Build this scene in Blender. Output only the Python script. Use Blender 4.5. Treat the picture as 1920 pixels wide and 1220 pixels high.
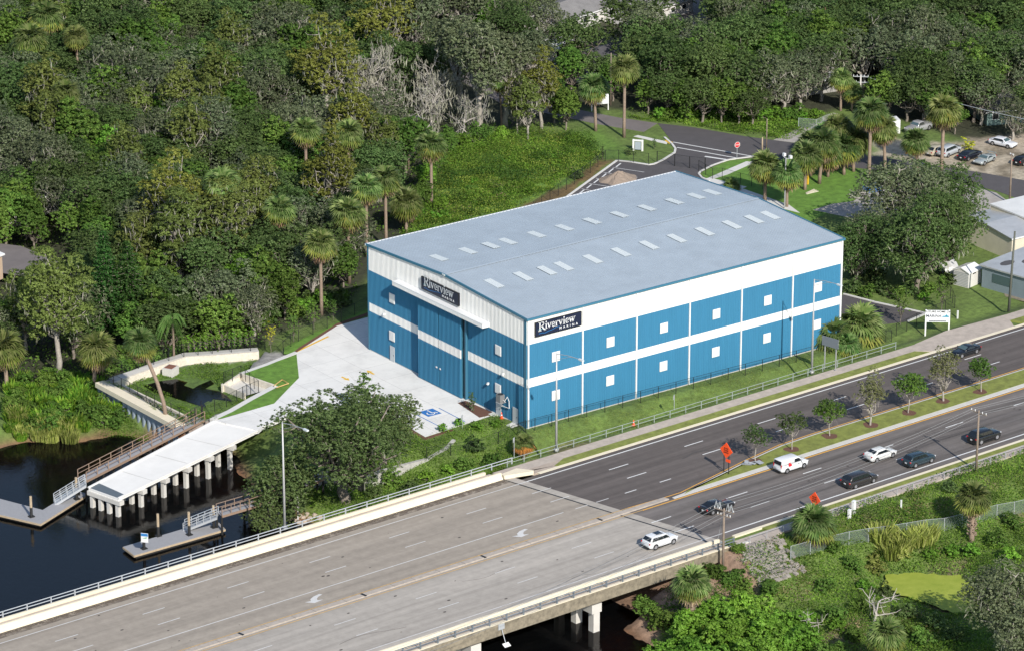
import bpy, math, random
import numpy as np
from mathutils import Vector, Matrix
for o in list(bpy.data.objects): bpy.data.objects.remove(o)
scene = bpy.context.scene
col = scene.collection
PI = math.pi
R = math.radians

# ---------------- camera, sky, sun, exposure ----------------
CAMP = np.array([-279.687396, -377.803386, 188.341056])
YAW, PITCH, ROLL, FPX = 0.937718523, 0.354032020, -0.00057783, 7143.42907
def cam_axes():
    cy, sy, cp, sp = math.cos(YAW), math.sin(YAW), math.cos(PITCH), math.sin(PITCH)
    f = np.array([cy*cp, sy*cp, -sp]); r = np.array([sy, -cy, 0.]); u = np.cross(r, f)
    cr, sr = math.cos(ROLL), math.sin(ROLL)
    return cr*r+sr*u, -sr*r+cr*u, f
AR, AU, AF = cam_axes()
cd = bpy.data.cameras.new("camera"); cam = bpy.data.objects.new("camera", cd); col.objects.link(cam)
m = Matrix(((AR[0], AU[0], -AF[0]), (AR[1], AU[1], -AF[1]), (AR[2], AU[2], -AF[2]))).to_4x4()
m.translation = Vector(CAMP); cam.matrix_world = m
cd.sensor_fit = 'HORIZONTAL'; cd.sensor_width = 36; cd.lens = FPX*36/1920
cd.clip_start = 5; cd.clip_end = 8000
scene.camera = cam
SUN_AZ, SUN_EL = R(-104), R(34)
w = bpy.data.worlds.new("World"); scene.world = w; w.use_nodes = True
nt = w.node_tree; bg = nt.nodes['Background']; sky = nt.nodes.new('ShaderNodeTexSky')
sky.sky_type = 'NISHITA'; sky.sun_disc = False; sky.sun_elevation = SUN_EL; sky.sun_rotation = PI/2-SUN_AZ
sky.air_density = 1.0; sky.dust_density = 0.6; sky.ozone_density = 1.2
nt.links.new(sky.outputs[0], bg.inputs[0]); bg.inputs[1].default_value = 0.13
sd_ = bpy.data.lights.new("sun", 'SUN'); sun = bpy.data.objects.new("sun", sd_); col.objects.link(sun)
sd_.energy = 4.5; sd_.angle = R(0.55); sd_.color = (1.0, 0.945, 0.86)
sdir = Vector((math.cos(SUN_EL)*math.cos(SUN_AZ), math.cos(SUN_EL)*math.sin(SUN_AZ), math.sin(SUN_EL)))
sun.rotation_euler = sdir.to_track_quat('Z', 'Y').to_euler()
scene.view_settings.view_transform = 'Standard'; scene.view_settings.look = 'None'
scene.view_settings.exposure = 0.22; scene.view_settings.gamma = 1
scene.render.engine = 'CYCLES'
scene.cycles.max_bounces = 6; scene.cycles.transparent_max_bounces = 12
scene.cycles.diffuse_bounces = 3; scene.cycles.glossy_bounces = 3; scene.cycles.transmission_bounces = 3
scene.cycles.use_denoising = True

# ---------------- layout helpers ----------------
def G(px, py, z=0.0):
    """ground position (at height z) that the photograph shows at px, py"""
    d = (px-960)/FPX*AR - (py-610)/FPX*AU + AF
    t = (z-CAMP[2])/d[2]
    return CAMP + t*d
def GX(px, py, X=0.0):
    d = (px-960)/FPX*AR - (py-610)/FPX*AU + AF
    return CAMP + (X-CAMP[0])/d[0]*d
TH = 0.0376943; U_ = np.array([math.cos(TH), math.sin(TH)]); V_ = np.array([math.sin(TH), -math.cos(TH)]); OY = -16.4612
ZR = 1.2
def RD(s, d, z=ZR):
    q = np.array([0, OY]) + s*U_ + d*V_
    return (q[0], q[1], z)
def to_sd(x, y):
    yy = y-OY
    return x*U_[0]+yy*U_[1], x*V_[0]+yy*V_[1]
def tag(o, label=None, cat=None, group=None, kind=None):
    if label: o['label'] = label
    if cat: o['category'] = cat
    if group: o['group'] = group
    if kind: o['kind'] = kind
    return o
def empty(name, loc=(0, 0, 0), rz=0.0, label=None, cat=None, group=None):
    o = bpy.data.objects.new(name, None); col.objects.link(o)
    o.location = loc; o.rotation_euler = (0, 0, rz); o.empty_display_size = .3
    return tag(o, label, cat, group)
def copy_tree(o, parent=None):
    c = o.copy(); col.objects.link(c); c.parent = parent
    for ch in o.children: copy_tree(ch, c)
    return c

# ---------------- materials ----------------
def newmat(name):
    m = bpy.data.materials.new(name); m.use_nodes = True
    return m, m.node_tree, m.node_tree.nodes['Principled BSDF']
def N(nt, t, **kw):
    n = nt.nodes.new(t)
    for k, v in kw.items():
        if k in n.inputs: n.inputs[k].default_value = v
        else: setattr(n, k, v)
    return n
def plain(name, c, rough=.6, metal=0., var=0.0, vs=1.0, bump=0.0, bs=20., spec=None, coat=0.):
    m, nt, p = newmat(name)
    p.inputs['Base Color'].default_value = (*c, 1); p.inputs['Roughness'].default_value = rough
    p.inputs['Metallic'].default_value = metal
    if spec is not None: p.inputs['Specular IOR Level'].default_value = spec
    if coat: p.inputs['Coat Weight'].default_value = coat
    if var or bump:
        g = N(nt, 'ShaderNodeNewGeometry')
        n = N(nt, 'ShaderNodeTexNoise', Scale=vs, Detail=6., Roughness=.65)
        nt.links.new(g.outputs['Position'], n.inputs['Vector'])
    if var:
        mr = N(nt, 'ShaderNodeMapRange'); mr.inputs[1].default_value = .25; mr.inputs[2].default_value = .75
        mr.inputs[3].default_value = 1-var; mr.inputs[4].default_value = 1+var
        nt.links.new(n.outputs[0], mr.inputs[0])
        mx = N(nt, 'ShaderNodeVectorMath', operation='SCALE'); mx.inputs[0].default_value = c
        nt.links.new(mr.outputs[0], mx.inputs['Scale']); nt.links.new(mx.outputs[0], p.inputs['Base Color'])
    if bump:
        n2 = N(nt, 'ShaderNodeTexNoise', Scale=bs, Detail=3.)
        nt.links.new(g.outputs['Position'], n2.inputs['Vector'])
        b = N(nt, 'ShaderNodeBump', Strength=bump, Distance=.05)
        nt.links.new(n2.outputs[0], b.inputs['Height']); nt.links.new(b.outputs[0], p.inputs['Normal'])
    return m
def leafmat(name, cols, trans=.36, hv=.06, rough=.55, ns=.55, na=.3):
    """foliage: colour by leaf (island), slight shift by plant, a little light through the leaf"""
    m, nt, p = newmat(name)
    g = N(nt, 'ShaderNodeNewGeometry'); oi = N(nt, 'ShaderNodeObjectInfo')
    r = N(nt, 'ShaderNodeValToRGB'); r.color_ramp.interpolation = 'LINEAR'
    el = r.color_ramp.elements
    el[0].color = (*cols[0], 1); el[1].color = (*cols[-1], 1)
    for i, c in enumerate(cols[1:-1], 1):
        e = el.new(i/(len(cols)-1)); e.color = (*c, 1)
    nt.links.new(g.outputs['Random Per Island'], r.inputs[0])
    hs = N(nt, 'ShaderNodeHueSaturation')
    m1 = N(nt, 'ShaderNodeMapRange'); m1.inputs[3].default_value = .5-hv*.18; m1.inputs[4].default_value = .5+hv*.35
    m2 = N(nt, 'ShaderNodeMapRange'); m2.inputs[3].default_value = .84; m2.inputs[4].default_value = 1.42
    wn = N(nt, 'ShaderNodeTexWhiteNoise', noise_dimensions='1D')
    nt.links.new(oi.outputs['Random'], m1.inputs[0]); nt.links.new(oi.outputs['Random'], wn.inputs['W'])
    nt.links.new(wn.outputs[0], m2.inputs[0])
    nt.links.new(m1.outputs[0], hs.inputs['Hue']); nt.links.new(m2.outputs[0], hs.inputs['Value'])
    nt.links.new(r.outputs[0], hs.inputs['Color'])
    # clumps of paler and darker growth a metre or two across
    n = N(nt, 'ShaderNodeTexNoise', Scale=ns, Detail=3.)
    nt.links.new(g.outputs['Position'], n.inputs['Vector'])
    m3 = N(nt, 'ShaderNodeMapRange'); m3.inputs[1].default_value = .3; m3.inputs[2].default_value = .7
    m3.inputs[3].default_value = 1-na; m3.inputs[4].default_value = 1+na
    nt.links.new(n.outputs[0], m3.inputs[0])
    mx = N(nt, 'ShaderNodeVectorMath', operation='SCALE')
    nt.links.new(hs.outputs[0], mx.inputs[0]); nt.links.new(m3.outputs[0], mx.inputs['Scale'])
    nt.links.new(mx.outputs[0], p.inputs['Base Color'])
    p.inputs['Roughness'].default_value = rough; p.inputs['Specular IOR Level'].default_value = .12
    t = N(nt, 'ShaderNodeBsdfTranslucent'); nt.links.new(mx.outputs[0], t.inputs[0])
    ms = N(nt, 'ShaderNodeMixShader'); ms.inputs[0].default_value = trans
    nt.links.new(p.outputs[0], ms.inputs[1]); nt.links.new(t.outputs[0], ms.inputs[2])
    nt.links.new(ms.outputs[0], nt.nodes['Material Output'].inputs[0])
    return m
def seethru(name, c, alpha, rough=.5):
    m, nt, p = newmat(name)
    p.inputs['Base Color'].default_value = (*c, 1); p.inputs['Roughness'].default_value = rough
    p.inputs['Alpha'].default_value = alpha
    return m
M = {}
M['white_panel'] = plain('white_panel', (.74, .74, .72), .45)
M['trim_white'] = plain('trim_white', (.76, .76, .75), .5)
M['trim_blue'] = plain('trim_blue', (.045, .17, .26), .5)
M['sign_navy'] = plain('sign_navy', (.012, .018, .045), .4)
M['sign_white'] = plain('sign_white', (.75, .77, .78), .5)
M['sign_teal'] = plain('sign_teal', (.20, .42, .46), .5)
M['sign_blue'] = plain('sign_blue', (.03, .2, .5), .45)
M['black_metal'] = plain('black_metal', (.012, .013, .014), .45)
M['galv'] = plain('galvanised_steel', (.44, .46, .48), .5, .2)
M['pole_grey'] = plain('pole_grey', (.46, .46, .46), .45, .3)
M['rail_green'] = plain('rail_metal', (.36, .41, .38), .5, .3)
M['white_paint'] = plain('white_paint', (.72, .72, .70), .6, var=.1, vs=3.)
M['faded_paint'] = plain('faded_paint', (.60, .59, .57), .7, var=.14, vs=3.)
M['yellow_paint'] = plain('yellow_paint', (.70, .36, .06), .6, var=.12, vs=2.)
M['blue_paint'] = plain('blue_paint', (.03, .16, .45), .6)
M['yellow_bright'] = plain('yellow_bright', (.75, .45, .03), .6)
M['orange'] = plain('orange_sign', (.95, .10, .02), .5)
M['red'] = plain('red_paint', (.62, .02, .03), .4)
M['green_paint'] = plain('green_paint', (.05, .38, .18), .5)
M['blue_tarp'] = plain('blue_tarp', (.01, .12, .42), .5)
M['parapet'] = plain('cream_concrete', (.74, .66, .50), .8, var=.07, vs=1.2)
M['concrete'] = plain('concrete', (.56, .54, .50), .85, var=.1, vs=.7, bump=.15, bs=8)
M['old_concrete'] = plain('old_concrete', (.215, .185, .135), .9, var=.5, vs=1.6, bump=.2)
M['block_wall'] = plain('block_wall', (.66, .60, .50), .9, var=.18, vs=2.5, bump=.6, bs=3.5)
M['rock_wall'] = plain('rock_wall', (.40, .39, .36), .9, var=.3, vs=2.2, bump=.8, bs=3.)
M['deck_grey'] = plain('deck_grey', (.30, .30, .31), .8, var=.1, vs=4.)
M['wood_brown'] = plain('wood_brown', (.27, .185, .13), .75, var=.2, vs=5.)
M['wood_pale'] = plain('wood_pale', (.42, .33, .22), .8, var=.2, vs=3.)
M['pole_wood'] = plain('pole_wood', (.23, .18, .14), .85, var=.25, vs=2.)
M['mulch'] = plain('mulch', (.135, .065, .042), .95, var=.35, vs=7., bump=.5)
M['dirt'] = plain('dirt', (.40, .33, .27), .95, var=.22, vs=1.3, bump=.4, bs=4)
M['bark'] = plain('bark', (.20, .17, .14), .9, var=.3, vs=3.)
M['bark_pale'] = plain('bark_pale', (.33, .30, .26), .9, var=.3, vs=3.)
M['palm_bark'] = plain('palm_bark', (.27, .20, .15), .9, var=.25, vs=4.)
M['grey_twig'] = plain('grey_twig', (.40, .37, .33), .9, var=.2, vs=3.)
M['tyre'] = plain('tyre', (.015, .015, .015), .8)
M['rim'] = plain('rim', (.5, .5, .52), .3, .7)
M['glass_dark'] = plain('glass_dark', (.012, .016, .02), .06, spec=.8)
M['windshield'] = plain('windshield', (.07, .11, .12), .08, spec=.8)
M['lamp_red'] = plain('lamp_red', (.45, .01, .015), .25)
M['lamp_clear'] = plain('lamp_clear', (.7, .7, .72), .15)
M['plastic_black'] = plain('plastic_black', (.02, .02, .02), .6)
M['siding_white'] = plain('siding_white', (.62, .60, .57), .6, var=.08, vs=.7)
M['siding_cream'] = plain('siding_cream', (.66, .60, .47), .7, var=.1, vs=.8)
M['siding_tan'] = plain('siding_tan', (.48, .36, .26), .7, var=.1)
M['siding_blue'] = plain('siding_blue', (.20, .25, .28), .6, var=.08)
M['siding_green'] = plain('siding_green', (.16, .24, .22), .7, var=.15)
M['roof_grey'] = plain('roof_grey', (.22, .21, .20), .85, var=.25, vs=.5)
M['roof_dark'] = plain('roof_dark', (.08, .078, .085), .85, var=.25, vs=.6)
M['roof_metal'] = plain('roof_metal', (.46, .47, .48), .45, .25, var=.16, vs=.5)
M['roof_rust'] = plain('roof_rust', (.30, .17, .11), .8, var=.4, vs=.6)
M['roof_white'] = plain('roof_white', (.68, .68, .66), .6, var=.1, vs=.5)
M['mesh_black'] = seethru('mesh_black', (.02, .025, .025), .13)
M['mesh_green'] = seethru('mesh_green', (.26, .32, .29), .26)
M['mesh_grey'] = seethru('mesh_grey', (.42, .42, .42), .30)
M['wire'] = plain('wire', (.30, .30, .30), .5, .3)
# ---- ridged wall bands (the paint changes colour with height) ----
def bandmat():
    m, nt, p = newmat('blue_and_white_wall')
    g = N(nt, 'ShaderNodeNewGeometry'); sx = N(nt, 'ShaderNodeSeparateXYZ')
    nt.links.new(g.outputs['Position'], sx.inputs[0])
    def step(z):
        a = N(nt, 'ShaderNodeMath', operation='GREATER_THAN'); a.inputs[1].default_value = z
        nt.links.new(sx.outputs[2], a.inputs[0]); return a
    a, b, c = step(5.80), step(7.05), step(11.85)
    s1 = N(nt, 'ShaderNodeMath', operation='SUBTRACT'); nt.links.new(a.outputs[0], s1.inputs[0]); nt.links.new(b.outputs[0], s1.inputs[1])
    s2 = N(nt, 'ShaderNodeMath', operation='ADD'); nt.links.new(s1.outputs[0], s2.inputs[0]); nt.links.new(c.outputs[0], s2.inputs[1])
    mx = N(nt, 'ShaderNodeMix', data_type='RGBA'); nt.links.new(s2.outputs[0], mx.inputs[0])
    mx.inputs[6].default_value = (.045, .195, .335, 1); mx.inputs[7].default_value = (.78, .78, .76, 1)
    mpp = N(nt, 'ShaderNodeMapping'); mpp.inputs['Scale'].default_value = (1.6, 1.6, .12); nt.links.new(g.outputs['Position'], mpp.inputs[0])
    ns_ = N(nt, 'ShaderNodeTexNoise', Scale=1., Detail=5., Roughness=.7); nt.links.new(mpp.outputs[0], ns_.inputs['Vector'])
    rs_ = N(nt, 'ShaderNodeMapRange'); rs_.inputs[1].default_value = .25; rs_.inputs[2].default_value = .75; rs_.inputs[3].default_value = .90; rs_.inputs[4].default_value = 1.06; nt.links.new(ns_.outputs[0], rs_.inputs[0])
    vs_ = N(nt, 'ShaderNodeVectorMath', operation='SCALE'); nt.links.new(mx.outputs[2], vs_.inputs[0]); nt.links.new(rs_.outputs[0], vs_.inputs['Scale'])
    nt.links.new(vs_.outputs[0], p.inputs['Base Color']); p.inputs['Roughness'].default_value = .5
    p.inputs['Specular IOR Level'].default_value = .25
    return m
M['bands'] = bandmat()
M['roof_blue'] = plain('standing_seam_roof', (.39, .445, .49), .5, .1, var=.09, vs=.35)
M['yellow_faded'] = plain('yellow_faded', (.55, .35, .13), .7, var=.25, vs=2.)
M['rail_dark'] = plain('rail_blue_grey', (.19, .22, .25), .5, .3)
M['skylight'] = plain('skylight', (.62, .66, .66), .4)

# ---------------- mesh builder ----------------
class MB:
    def __init__(s): s.v = []; s.f = []; s.mi = []; s.mats = []
    def _m(s, mat):
        if mat not in s.mats: s.mats.append(mat)
        return s.mats.index(mat)
    def add(s, vs, fs, mat=None):
        k = len(s.v); s.v += [tuple(map(float, a)) for a in vs]
        mi = s._m(mat) if mat else 0
        for f in fs: s.f.append(tuple(k+i for i in f)); s.mi.append(mi)
    def box(s, c, sz, rz=0., mat=None, tilt=None):
        x, y, z = (a/2 for a in sz); P = [(i*x, j*y, k*z) for k in (-1, 1) for j in (-1, 1) for i in (-1, 1)]
        mt = Matrix.Rotation(rz, 4, 'Z')
        if tilt: mt = mt @ Matrix.Rotation(tilt[0], 4, tilt[1])
        mt = Matrix.Translation(c) @ mt
        P = [mt @ Vector(q) for q in P]
        s.add(P, [(0, 2, 3, 1), (4, 5, 7, 6), (0, 1, 5, 4), (2, 6, 7, 3), (0, 4, 6, 2), (1, 3, 7, 5)], mat)
    def bar(s, a, b, w, h=None, mat=None):
        a = Vector(a); b = Vector(b); h = h or w; d = (b-a); L = d.length
        if L < 1e-6: return
        d.normalize(); up = Vector((0, 0, 1)) if abs(d.z) < .95 else Vector((1, 0, 0))
        r = d.cross(up).normalized(); u = r.cross(d)
        P = [q + r*i*w/2 + u*j*h/2 for q in (a, b) for j in (-1, 1) for i in (-1, 1)]
        s.add(P, [(0, 1, 3, 2), (4, 6, 7, 5), (0, 4, 5, 1), (2, 3, 7, 6), (0, 2, 6, 4), (1, 5, 7, 3)], mat)
    def tube(s, pts, rad, n=6, mat=None, cap=True):
        pts = [Vector(q) for q in pts]; rad = rad if isinstance(rad, (list, tuple)) else [rad]*len(pts)
        k = len(s.v); mi = s._m(mat) if mat else 0
        for i, q in enumerate(pts):
            d = (pts[min(i+1, len(pts)-1)] - pts[max(i-1, 0)]); d.normalize()
            up = Vector((0, 0, 1)) if abs(d.z) < .9 else Vector((1, 0, 0))
            r = d.cross(up).normalized(); u = r.cross(d)
            for j in range(n):
                a = 2*PI*j/n; s.v.append(tuple(q + (r*math.cos(a)+u*math.sin(a))*rad[i]))
        for i in range(len(pts)-1):
            for j in range(n):
                a = k+i*n+j; b = k+i*n+(j+1) % n
                s.f.append((a, b, b+n, a+n)); s.mi.append(mi)
        if cap:
            s.f.append(tuple(k+j for j in reversed(range(n)))); s.mi.append(mi)
            e = k+(len(pts)-1)*n; s.f.append(tuple(e+j for j in range(n))); s.mi.append(mi)
    def prism(s, poly, z0, z1, mat=None, bottom=True):
        n = len(poly); A = sum(poly[i][0]*poly[(i+1) % n][1]-poly[(i+1) % n][0]*poly[i][1] for i in range(n))
        if A < 0: poly = poly[::-1]
        k = [(q[0], q[1], z0) for q in poly]+[(q[0], q[1], z1) for q in poly]
        fs = [tuple(range(n, 2*n))]+[(i, (i+1) % n, n+(i+1) % n, n+i) for i in range(n)]
        if bottom: fs.append(tuple(range(n-1, -1, -1)))
        s.add(k, fs, mat)
    def sheet(s, poly, z, mat=None):
        n = len(poly); A = sum(poly[i][0]*poly[(i+1) % n][1]-poly[(i+1) % n][0]*poly[i][1] for i in range(n))
        if A < 0: poly = poly[::-1]
        s.add([(q[0], q[1], z) for q in poly], [tuple(range(n))], mat)
    def build(s, name, mat=None, parent=None, smooth=False, loc=None, rz=None):
        me = bpy.data.meshes.new(name); me.from_pydata(s.v, [], s.f)
        mats = s.mats if s.mats else [mat]
        for q in mats: me.materials.append(M[q] if isinstance(q, str) else q)
        if s.mats: me.polygons.foreach_set('material_index', s.mi)
        if smooth: me.polygons.foreach_set('use_smooth', [True]*len(me.polygons))
        me.update()
        o = bpy.data.objects.new(name, me); col.objects.link(o)
        if parent: o.parent = parent
        if loc is not None: o.location = loc
        if rz is not None: o.rotation_euler = (0, 0, rz)
        return o
def part(name, mat, parent, fn, smooth=False):
    b = MB(); fn(b); return b.build(name, mat, parent, smooth)
def mesh_np(name, V, F, mat, parent=None, loc=None):
    """V (n,3), F (m,k) arrays"""
    me = bpy.data.meshes.new(name); n, k = F.shape
    me.vertices.add(len(V)); me.vertices.foreach_set('co', np.ascontiguousarray(V, dtype=np.float32).ravel())
    me.loops.add(n*k); me.loops.foreach_set('vertex_index', np.ascontiguousarray(F, dtype=np.int32).ravel())
    me.polygons.add(n); me.polygons.foreach_set('loop_start', np.arange(0, n*k, k, dtype=np.int32))
    me.update(calc_edges=True)
    me.materials.append(M[mat] if isinstance(mat, str) else mat)
    if name is None: return me
    o = bpy.data.objects.new(name, me); col.objects.link(o)
    if parent: o.parent = parent
    if loc is not None: o.location = loc
    return o
def band(s0, s1, d0, d1, z=ZR):
    return [RD(s0, d0, z), RD(s1, d0, z), RD(s1, d1, z), RD(s0, d1, z)]
# ---------------- terrain ----------------
WATER = -4.2
def sdist(P, poly):
    """signed distance (+ inside) of points (n,2) to polygon"""
    poly = np.array([q[:2] for q in poly], float); n = len(poly)
    d = np.full(len(P), 1e9); ins = np.zeros(len(P), bool)
    for i in range(n):
        a = poly[i]; b = poly[(i+1) % n]; ab = b-a; ap = P-a
        t = np.clip((ap@ab)/max(ab@ab, 1e-9), 0, 1); q = ap-t[:, None]*ab
        d = np.minimum(d, np.hypot(q[:, 0], q[:, 1]))
        c = ((a[1] > P[:, 1]) != (b[1] > P[:, 1]))
        if abs(b[1]-a[1]) > 1e-12:
            xi = a[0]+(P[:, 1]-a[1])*(b[0]-a[0])/(b[1]-a[1]); ins ^= c & (P[:, 0] < xi)
    return np.where(ins, d, -d)
def sstep(x, a, b):
    t = np.clip((x-a)/(b-a), 0, 1); return t*t*(3-2*t)
SH = [(-1500, 260), (-160, 90), (-75, 52)]+[tuple(G(a, b, WATER)[:2]) for a, b in
      [(0, 838), (60, 826), (150, 828), (215, 815), (300, 826), (345, 812), (395, 822), (432, 850), (468, 905), (520, 950), (590, 985), (1090, 1105), (1130, 1130), (1180, 1182), (1225, 1225)]] + [(-26, -80), (-45, -160), (-120, -400), (-400, -1500), (1500, -1500), (1500, 1500), (-1500, 1500)]
POND = [tuple(G(a, b, -.2)[:2]) for a, b in [(217, 712), (300, 685), (348, 669), (398, 666), (484, 660), (451, 699), (516, 722), (480, 745), (360, 786), (348, 778)]]
POND_OUT = [tuple(G(a, b, -.2)[:2]) for a, b in [(187, 712), (298, 682), (348, 665), (398, 660), (488, 656), (556, 660), (516, 724), (402, 786), (345, 800)]]
FARSTRIP = [tuple(G(a, b, -.3)[:2]) for a, b in [(222, 714), (255, 702), (300, 685.5), (348, 669.5), (398, 666.5), (478, 661), (478, 657.5), (398, 663), (348, 666), (299, 682), (254, 698.5), (221, 710)]]
LOWB = [(-200, 130), (-90, 75), (-60, 66)]+[tuple(G(a, b, -2.4)[:2]) for a, b in [(0, 720), (110, 700), (183, 715), (330, 803), (378, 800), (430, 850), (380, 860), (300, 900), (0, 900)]]+[(-200, 0)]
DUCK = [tuple(G(a, b, -3.0)[:2]) for a, b in [(1655, 1075), (1700, 1071), (1800, 1076), (1830, 1100), (1860, 1150), (1790, 1150), (1700, 1118), (1650, 1105)]]
PADW = [(-3, 400), (-3, 60)]+[tuple(G(a, b, 0)[:2]) for a, b in [(556, 655), (400, 792), (480, 835), (528, 800), (673, 772), (790, 835), (930, 785), (985, 806)]]+[(2, -1), (60, -1), (400, 3), (400, 400)]
rngT = np.random.default_rng(5)
def vnoise(X, Y, sc, seed):
    r = np.random.default_rng(seed); T = r.random((128, 128)); x = X/sc; y = Y/sc
    xi = np.floor(x).astype(int); yi = np.floor(y).astype(int); fx = x-xi; fy = y-yi
    fx = fx*fx*(3-2*fx); fy = fy*fy*(3-2*fy); xi %= 128; yi %= 128; x1 = (xi+1) % 128; y1 = (yi+1) % 128
    return (T[xi, yi]*(1-fx)*(1-fy)+T[x1, yi]*fx*(1-fy)+T[xi, y1]*(1-fx)*fy+T[x1, y1]*fx*fy)-.5
def Hnp(X, Y):
    X = np.asarray(X, float); Y = np.asarray(Y, float); P = np.stack([X, Y], 1)
    s, d = to_sd(X, Y)
    h = np.zeros(len(X))
    pad = sdist(P, PADW)
    # beyond the pad on its west and south-west the ground falls to the river
    fall = np.where(d < -4, -sstep(-pad, 0.3, 9)*2.6, 0)
    h = h+fall
    # road embankment
    up = sstep(d, -11.5, -5.9); wz = sstep(s, -15.5, -9)
    h = h*(1-up*wz) + 1.02*up*wz
    h = np.where((d > -5.6) & (s > -8), 1.02, h)
    lat = np.clip(d-32.6, 0, None)
    south = 1.02-sstep(lat, 0, 13)*3.3-sstep(lat, 12, 40)*.5
    south = south+vnoise(X, Y, 4., 3)*.35*np.clip(lat/8, 0, 1)
    h = np.where((d > 32.6), np.where(s > -8, south, np.minimum(south, -1.0-sstep(lat, 0, 10)*1.8)), h)
    low = sdist(P, LOWB)
    h = h*(1-sstep(low, -1.0, 1.5))+(-2.6+vnoise(X, Y, 3., 9)*.4)*sstep(low, -1.0, 1.5)
    po = sdist(P, POND_OUT); h = np.where(po > 0, -.28, h)
    pi_ = sdist(P, POND); h = np.where(pi_ > -.45, -1.35+.35*vnoise(X, Y, 2.5, 11), h)
    fs_ = sdist(P, FARSTRIP); h = np.where(fs_ > -.55, -1.35, h)
    dk = sdist(P, DUCK); h = np.where(d > 36, h*(1-sstep(dk, -4, .2))+(-3.4)*sstep(dk, -4, .2), h)
    # under the bridge the ground drops from the abutment
    ub = (d > -4.9) & (d < 32.4) & (s < -7)
    h = np.where(ub & (s < -8), np.minimum(h, -.9-np.clip(-8-s, 0, 12)*.28), h)
    sh = sdist(P, SH)+2.4*vnoise(X, Y, 3.2, 41)+1.2*vnoise(X, Y, 1.3, 42)
    bank = np.where(sh > 0, WATER-.1+np.clip(sh, 0, 40)*.52, WATER-.1+np.clip(sh, -6, 0)*.5)
    h = np.where(po > -.3, h, np.minimum(h, bank))
    return h
def Hz(x, y): return float(Hnp([x], [y])[0])
def Hmany(P):
    P = np.asarray(P, float); return Hnp(P[:, 0], P[:, 1])

def axis(lo, hi, step, far):
    a = list(np.arange(lo, hi, step)); g = step; x = a[-1]
    while x < far: g *= 1.35; x += g; a.append(x)
    g = step; x = a[0]; b = []
    while x > -far: g *= 1.35; x -= g; b.append(x)
    return np.array(b[::-1]+a)
xs = axis(-100, 225, .9, 3200); ys = axis(-100, 270, .9, 3200)
XX, YY = np.meshgrid(xs, ys, indexing='ij'); X = XX.ravel(); Y = YY.ravel(); Z = Hnp(X, Y)
nx, ny = len(xs), len(ys)
idx = np.arange(nx*ny).reshape(nx, ny)
F = np.stack([idx[:-1, :-1].ravel(), idx[1:, :-1].ravel(), idx[1:, 1:].ravel(), idx[:-1, 1:].ravel()], 1)
# ground cover colours: grass, wood floor, sand, mud
s_, d_ = to_sd(X, Y); P2 = np.stack([X, Y], 1)
C_ = np.tile(np.array([.11, .165, .035]), (len(X), 1))
def paint(mask, c):
    global C_
    mk = np.clip(mask, 0, 1)[:, None]; C_ = C_*(1-mk)+np.array(c)*mk
n1 = vnoise(X, Y, 3., 21)+.5*vnoise(X, Y, 1.2, 22); n2 = vnoise(X, Y, 7., 23)
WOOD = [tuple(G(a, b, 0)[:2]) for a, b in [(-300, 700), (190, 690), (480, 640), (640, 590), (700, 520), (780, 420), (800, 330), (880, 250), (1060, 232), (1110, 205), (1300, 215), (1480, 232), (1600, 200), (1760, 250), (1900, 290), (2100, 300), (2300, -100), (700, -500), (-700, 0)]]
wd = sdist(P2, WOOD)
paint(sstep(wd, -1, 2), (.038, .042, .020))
FIELD = [tuple(G(a, b, 0)[:2]) for a, b in [(740, 500), (830, 330), (900, 262), (1060, 250), (1120, 245), (1180, 290), (1060, 372), (760, 520)]]
fd = sdist(P2, FIELD); paint(sstep(fd, -2, 1), (.11, .20, .03))
GRAV = [tuple(G(a, b, 0)[:2]) for a, b in [(1640, 262), (1700, 258), (1780, 268), (1930, 250), (1960, 345), (1920, 350), (1830, 325), (1750, 312), (1620, 290), (1640, 275)]]
gd = sdist(P2, GRAV); paint(sstep(gd+n1*3, -1, 1.2)*.9, (.42, .35, .27))
paint(sstep(gd+n2*6, 1.5, 4)*sstep(n1, 0, .3)*.7, (.11, .085, .05))
STRIP = [tuple(G(a, b, 0)[:2]) for a, b in [(1120, 300), (1160, 300), (1065, 370), (960, 410), (940, 405), (1050, 350)]]
st = sdist(P2, STRIP); paint(sstep(st+n1*1.5, -.3, .8)*.8, (.16, .075, .040))
vg = (d_ > -11.5) & (d_ < -5.4) & (s_ > -8)
paint(vg*sstep(n1+n2, .12, .5)*.7, (.17, .13, .07))
sv = (d_ > 32) & (s_ > -12)
paint(sv*sstep(n1+n2*.8, .2, .55)*.75, (.19, .15, .09))
ub = (d_ > -5) & (d_ < 33) & (s_ < -7) & (s_ > -40)
paint(ub*1., (.24, .15, .10))
paint(sstep(d_, 31, 32.5)*(1-sstep(d_+n1*5, 37, 41))*(s_ < -5.5)*(s_ > -45), (.30, .20, .14))
shv = sdist(P2, SH); paint(sstep(-shv, -1.6, .2), (.16, .09, .05)); paint(sstep(-shv, .2, 1.5), (.30, .12, .045)); paint(sstep(-shv, 2.0, 8.5), (.008, .006, .004))  # deep bed painted near black: light lost in the water, put into its colour
po_ = sdist(P2, POND_OUT); pi2 = sdist(P2, POND)
paint(sstep(po_, 0, .2), (.30, .29, .27)); paint(sstep(pi2, -.2, .1), (.09, .15, .03))
g = mesh_np('ground', np.stack([X, Y, Z], 1), F, plain('tmp', (1, 1, 1)))
ca = g.data.color_attributes.new('cover', 'FLOAT_COLOR', 'POINT')
ca.data.foreach_set('color', np.hstack([C_, np.ones((len(C_), 1))]).astype(np.float32).ravel())
gm, nt, pp = newmat('ground_cover')
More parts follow.
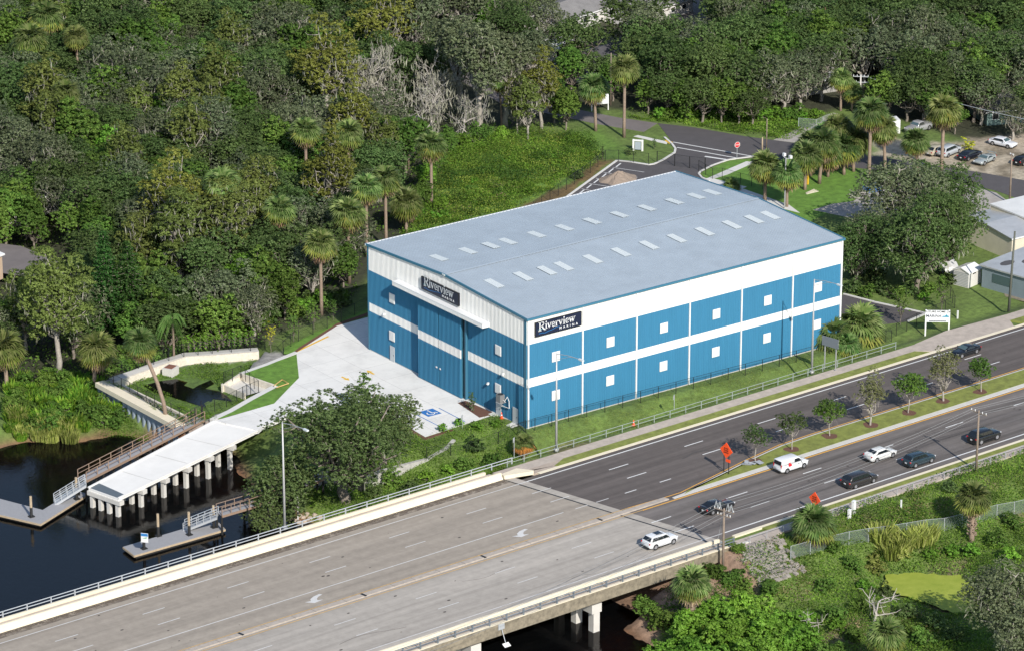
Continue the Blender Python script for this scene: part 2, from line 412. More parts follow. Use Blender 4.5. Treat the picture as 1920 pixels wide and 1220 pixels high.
at = N(nt, 'ShaderNodeVertexColor', layer_name='cover'); ge = N(nt, 'ShaderNodeNewGeometry')
na = N(nt, 'ShaderNodeTexNoise', Scale=1.1, Detail=8., Roughness=.72); nb = N(nt, 'ShaderNodeTexNoise', Scale=.14, Detail=4.)
nt.links.new(ge.outputs['Position'], na.inputs['Vector']); nt.links.new(ge.outputs['Position'], nb.inputs['Vector'])
ma = N(nt, 'ShaderNodeMapRange'); ma.inputs[1].default_value = .3; ma.inputs[2].default_value = .7; ma.inputs[3].default_value = .55; ma.inputs[4].default_value = 1.45
mb = N(nt, 'ShaderNodeMapRange'); mb.inputs[1].default_value = .3; mb.inputs[2].default_value = .7; mb.inputs[3].default_value = .8; mb.inputs[4].default_value = 1.2
nt.links.new(na.outputs[0], ma.inputs[0]); nt.links.new(nb.outputs[0], mb.inputs[0])
mm = N(nt, 'ShaderNodeMath', operation='MULTIPLY'); nt.links.new(ma.outputs[0], mm.inputs[0]); nt.links.new(mb.outputs[0], mm.inputs[1])
sc_ = N(nt, 'ShaderNodeVectorMath', operation='SCALE'); nt.links.new(at.outputs[0], sc_.inputs[0]); nt.links.new(mm.outputs[0], sc_.inputs['Scale'])
nt.links.new(sc_.outputs[0], pp.inputs['Base Color']); pp.inputs['Roughness'].default_value = .95
bu = N(nt, 'ShaderNodeBump', Strength=.7, Distance=.12); nt.links.new(na.outputs[0], bu.inputs['Height']); nt.links.new(bu.outputs[0], pp.inputs['Normal'])
g.data.materials[0] = gm; g.data.polygons.foreach_set('use_smooth', [True]*len(g.data.polygons)); tag(g, kind='structure')
# water
wm, nt, pp = newmat('river_water')
pp.inputs['Base Color'].default_value = (.006, .007, .008, 1); pp.inputs['Roughness'].default_value = .04; pp.inputs['IOR'].default_value = 1.33; pp.inputs['Specular IOR Level'].default_value = .30
ge = N(nt, 'ShaderNodeNewGeometry'); mp = N(nt, 'ShaderNodeMapping'); mp.inputs['Scale'].default_value = (1., 1., 1.)
nn = N(nt, 'ShaderNodeTexNoise', Scale=1.6, Detail=4., Roughness=.6); nt.links.new(ge.outputs['Position'], mp.inputs[0]); nt.links.new(mp.outputs[0], nn.inputs['Vector'])
b = N(nt, 'ShaderNodeBump', Strength=.18, Distance=.08); nt.links.new(nn.outputs[0], b.inputs['Height']); nt.links.new(b.outputs[0], pp.inputs['Normal'])
# the tea coloured water lets the sandy bed show faintly in the shallows
tr_ = N(nt, 'ShaderNodeBsdfTransparent'); tr_.inputs[0].default_value = (.55, .30, .13, 1); ms_ = N(nt, 'ShaderNodeMixShader'); ms_.inputs[0].default_value = .62
nt.links.new(pp.outputs[0], ms_.inputs[1]); nt.links.new(tr_.outputs[0], ms_.inputs[2]); 
fr_ = N(nt, 'ShaderNodeFresnel', IOR=1.33); gl_ = N(nt, 'ShaderNodeBsdfGlossy', Roughness=.04); nt.links.new(b.outputs[0], gl_.inputs['Normal']); nt.links.new(b.outputs[0], fr_.inputs['Normal'])
m2_ = N(nt, 'ShaderNodeMixShader'); nt.links.new(fr_.outputs[0], m2_.inputs[0]); nt.links.new(ms_.outputs[0], m2_.inputs[1]); nt.links.new(gl_.outputs[0], m2_.inputs[2]); nt.links.new(m2_.outputs[0], nt.nodes['Material Output'].inputs[0])
pp.inputs['Specular IOR Level'].default_value = 0.; pp.inputs['Roughness'].default_value = 1.
wb = MB(); wb.sheet([(-1500, -1500), (150, -1500), (-5, -80), (-8, -20), (-20, 40), (-60, 70), (-1500, 300)], WATER)
wo = wb.build('river_water', wm); tag(wo, kind='structure')
# ---------------- road surfaces ----------------
def roadmat(name, c, streak, seed, var=.10, rough=.85):
    """asphalt or deck concrete with long wheel-path streaks running along the road"""
    m, nt, p = newmat(name)
    g = N(nt, 'ShaderNodeNewGeometry'); mp = N(nt, 'ShaderNodeMapping'); mp.inputs['Rotation'].default_value = (0, 0, -TH)
    nt.links.new(g.outputs['Position'], mp.inputs[0])
    m2 = N(nt, 'ShaderNodeMapping'); m2.inputs['Scale'].default_value = (.02, .75, 1); m2.inputs['Location'].default_value = (seed, seed*2, 0)
    nt.links.new(mp.outputs[0], m2.inputs[0])
    a = N(nt, 'ShaderNodeTexNoise', Scale=1., Detail=5., Roughness=.6); nt.links.new(m2.outputs[0], a.inputs['Vector'])
    b = N(nt, 'ShaderNodeTexNoise', Scale=.8, Detail=8., Roughness=.7); nt.links.new(mp.outputs[0], b.inputs['Vector'])
    r1 = N(nt, 'ShaderNodeMapRange'); r1.inputs[1].default_value = .3; r1.inputs[2].default_value = .7; r1.inputs[3].default_value = 1-streak; r1.inputs[4].default_value = 1+streak
    r2 = N(nt, 'ShaderNodeMapRange'); r2.inputs[1].default_value = .3; r2.inputs[2].default_value = .7; r2.inputs[3].default_value = 1-var; r2.inputs[4].default_value = 1+var
    nt.links.new(a.outputs[0], r1.inputs[0]); nt.links.new(b.outputs[0], r2.inputs[0])
    mu = N(nt, 'ShaderNodeMath', operation='MULTIPLY'); nt.links.new(r1.outputs[0], mu.inputs[0]); nt.links.new(r2.outputs[0], mu.inputs[1])
    sc = N(nt, 'ShaderNodeVectorMath', operation='SCALE'); sc.inputs[0].default_value = c; nt.links.new(mu.outputs[0], sc.inputs['Scale'])
    nt.links.new(sc.outputs[0], p.inputs['Base Color']); p.inputs['Roughness'].default_value = rough; p.inputs['Specular IOR Level'].default_value = .2
    f = N(nt, 'ShaderNodeTexNoise', Scale=9., Detail=3.); nt.links.new(g.outputs['Position'], f.inputs['Vector'])
    bu = N(nt, 'ShaderNodeBump', Strength=.15, Distance=.03); nt.links.new(f.outputs[0], bu.inputs['Height']); nt.links.new(bu.outputs[0], p.inputs['Normal'])
    return m
M['asphalt'] = roadmat('asphalt', (.117, .101, .094), .24, 3.)
M['asphalt_s'] = roadmat('asphalt_worn', (.150, .134, .125), .36, 8.)
M['deck_n'] = roadmat('bridge_deck', (.325, .284, .237), .15, 5., .12)
M['deck_s'] = roadmat('bridge_deck_light', (.385, .350, .308), .20, 11., .11)
M['lot_asphalt'] = plain('lot_asphalt', (.085, .078, .080), .9, var=.12, vs=.6)
M['old_asphalt'] = plain('old_asphalt', (.17, .15, .145), .9, var=.15, vs=.4)
M['apron'] = plain('white_concrete', (.74, .725, .69), .8, var=.07, vs=.35)
def slabmat():
    m, nt, p = newmat('white_slabs'); g = N(nt, 'ShaderNodeNewGeometry')
    br = N(nt, 'ShaderNodeTexBrick', offset=0., Scale=1.); br.inputs['Mortar Size'].default_value = .035; br.inputs['Brick Width'].default_value = 5.2; br.inputs['Row Height'].default_value = 5.2; br.inputs['Mortar Smooth'].default_value = .3
    br.inputs['Color1'].default_value = (.745, .73, .695, 1); br.inputs['Color2'].default_value = (.70, .69, .66, 1); br.inputs['Mortar'].default_value = (.50, .49, .46, 1)
    a = N(nt, 'ShaderNodeTexNoise', Scale=.22, Detail=9., Roughness=.72); c = N(nt, 'ShaderNodeTexNoise', Scale=1.6, Detail=6., Roughness=.8)
    for n_ in (br, a, c): nt.links.new(g.outputs['Position'], n_.inputs['Vector'])
    r1 = N(nt, 'ShaderNodeMapRange'); r1.inputs[1].default_value = .32; r1.inputs[2].default_value = .55; r1.inputs[3].default_value = .86; r1.inputs[4].default_value = 1.02; nt.links.new(a.outputs[0], r1.inputs[0])
    r2 = N(nt, 'ShaderNodeMapRange'); r2.inputs[1].default_value = .3; r2.inputs[2].default_value = .42; r2.inputs[3].default_value = .88; r2.inputs[4].default_value = 1.; nt.links.new(c.outputs[0], r2.inputs[0])
    mu = N(nt, 'ShaderNodeMath', operation='MULTIPLY'); nt.links.new(r1.outputs[0], mu.inputs[0]); nt.links.new(r2.outputs[0], mu.inputs[1])
    sc = N(nt, 'ShaderNodeVectorMath', operation='SCALE'); nt.links.new(br.outputs[0], sc.inputs[0]); nt.links.new(mu.outputs[0], sc.inputs['Scale']); nt.links.new(sc.outputs[0], p.inputs['Base Color']); p.inputs['Roughness'].default_value = .85
    return m
M['slabs'] = slabmat()
M['walk'] = plain('walk_concrete', (.43, .37, .315), .9, var=.2, vs=1.1)
M['walk_new'] = plain('walk_new', (.62, .61, .58), .85, var=.06, vs=1.)
M['gravel_pale'] = plain('gravel_pale', (.36, .33, .30), .95, var=.2, vs=.7)
def sheet(name, poly, z, mat, thick=0.0, label=None, cat=None, kind='structure'):
    b = MB()
    if thick: b.prism([q[:2] for q in poly], z-thick, z)
    else: b.sheet(poly, z)
    return tag(b.build(name, mat), label, cat, None, kind)
def joint_s(d): return -14.5+(d+2.5)*(7.3/31.3)
def bandj(s1, d0, d1, off=0., s0=None):
    """from the slanted bridge joint (+off) to s1"""
    return [RD(joint_s(d0)+off, d0), RD(s1, d0), RD(s1, d1), RD(joint_s(d1)+off, d1)]
FAR = 420
AS = 1.45   # width of the approach slab, measured along the road
sheet('road_asphalt', bandj(FAR, -.95, 15.9, AS), ZR, 'asphalt', .25)
sheet('road_asphalt', bandj(FAR, 15.9, 29.2, AS), ZR, 'asphalt_s', .25)
aps = [RD(joint_s(-2.4)+.12, -2.4), RD(joint_s(30.2)+.12, 30.2), RD(joint_s(30.2)+AS, 30.2), RD(joint_s(-2.4)+AS, -2.4)]
sheet('approach_slab', aps, ZR, 'deck_s', .25)
# ---- bridge: one thing ----
WEST = -230
bridge = empty('road_bridge', RD(-60, 14), 0, 'long flat concrete road bridge crossing the dark river in the foreground', 'bridge')
def bpart(name, mat, fn, smooth=False):
    b = MB(); fn(b); o = b.build(name, mat)
    o.parent = bridge; o.matrix_parent_inverse = Matrix.Translation(bridge.location).inverted(); return o
def hexa(b, s0, s1, d0, d1, z0, z1, mat=None, skew=True):
    e0 = joint_s(d0)+s1 if skew else s1; e1 = joint_s(d1)+s1 if skew else s1
    b.prism([RD(s0, d0)[:2], RD(e0, d0)[:2], RD(e1, d1)[:2], RD(s0, d1)[:2]], z0, z1, mat)
bpart('deck', 'deck_n', lambda b: hexa(b, WEST, 0, -2.6, 15.6, ZR-.45, ZR))
bpart('deck', 'deck_s', lambda b: hexa(b, WEST, 0, 15.6, 30.4, ZR-.45, ZR))
bpart('walkway', 'walk', lambda b: hexa(b, WEST, 0, -4.6, -2.62, ZR-.45, ZR+.2))
bpart('walkway', 'walk', lambda b: hexa(b, WEST, 0, 30.42, 31.9, ZR-.45, ZR+.2))
def barrier(b, d0, sgn, s0, s1):
    prof = [(0, 0), (.06, .18), (.22, .34), (.30, .84), (.58, .84), (.62, 0)]
    A = [RD(s0, d0+sgn*x, ZR+z+.002) for x, z in prof]
    B = [RD(s1+joint_s(d0+sgn*x), d0+sgn*x, ZR+z+.002) for x, z in prof]; n = len(prof)
    b.add(A+B, [(i, (i+1) % n, n+(i+1) % n, n+i) for i in range(n-1)]+[tuple(range(n)), tuple(range(2*n-1, n-1, -1))])
bpart('traffic_barrier', 'parapet', lambda b: barrier(b, -2.4, -1, WEST, 0))
bpart('traffic_barrier', 'parapet', lambda b: barrier(b, 30.0, 1, WEST, 0))
bpart('edge_parapet', 'parapet', lambda b: hexa(b, WEST, -.6, -4.95, -4.62, ZR-.9, ZR+.55))
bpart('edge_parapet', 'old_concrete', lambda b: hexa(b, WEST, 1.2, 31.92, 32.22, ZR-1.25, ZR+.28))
bpart('parapet_cap', 'parapet', lambda b: hexa(b, WEST, 1.2, 31.88, 32.25, ZR+.282, ZR+.36))
def girders(b):
    for d in (-3.6, .6, 5, 9.4, 13.8, 18.2, 22.6, 27, 31.0):
        hexa(b, WEST, -.3, d-.25, d+.25, ZR-1.55, ZR-.46); hexa(b, WEST, -.3, d-.4, d+.4, ZR-1.75, ZR-1.56)
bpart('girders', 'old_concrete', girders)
# median kerb on the bridge with dark joints
M['kerb_grey'] = plain('kerb_concrete', (.40, .35, .30), .9, var=.2, vs=1.5)
bpart('median_kerb', 'kerb_grey', lambda b: hexa(b, WEST, 8, 15.02, 15.82, ZR+.002, ZR+.16))
M['joint_grey2'] = plain('kerb_joint_grey', (.22, .19, .16), .9)
for k in range(44):
    s = -13.5-3.6*k-.5*math.sin(k*2.7); wj = .34 if k % 5 == 0 else .07
    bpart('kerb_joint', 'black_metal' if k % 5 == 0 else 'joint_grey2', lambda b: b.prism([RD(s, 15.0)[:2], RD(s+wj, 15.0)[:2], RD(s+.10+wj, 15.84)[:2], RD(s+.10, 15.84)[:2]], ZR+.1, ZR+.168))
# road grime gathered along the foot of the barriers
gmx, nt__, pg__ = newmat('road_grime'); ge__ = N(nt__, 'ShaderNodeNewGeometry'); nn__ = N(nt__, 'ShaderNodeTexNoise', Scale=1.1, Detail=8., Roughness=.75)
nt__.links.new(ge__.outputs['Position'], nn__.inputs['Vector']); mr__ = N(nt__, 'ShaderNodeMapRange'); mr__.inputs[1].default_value = .36; mr__.inputs[2].default_value = .62; mr__.inputs[3].default_value = 0.; mr__.inputs[4].default_value = .85
nt__.links.new(nn__.outputs[0], mr__.inputs[0]); nt__.links.new(mr__.outputs[0], pg__.inputs['Alpha']); pg__.inputs['Base Color'].default_value = (.15, .12, .095, 1); pg__.inputs['Roughness'].default_value = .95
for a_, c_ in ((-2.4, -1.75), (-2.4, -1.1), (29.35, 30.0)):
    b = MB(); b.sheet([RD(WEST, a_), RD(joint_s(a_)-.2, a_), RD(joint_s(c_)-.2, c_), RD(WEST, c_)], ZR+(.006 if c_ != -1.1 else .004)); tag(b.build('shoulder_grime', gmx), None, None, None, 'structure')
bpart('expansion_joint', 'black_metal', lambda b: b.prism([RD(joint_s(-2.4)-.12, -2.4)[:2], RD(joint_s(30)-.12, 30)[:2], RD(joint_s(30)+.14, 30)[:2], RD(joint_s(-2.4)+.14, -2.4)[:2]], ZR-.1, ZR+.006))
# piers under the bridge
for k in range(7):
    s = -27.1-18.3*k
    def cap(b, s=s): hexa(b, joint_s(31.4)*0+s-.75+0, s+.75, -3.8, 31.6, ZR-2.9, ZR-1.76, skew=False)
    bpart('pier_cap', 'concrete', cap)
    for d in (-1.9, 4.7, 11.3, 17.9, 24.5, 27.8, 31.1):
        bpart('pier_column', 'concrete', lambda b, s=s, d=d: b.box(RD(s, d, (ZR-2.9-7.5)/2), (.95, .95, 7.5+(ZR-2.9)), TH))
# metal rails along both edges
def railing(name, label, s0, s1, d, zb, ph, heights, spacing, mat, r=.04, cat='railing', path=None, group=None, pw=.09):
    a = RD(s0, d, zb); root = empty(name, a, TH, label, cat, group); L = s1-s0
    n = max(1, round(L/spacing)); n = min(n, 98)
    pm = MB(); pm.box((0, 0, ph/2), (pw, pw, ph)); p0 = None
    for i in range(n+1):
        if p0 is None: p0 = pm.build('post', mat, root); p0.location = (0, 0, 0)
        else:
            c = p0.copy(); col.objects.link(c); c.parent = root; c.location = (L*i/n, 0, 0)
    for h in heights:
        t = MB(); t.tube([(-.15, 0, h), (L+.15, 0, h)], r, 6); t.build('rail', mat, root)
    return root
railing('bridge_railing', 'two bar steel railing on the river side parapet of the bridge', -150, -11.2, -4.8, ZR+.55, .88, (.84, .45), 3.3, 'galv', .055, pw=.13)
railing('bridge_railing', 'steel railing on the mossy near edge of the bridge deck', -150, -5.8, 32.06, ZR+.36, .85, (.82, .42), 2.55, 'rail_dark', .06, pw=.17)
# barrier end and abutment wall
bo = MB(); bo.prism([RD(-14.3, -2.4)[:2], RD(-10.4, -1.3)[:2], RD(-10.2, -1.5)[:2], RD(-11.5, -3.4)[:2], RD(-14.3, -3.1)[:2]], ZR, ZR+.5)
o = bo.build('barrier_end', 'parapet'); o.parent = bridge; o.matrix_parent_inverse = Matrix.Translation(bridge.location).inverted()
def wing(b):
    b.prism([RD(-7.4, 31.9)[:2], RD(-3.2, 32.3)[:2], RD(-3.2, 32.0)[:2], RD(-7.4, 31.5)[:2]], -3.2, ZR+.2)
    b.prism([RD(joint_s(-4.5)-1, -4.5)[:2], RD(joint_s(31.8)-1, 31.8)[:2], RD(joint_s(31.8)+.1, 31.8)[:2], RD(joint_s(-4.5)+.1, -4.5)[:2]], -3.2, ZR-.47)
bpart('abutment', 'concrete', wing)

# ---- kerbs, walks, verges by the asphalt ----
sheet('kerb', band(-9.6, FAR, -1.55, -.95), ZR+.03, 'parapet', .3)
M['lawn'] = plain('lawn', (.19, .215, .045), .95, var=.4, vs=.9, bump=.8, bs=9)
M['lawn_green'] = plain('lawn_green', (.11, .22, .028), .95, var=.4, vs=.9, bump=.8, bs=9)
sheet('verge_grass', [RD(-6.5, -1.9)]+[RD(-5.5, -1.55), RD(60.5, -1.55), RD(59, -3.1), RD(-4, -3.1)], ZR+.05, 'lawn', .3)
sheet('sidewalk', band(-14.2, 61, -5.0, -3.1), ZR+.03, 'walk', .3)
sheet('sidewalk', [RD(-14.2, -3.1), RD(-4, -3.1), RD(-6.5, -1.9), RD(-6.2, -1.55), RD(-10.2, -1.5), RD(-11.4, -3.1)], ZR+.026, 'dirt', .3)
sheet('driveway', [RD(61, -5.1), RD(59.3, -3.1), RD(61.2, -1.55), RD(77, -1.55), RD(79.5, -5.6), RD(68, -6.2)], ZR+.034, 'walk', .3)
sheet('sidewalk', [RD(79.5, -5.6), RD(78.2, -3.6), RD(FAR, -3.6), RD(FAR, -5.6)], ZR+.03, 'walk', .3)
sheet('verge_grass', [RD(78.2, -3.6), RD(79.2, -1.55), RD(87, -1.55), RD(88.5, -3.6)], ZR+.036, 'lawn', .3)
sheet('sidewalk', [RD(88.5, -3.6), RD(87, -1.55), RD(FAR, -1.55), RD(FAR, -3.6)], ZR+.03, 'walk', .3)
sheet('kerb', band(-3.5, FAR, 29.2, 29.75), ZR+.03, 'parapet', .3)
sheet('verge_grass', band(1., FAR, 29.75, 30.7), ZR+.05, 'lawn', .3)
sheet('sidewalk', band(-4.5, FAR, 30.7, 32.4), ZR+.034, 'walk', .5)
# grass median with kerbs
mednose = [(-1.5, 15.55), (0.5, 15.35), (7., 13.85), (14., 12.35), (21, 11.15), (27, 10.95), (66, 11.2), (FAR, 11.2)]
MED_N = mednose
def off(l, d): return [(s, q+d) for s, q in l]
sheet('kerb', [RD(*q) for q in MED_N]+[RD(FAR, 16.0), RD(-1.5, 16.0)], ZR+.05, 'concrete', .3)
sheet('median_grass', [RD(*q) for q in off(MED_N[1:], .28)]+[RD(FAR, 15.1), RD(1.5, 15.1)], ZR+.09, 'lawn', .3)

# ---- painted markings: each line or group of dashes a sheet ----
def mark(polys, mat, z=ZR+.004, name='road_marking'):
    b = MB()
    for q in polys: b.sheet(q, z)
    return tag(b.build(name, mat), None, None, None, 'structure')
def strip(path, w):
    """path of (s,d) points -> quads"""
    out = []
    for (s0, d0), (s1, d1) in zip(path[:-1], path[1:]): out.append([RD(s0, d0-w/2), RD(s1, d1-w/2), RD(s1, d1+w/2), RD(s0, d0+w/2)])
    return out
z2 = ZR+.010
mark(strip([(-12.6, -.02), (FAR, 0)], .20), 'white_paint', z2)
mark(strip([(WEST, 0), (-12.7, 0)], .15), 'faded_paint', z2)
mark(strip([(-4., 28.0), (FAR, 28.3)], .22), 'white_paint', z2)
mark(strip([(WEST, 28.0), (-4.1, 28.0)], .15), 'faded_paint', z2)
mark(strip([(WEST, 14.55), (-8, 14.6)], .14)+strip([(WEST, 16.25), (-7, 16.25)], .14), 'yellow_faded', z2)
mark(strip([(-8, 14.6), (-1.5, 14.9), (0.5, 14.9), (7, 13.5), (14, 12.0), (21, 10.8), (27, 10.6), (66, 10.85), (FAR, 10.9)], .17), 'yellow_paint', z2)
mark(strip([(-7, 16.3), (FAR, 16.45)], .24), 'yellow_paint', z2)
mark(strip([(WEST, 10.7), (-15.2, 10.65)], .15), 'faded_paint', z2)
def dashes(st, d, L=3.1, w=.14): return [q for s in st for q in strip([(s, d), (s+L, d)], w)]
bd = [-25.0-12.05*k for k in range(14)]
mark(dashes([-14.5]+bd, 3.5)+dashes([-14.4]+[q-.2 for q in bd], 7.05)+dashes([-13.3, -9.9], 10.7, 2.0), 'faded_paint', z2)
mark(dashes([-1.8+12.8*k for k in range(30)], 3.5, 3.2, .17)+dashes([-1.8+12.8*k for k in range(30)], 7.1, 3.2, .17)+dashes([-5.2, .6], 10.7, 1.9, .16), 'white_paint', z2)
bs = [-21.5-11.95*k for k in range(14)]
mark(dashes(bs, 20.0)+dashes([q+.3 for q in bs], 23.95), 'faded_paint', z2)
mark(dashes([-8.7+12.75*k for k in range(30)], 20.0, 3.2, .17)+dashes([-8.4+12.6*k for k in range(30)], 24.0, 3.2, .17), 'white_paint', z2)
# turn arrows (pointing to the far side of the road) in the turn lane
def arrow(s, d):
    P = [(2.3, -.95), (1.2, -.75), (.35, -.25), (.05, .35), (-.85, .15), (.1, 1.25), (1.7, 1.0), (.95, .7), (1.15, .2), (1.7, -.25), (2.6, -.55)]
    return [RD(s+a*.86, d+b*.8) for a, b in P]
for (px, py) in ((978, 999), (591, 1122)):
    q = G(px, py, ZR); s, d = to_sd(q[0], q[1]); P = arrow(s-.8, d-.1)
    b = MB(); b.sheet(P, z2); tag(b.build('turn_arrow', 'faded_paint'), None, None, None, 'structure')

# small oil drips and patches scattered over the deck and lanes
r_ = np.random.default_rng(12); b = MB()
for i in range(90):
    s = r_.uniform(-95, 75); d = r_.choice([1.8, 5.2, 8.9, 12.6, 18.2, 22, 26])+r_.normal()*.5; r0 = r_.uniform(.05, .17)
    b.sheet([RD(s+r0*(1.3+.5*r_.random())*math.cos(a), d+r0*math.sin(a)) for a in np.linspace(0, 5.5, 7)], z2+.002+i*1e-5)
M['oil'] = plain('oil_stain', (.06, .05, .045), .8); tag(b.build('oil_spots', 'oil'), None, None, None, 'structure')
b = MB()
for s0, d0, L_, wd_ in [(-60, 24.5, 9, .06), (-38, 19.5, 7, .05), (14, 22, 11, .07), (30, 26.2, 14, .06), (8, 6, 5, .3), (42, 21.6, 9, .05), (-30, 27, 6, .05), (52, 5.5, 7, .4)]:
    pts_ = [(s0+L_*t, d0+.5*math.sin(t*5+s0)+.6*t) for t in np.linspace(0, 1, 9)]
    for q_ in strip(pts_, wd_): b.sheet(q_, z2-.003)
M['crack'] = plain('tar_seal', (.075, .066, .062), .85); tag(b.build('tar_seams', 'crack'), None, None, None, 'structure')
# ---- apron, lawns, lots north of the road ----
def GP(l, z=0.): return [tuple(G(a, b, z)) for a, b in l]
APR = [(700, 592), (660, 603), (632, 611), (553, 662), (560, 708), (514, 756), (402, 788.5), (484, 806.5), (492, 799), (528, 784), (673, 757), (735, 782), (797, 818.5), (927, 777), (990, 799), (1010, 780), (990, 640)]
apr = GP(APR); 
sheet('apron', apr, .03, 'slabs', .5)
sheet('side_street', GP([(-80, 447), (40, 462), (130, 500), (120, 530), (60, 520), (-80, 500)]), .03, 'old_asphalt', .05)
sheet('gravel_yard', GP([(1235, 18), (1300, -5), (1400, 10), (1350, 40), (1300, 62), (1262, 50)]), .03, 'old_asphalt', .05)
for q in [[(556, 664), (560.5, 708), (514, 755), (404, 786), (432, 770), (518, 724), (456, 701)]]:
    sheet('lawn', GP(q), .055, 'lawn_green', .1)
z3 = .038
def gm(polys, mat, z=z3, name='ground_marking'):
    b = MB()
    for q in polys: b.sheet(GP(q, z), z)
    return tag(b.build(name, mat), None, None, None, 'structure')
def pxstrip(a, b, w, z=z3):
    A = G(*a, z)[:2]; B = G(*b, z)[:2]; t = (B-A)/np.linalg.norm(B-A); n = np.array([-t[1], t[0]])*w/2
    return [tuple(A-n), tuple(B-n), tuple(B+n), tuple(A+n)]
def wm_(polys, mat, z=z3, name='ground_marking'):
    b = MB()
    for q in polys: b.sheet(q, z)
    return tag(b.build(name, mat), None, None, None, 'structure')
wm_([pxstrip((553, 660), (616, 630), .35)], 'yellow_bright')
wm_([pxstrip((781, 776.5), (830, 801.5), .13), pxstrip((823, 764), (872, 789.5), .13)], 'blue_paint')
wm_([pxstrip((838+8*i, 771+4.1*i), (866+6*i, 760+3.6*i), .10) for i in range(6)], 'white_paint')
def yarrow(a, bb):
    A = G(*a, z3)[:2]; B = G(*bb, z3)[:2]; L = np.linalg.norm(B-A); t = (B-A)/L; n = np.array([-t[1], t[0]])
    P = [(0, -.16), (L*.55, -.16), (L*.5, -.45), (L, 0), (L*.5, .45), (L*.55, .16), (0, .16)]
    return [tuple(A+t*x+n*y) for x, y in P]
wm_([yarrow((701.5, 701), (687.5, 693.5)), yarrow((640.5, 705.5), (655.5, 712.5))], 'yellow_bright')
# accessible parking symbol: blue square, white figure
hc = G(807, 772.6, z3)[:2]; t = G(872, 789.5, 0)[:2]-G(823, 764, 0)[:2]; t /= np.linalg.norm(t); n = np.array([-t[1], t[0]])
def hp(l): return [tuple(hc+t*x+n*y) for x, y in l]
wm_([hp([(-1.1, -1.1), (1.1, -1.1), (1.1, 1.1), (-1.1, 1.1)])], 'blue_paint', z3)
circ = [(-.55+.0, 0)]
ringo = [(.25+.6*math.cos(a), -.1+.6*math.sin(a)) for a in np.linspace(-2.6, 1.3, 14)]; ringi = [(.25+.42*math.cos(a), -.1+.42*math.sin(a)) for a in np.linspace(1.3, -2.6, 14)]
bq = MB(); bq.sheet(hp(ringo+ringi), z3+.004); bq.sheet(hp([(-.75+.16*math.cos(a), .12+.16*math.sin(a)) for a in np.linspace(0, 5.6, 9)]), z3+.004)
bq.sheet(hp([(-.55, 0), (-.5, .22), (.15, .25), (.15, .7), (.65, .85), (.7, .65), (.33, .55), (.33, .02)]), z3+.004)
tag(bq.build('ground_marking', 'white_paint'), None, None, None, 'structure')
# mulch beds
sheet('mulch_bed', GP([(858, 755), (873, 751), (930, 775.5), (899, 782.5)]), .06, 'mulch', .1)
sheet('mulch_bed', GP([(735, 782), (797, 819.5), (850, 803), (850, 806), (798, 824), (728, 786)]), .045, 'mulch', .1)
sheet('mulch_bed', GP([(560, 652), (632, 606.5), (690, 586), (690, 591), (632, 611), (553, 662), (545, 664)]), .05, 'mulch', .1)
sheet('grass_strip', GP([(533, 651), (640, 600), (690, 578), (690, 586), (632, 606.5), (560, 652), (545, 664), (532, 662)]), .045, 'lawn_green', .1)
sheet('door_step', GP([(949, 797), (960, 791.5), (973, 797), (960, 801.5)]), .07, 'walk_new', .2)
sheet('door_step', GP([(915, 776), (930, 771), (940, 777), (926, 780)]), .065, 'walk_new', .2)

# back lot (asphalt) with kerb and stalls
curbL = [(1040, 385), (1063, 370), (1156.7, 302), (1182, 304.5), (1216.7, 310), (1226.7, 308.5), (1243, 301), (1265, 287), (1266.5, 280), (1260, 271), (1246, 258.5)]
lot = [(1020, 400)]+curbL+[(1254, 262), (1420, 296), (1366, 300.5), (1323, 319), (1310, 326.5), (1328, 339), (1500, 420), (1300, 500)]
sheet('parking_lot', GP(lot), .03, 'lot_asphalt', .1)
def kerbline(path, w=.22, h=.15, mat='walk_new', z0=-.05):
    b = MB()
    P = [np.array(G(a, c, .0)[:2]) for a, c in path]
    for A, B in zip(P[:-1], P[1:]):
        t = (B-A)/np.linalg.norm(B-A); n = np.array([-t[1], t[0]])*w/2
        b.prism([tuple(A-n-t*.03), tuple(B-n+t*.03), tuple(B+n+t*.03), tuple(A+n-t*.03)], z0, h)
    return tag(b.build('kerb', mat), None, None, None, 'structure')
kerbline(curbL, .35); kerbline([(1425, 293), (1366, 300.5), (1336, 311), (1314, 322), (1310, 327), (1316, 334), (1330, 340)], .3)
stall = []
for a, c in [((1149, 314.5), (1208, 323)), ((1132, 323.5), (1195, 333)), ((1117, 334.5), (1175, 346)), ((1104.5, 344.5), (1147, 351)), ((1090.5, 354.5), (1113, 358.5)), ((1077, 365), (1090, 368))]: stall.append(pxstrip(a, c, .13))
for a, c in [((1164, 306.5), (1155, 313.5)), ((1150, 316.5), (1141.5, 323.5)), ((1136.5, 326), (1128, 333.5)), ((1122.5, 336.5), (1113.5, 343.5)), ((1109, 346.5), (1100, 353.5)), ((1095, 356.5), (1086, 363.5))]: stall.append(pxstrip(a, c, .25))
stall += [pxstrip((1262, 266.8), (1420, 295), .28), pxstrip((1269.5, 276.8), (1387, 297.6), .28), pxstrip((1321.7, 293.6), (1368, 300.6), .5)]
wm_(stall, 'white_paint', .04)
sheet('front_lawn', GP([(1330, 338), (1318, 330), (1316, 323), (1340, 312), (1368, 302.5), (1425, 296), (1560, 316), (1640, 318), (1715, 330), (1650, 350), (1510, 420), (1420, 378)]), .02, 'lawn_green', .05)
sheet('sidewalk', GP([(1322, 337), (1327, 339.5), (1365, 327.5), (1408, 308.5), (1422, 309.5), (1422, 303.5), (1399, 303.5), (1372, 315)]), .05, 'walk_new', .1)
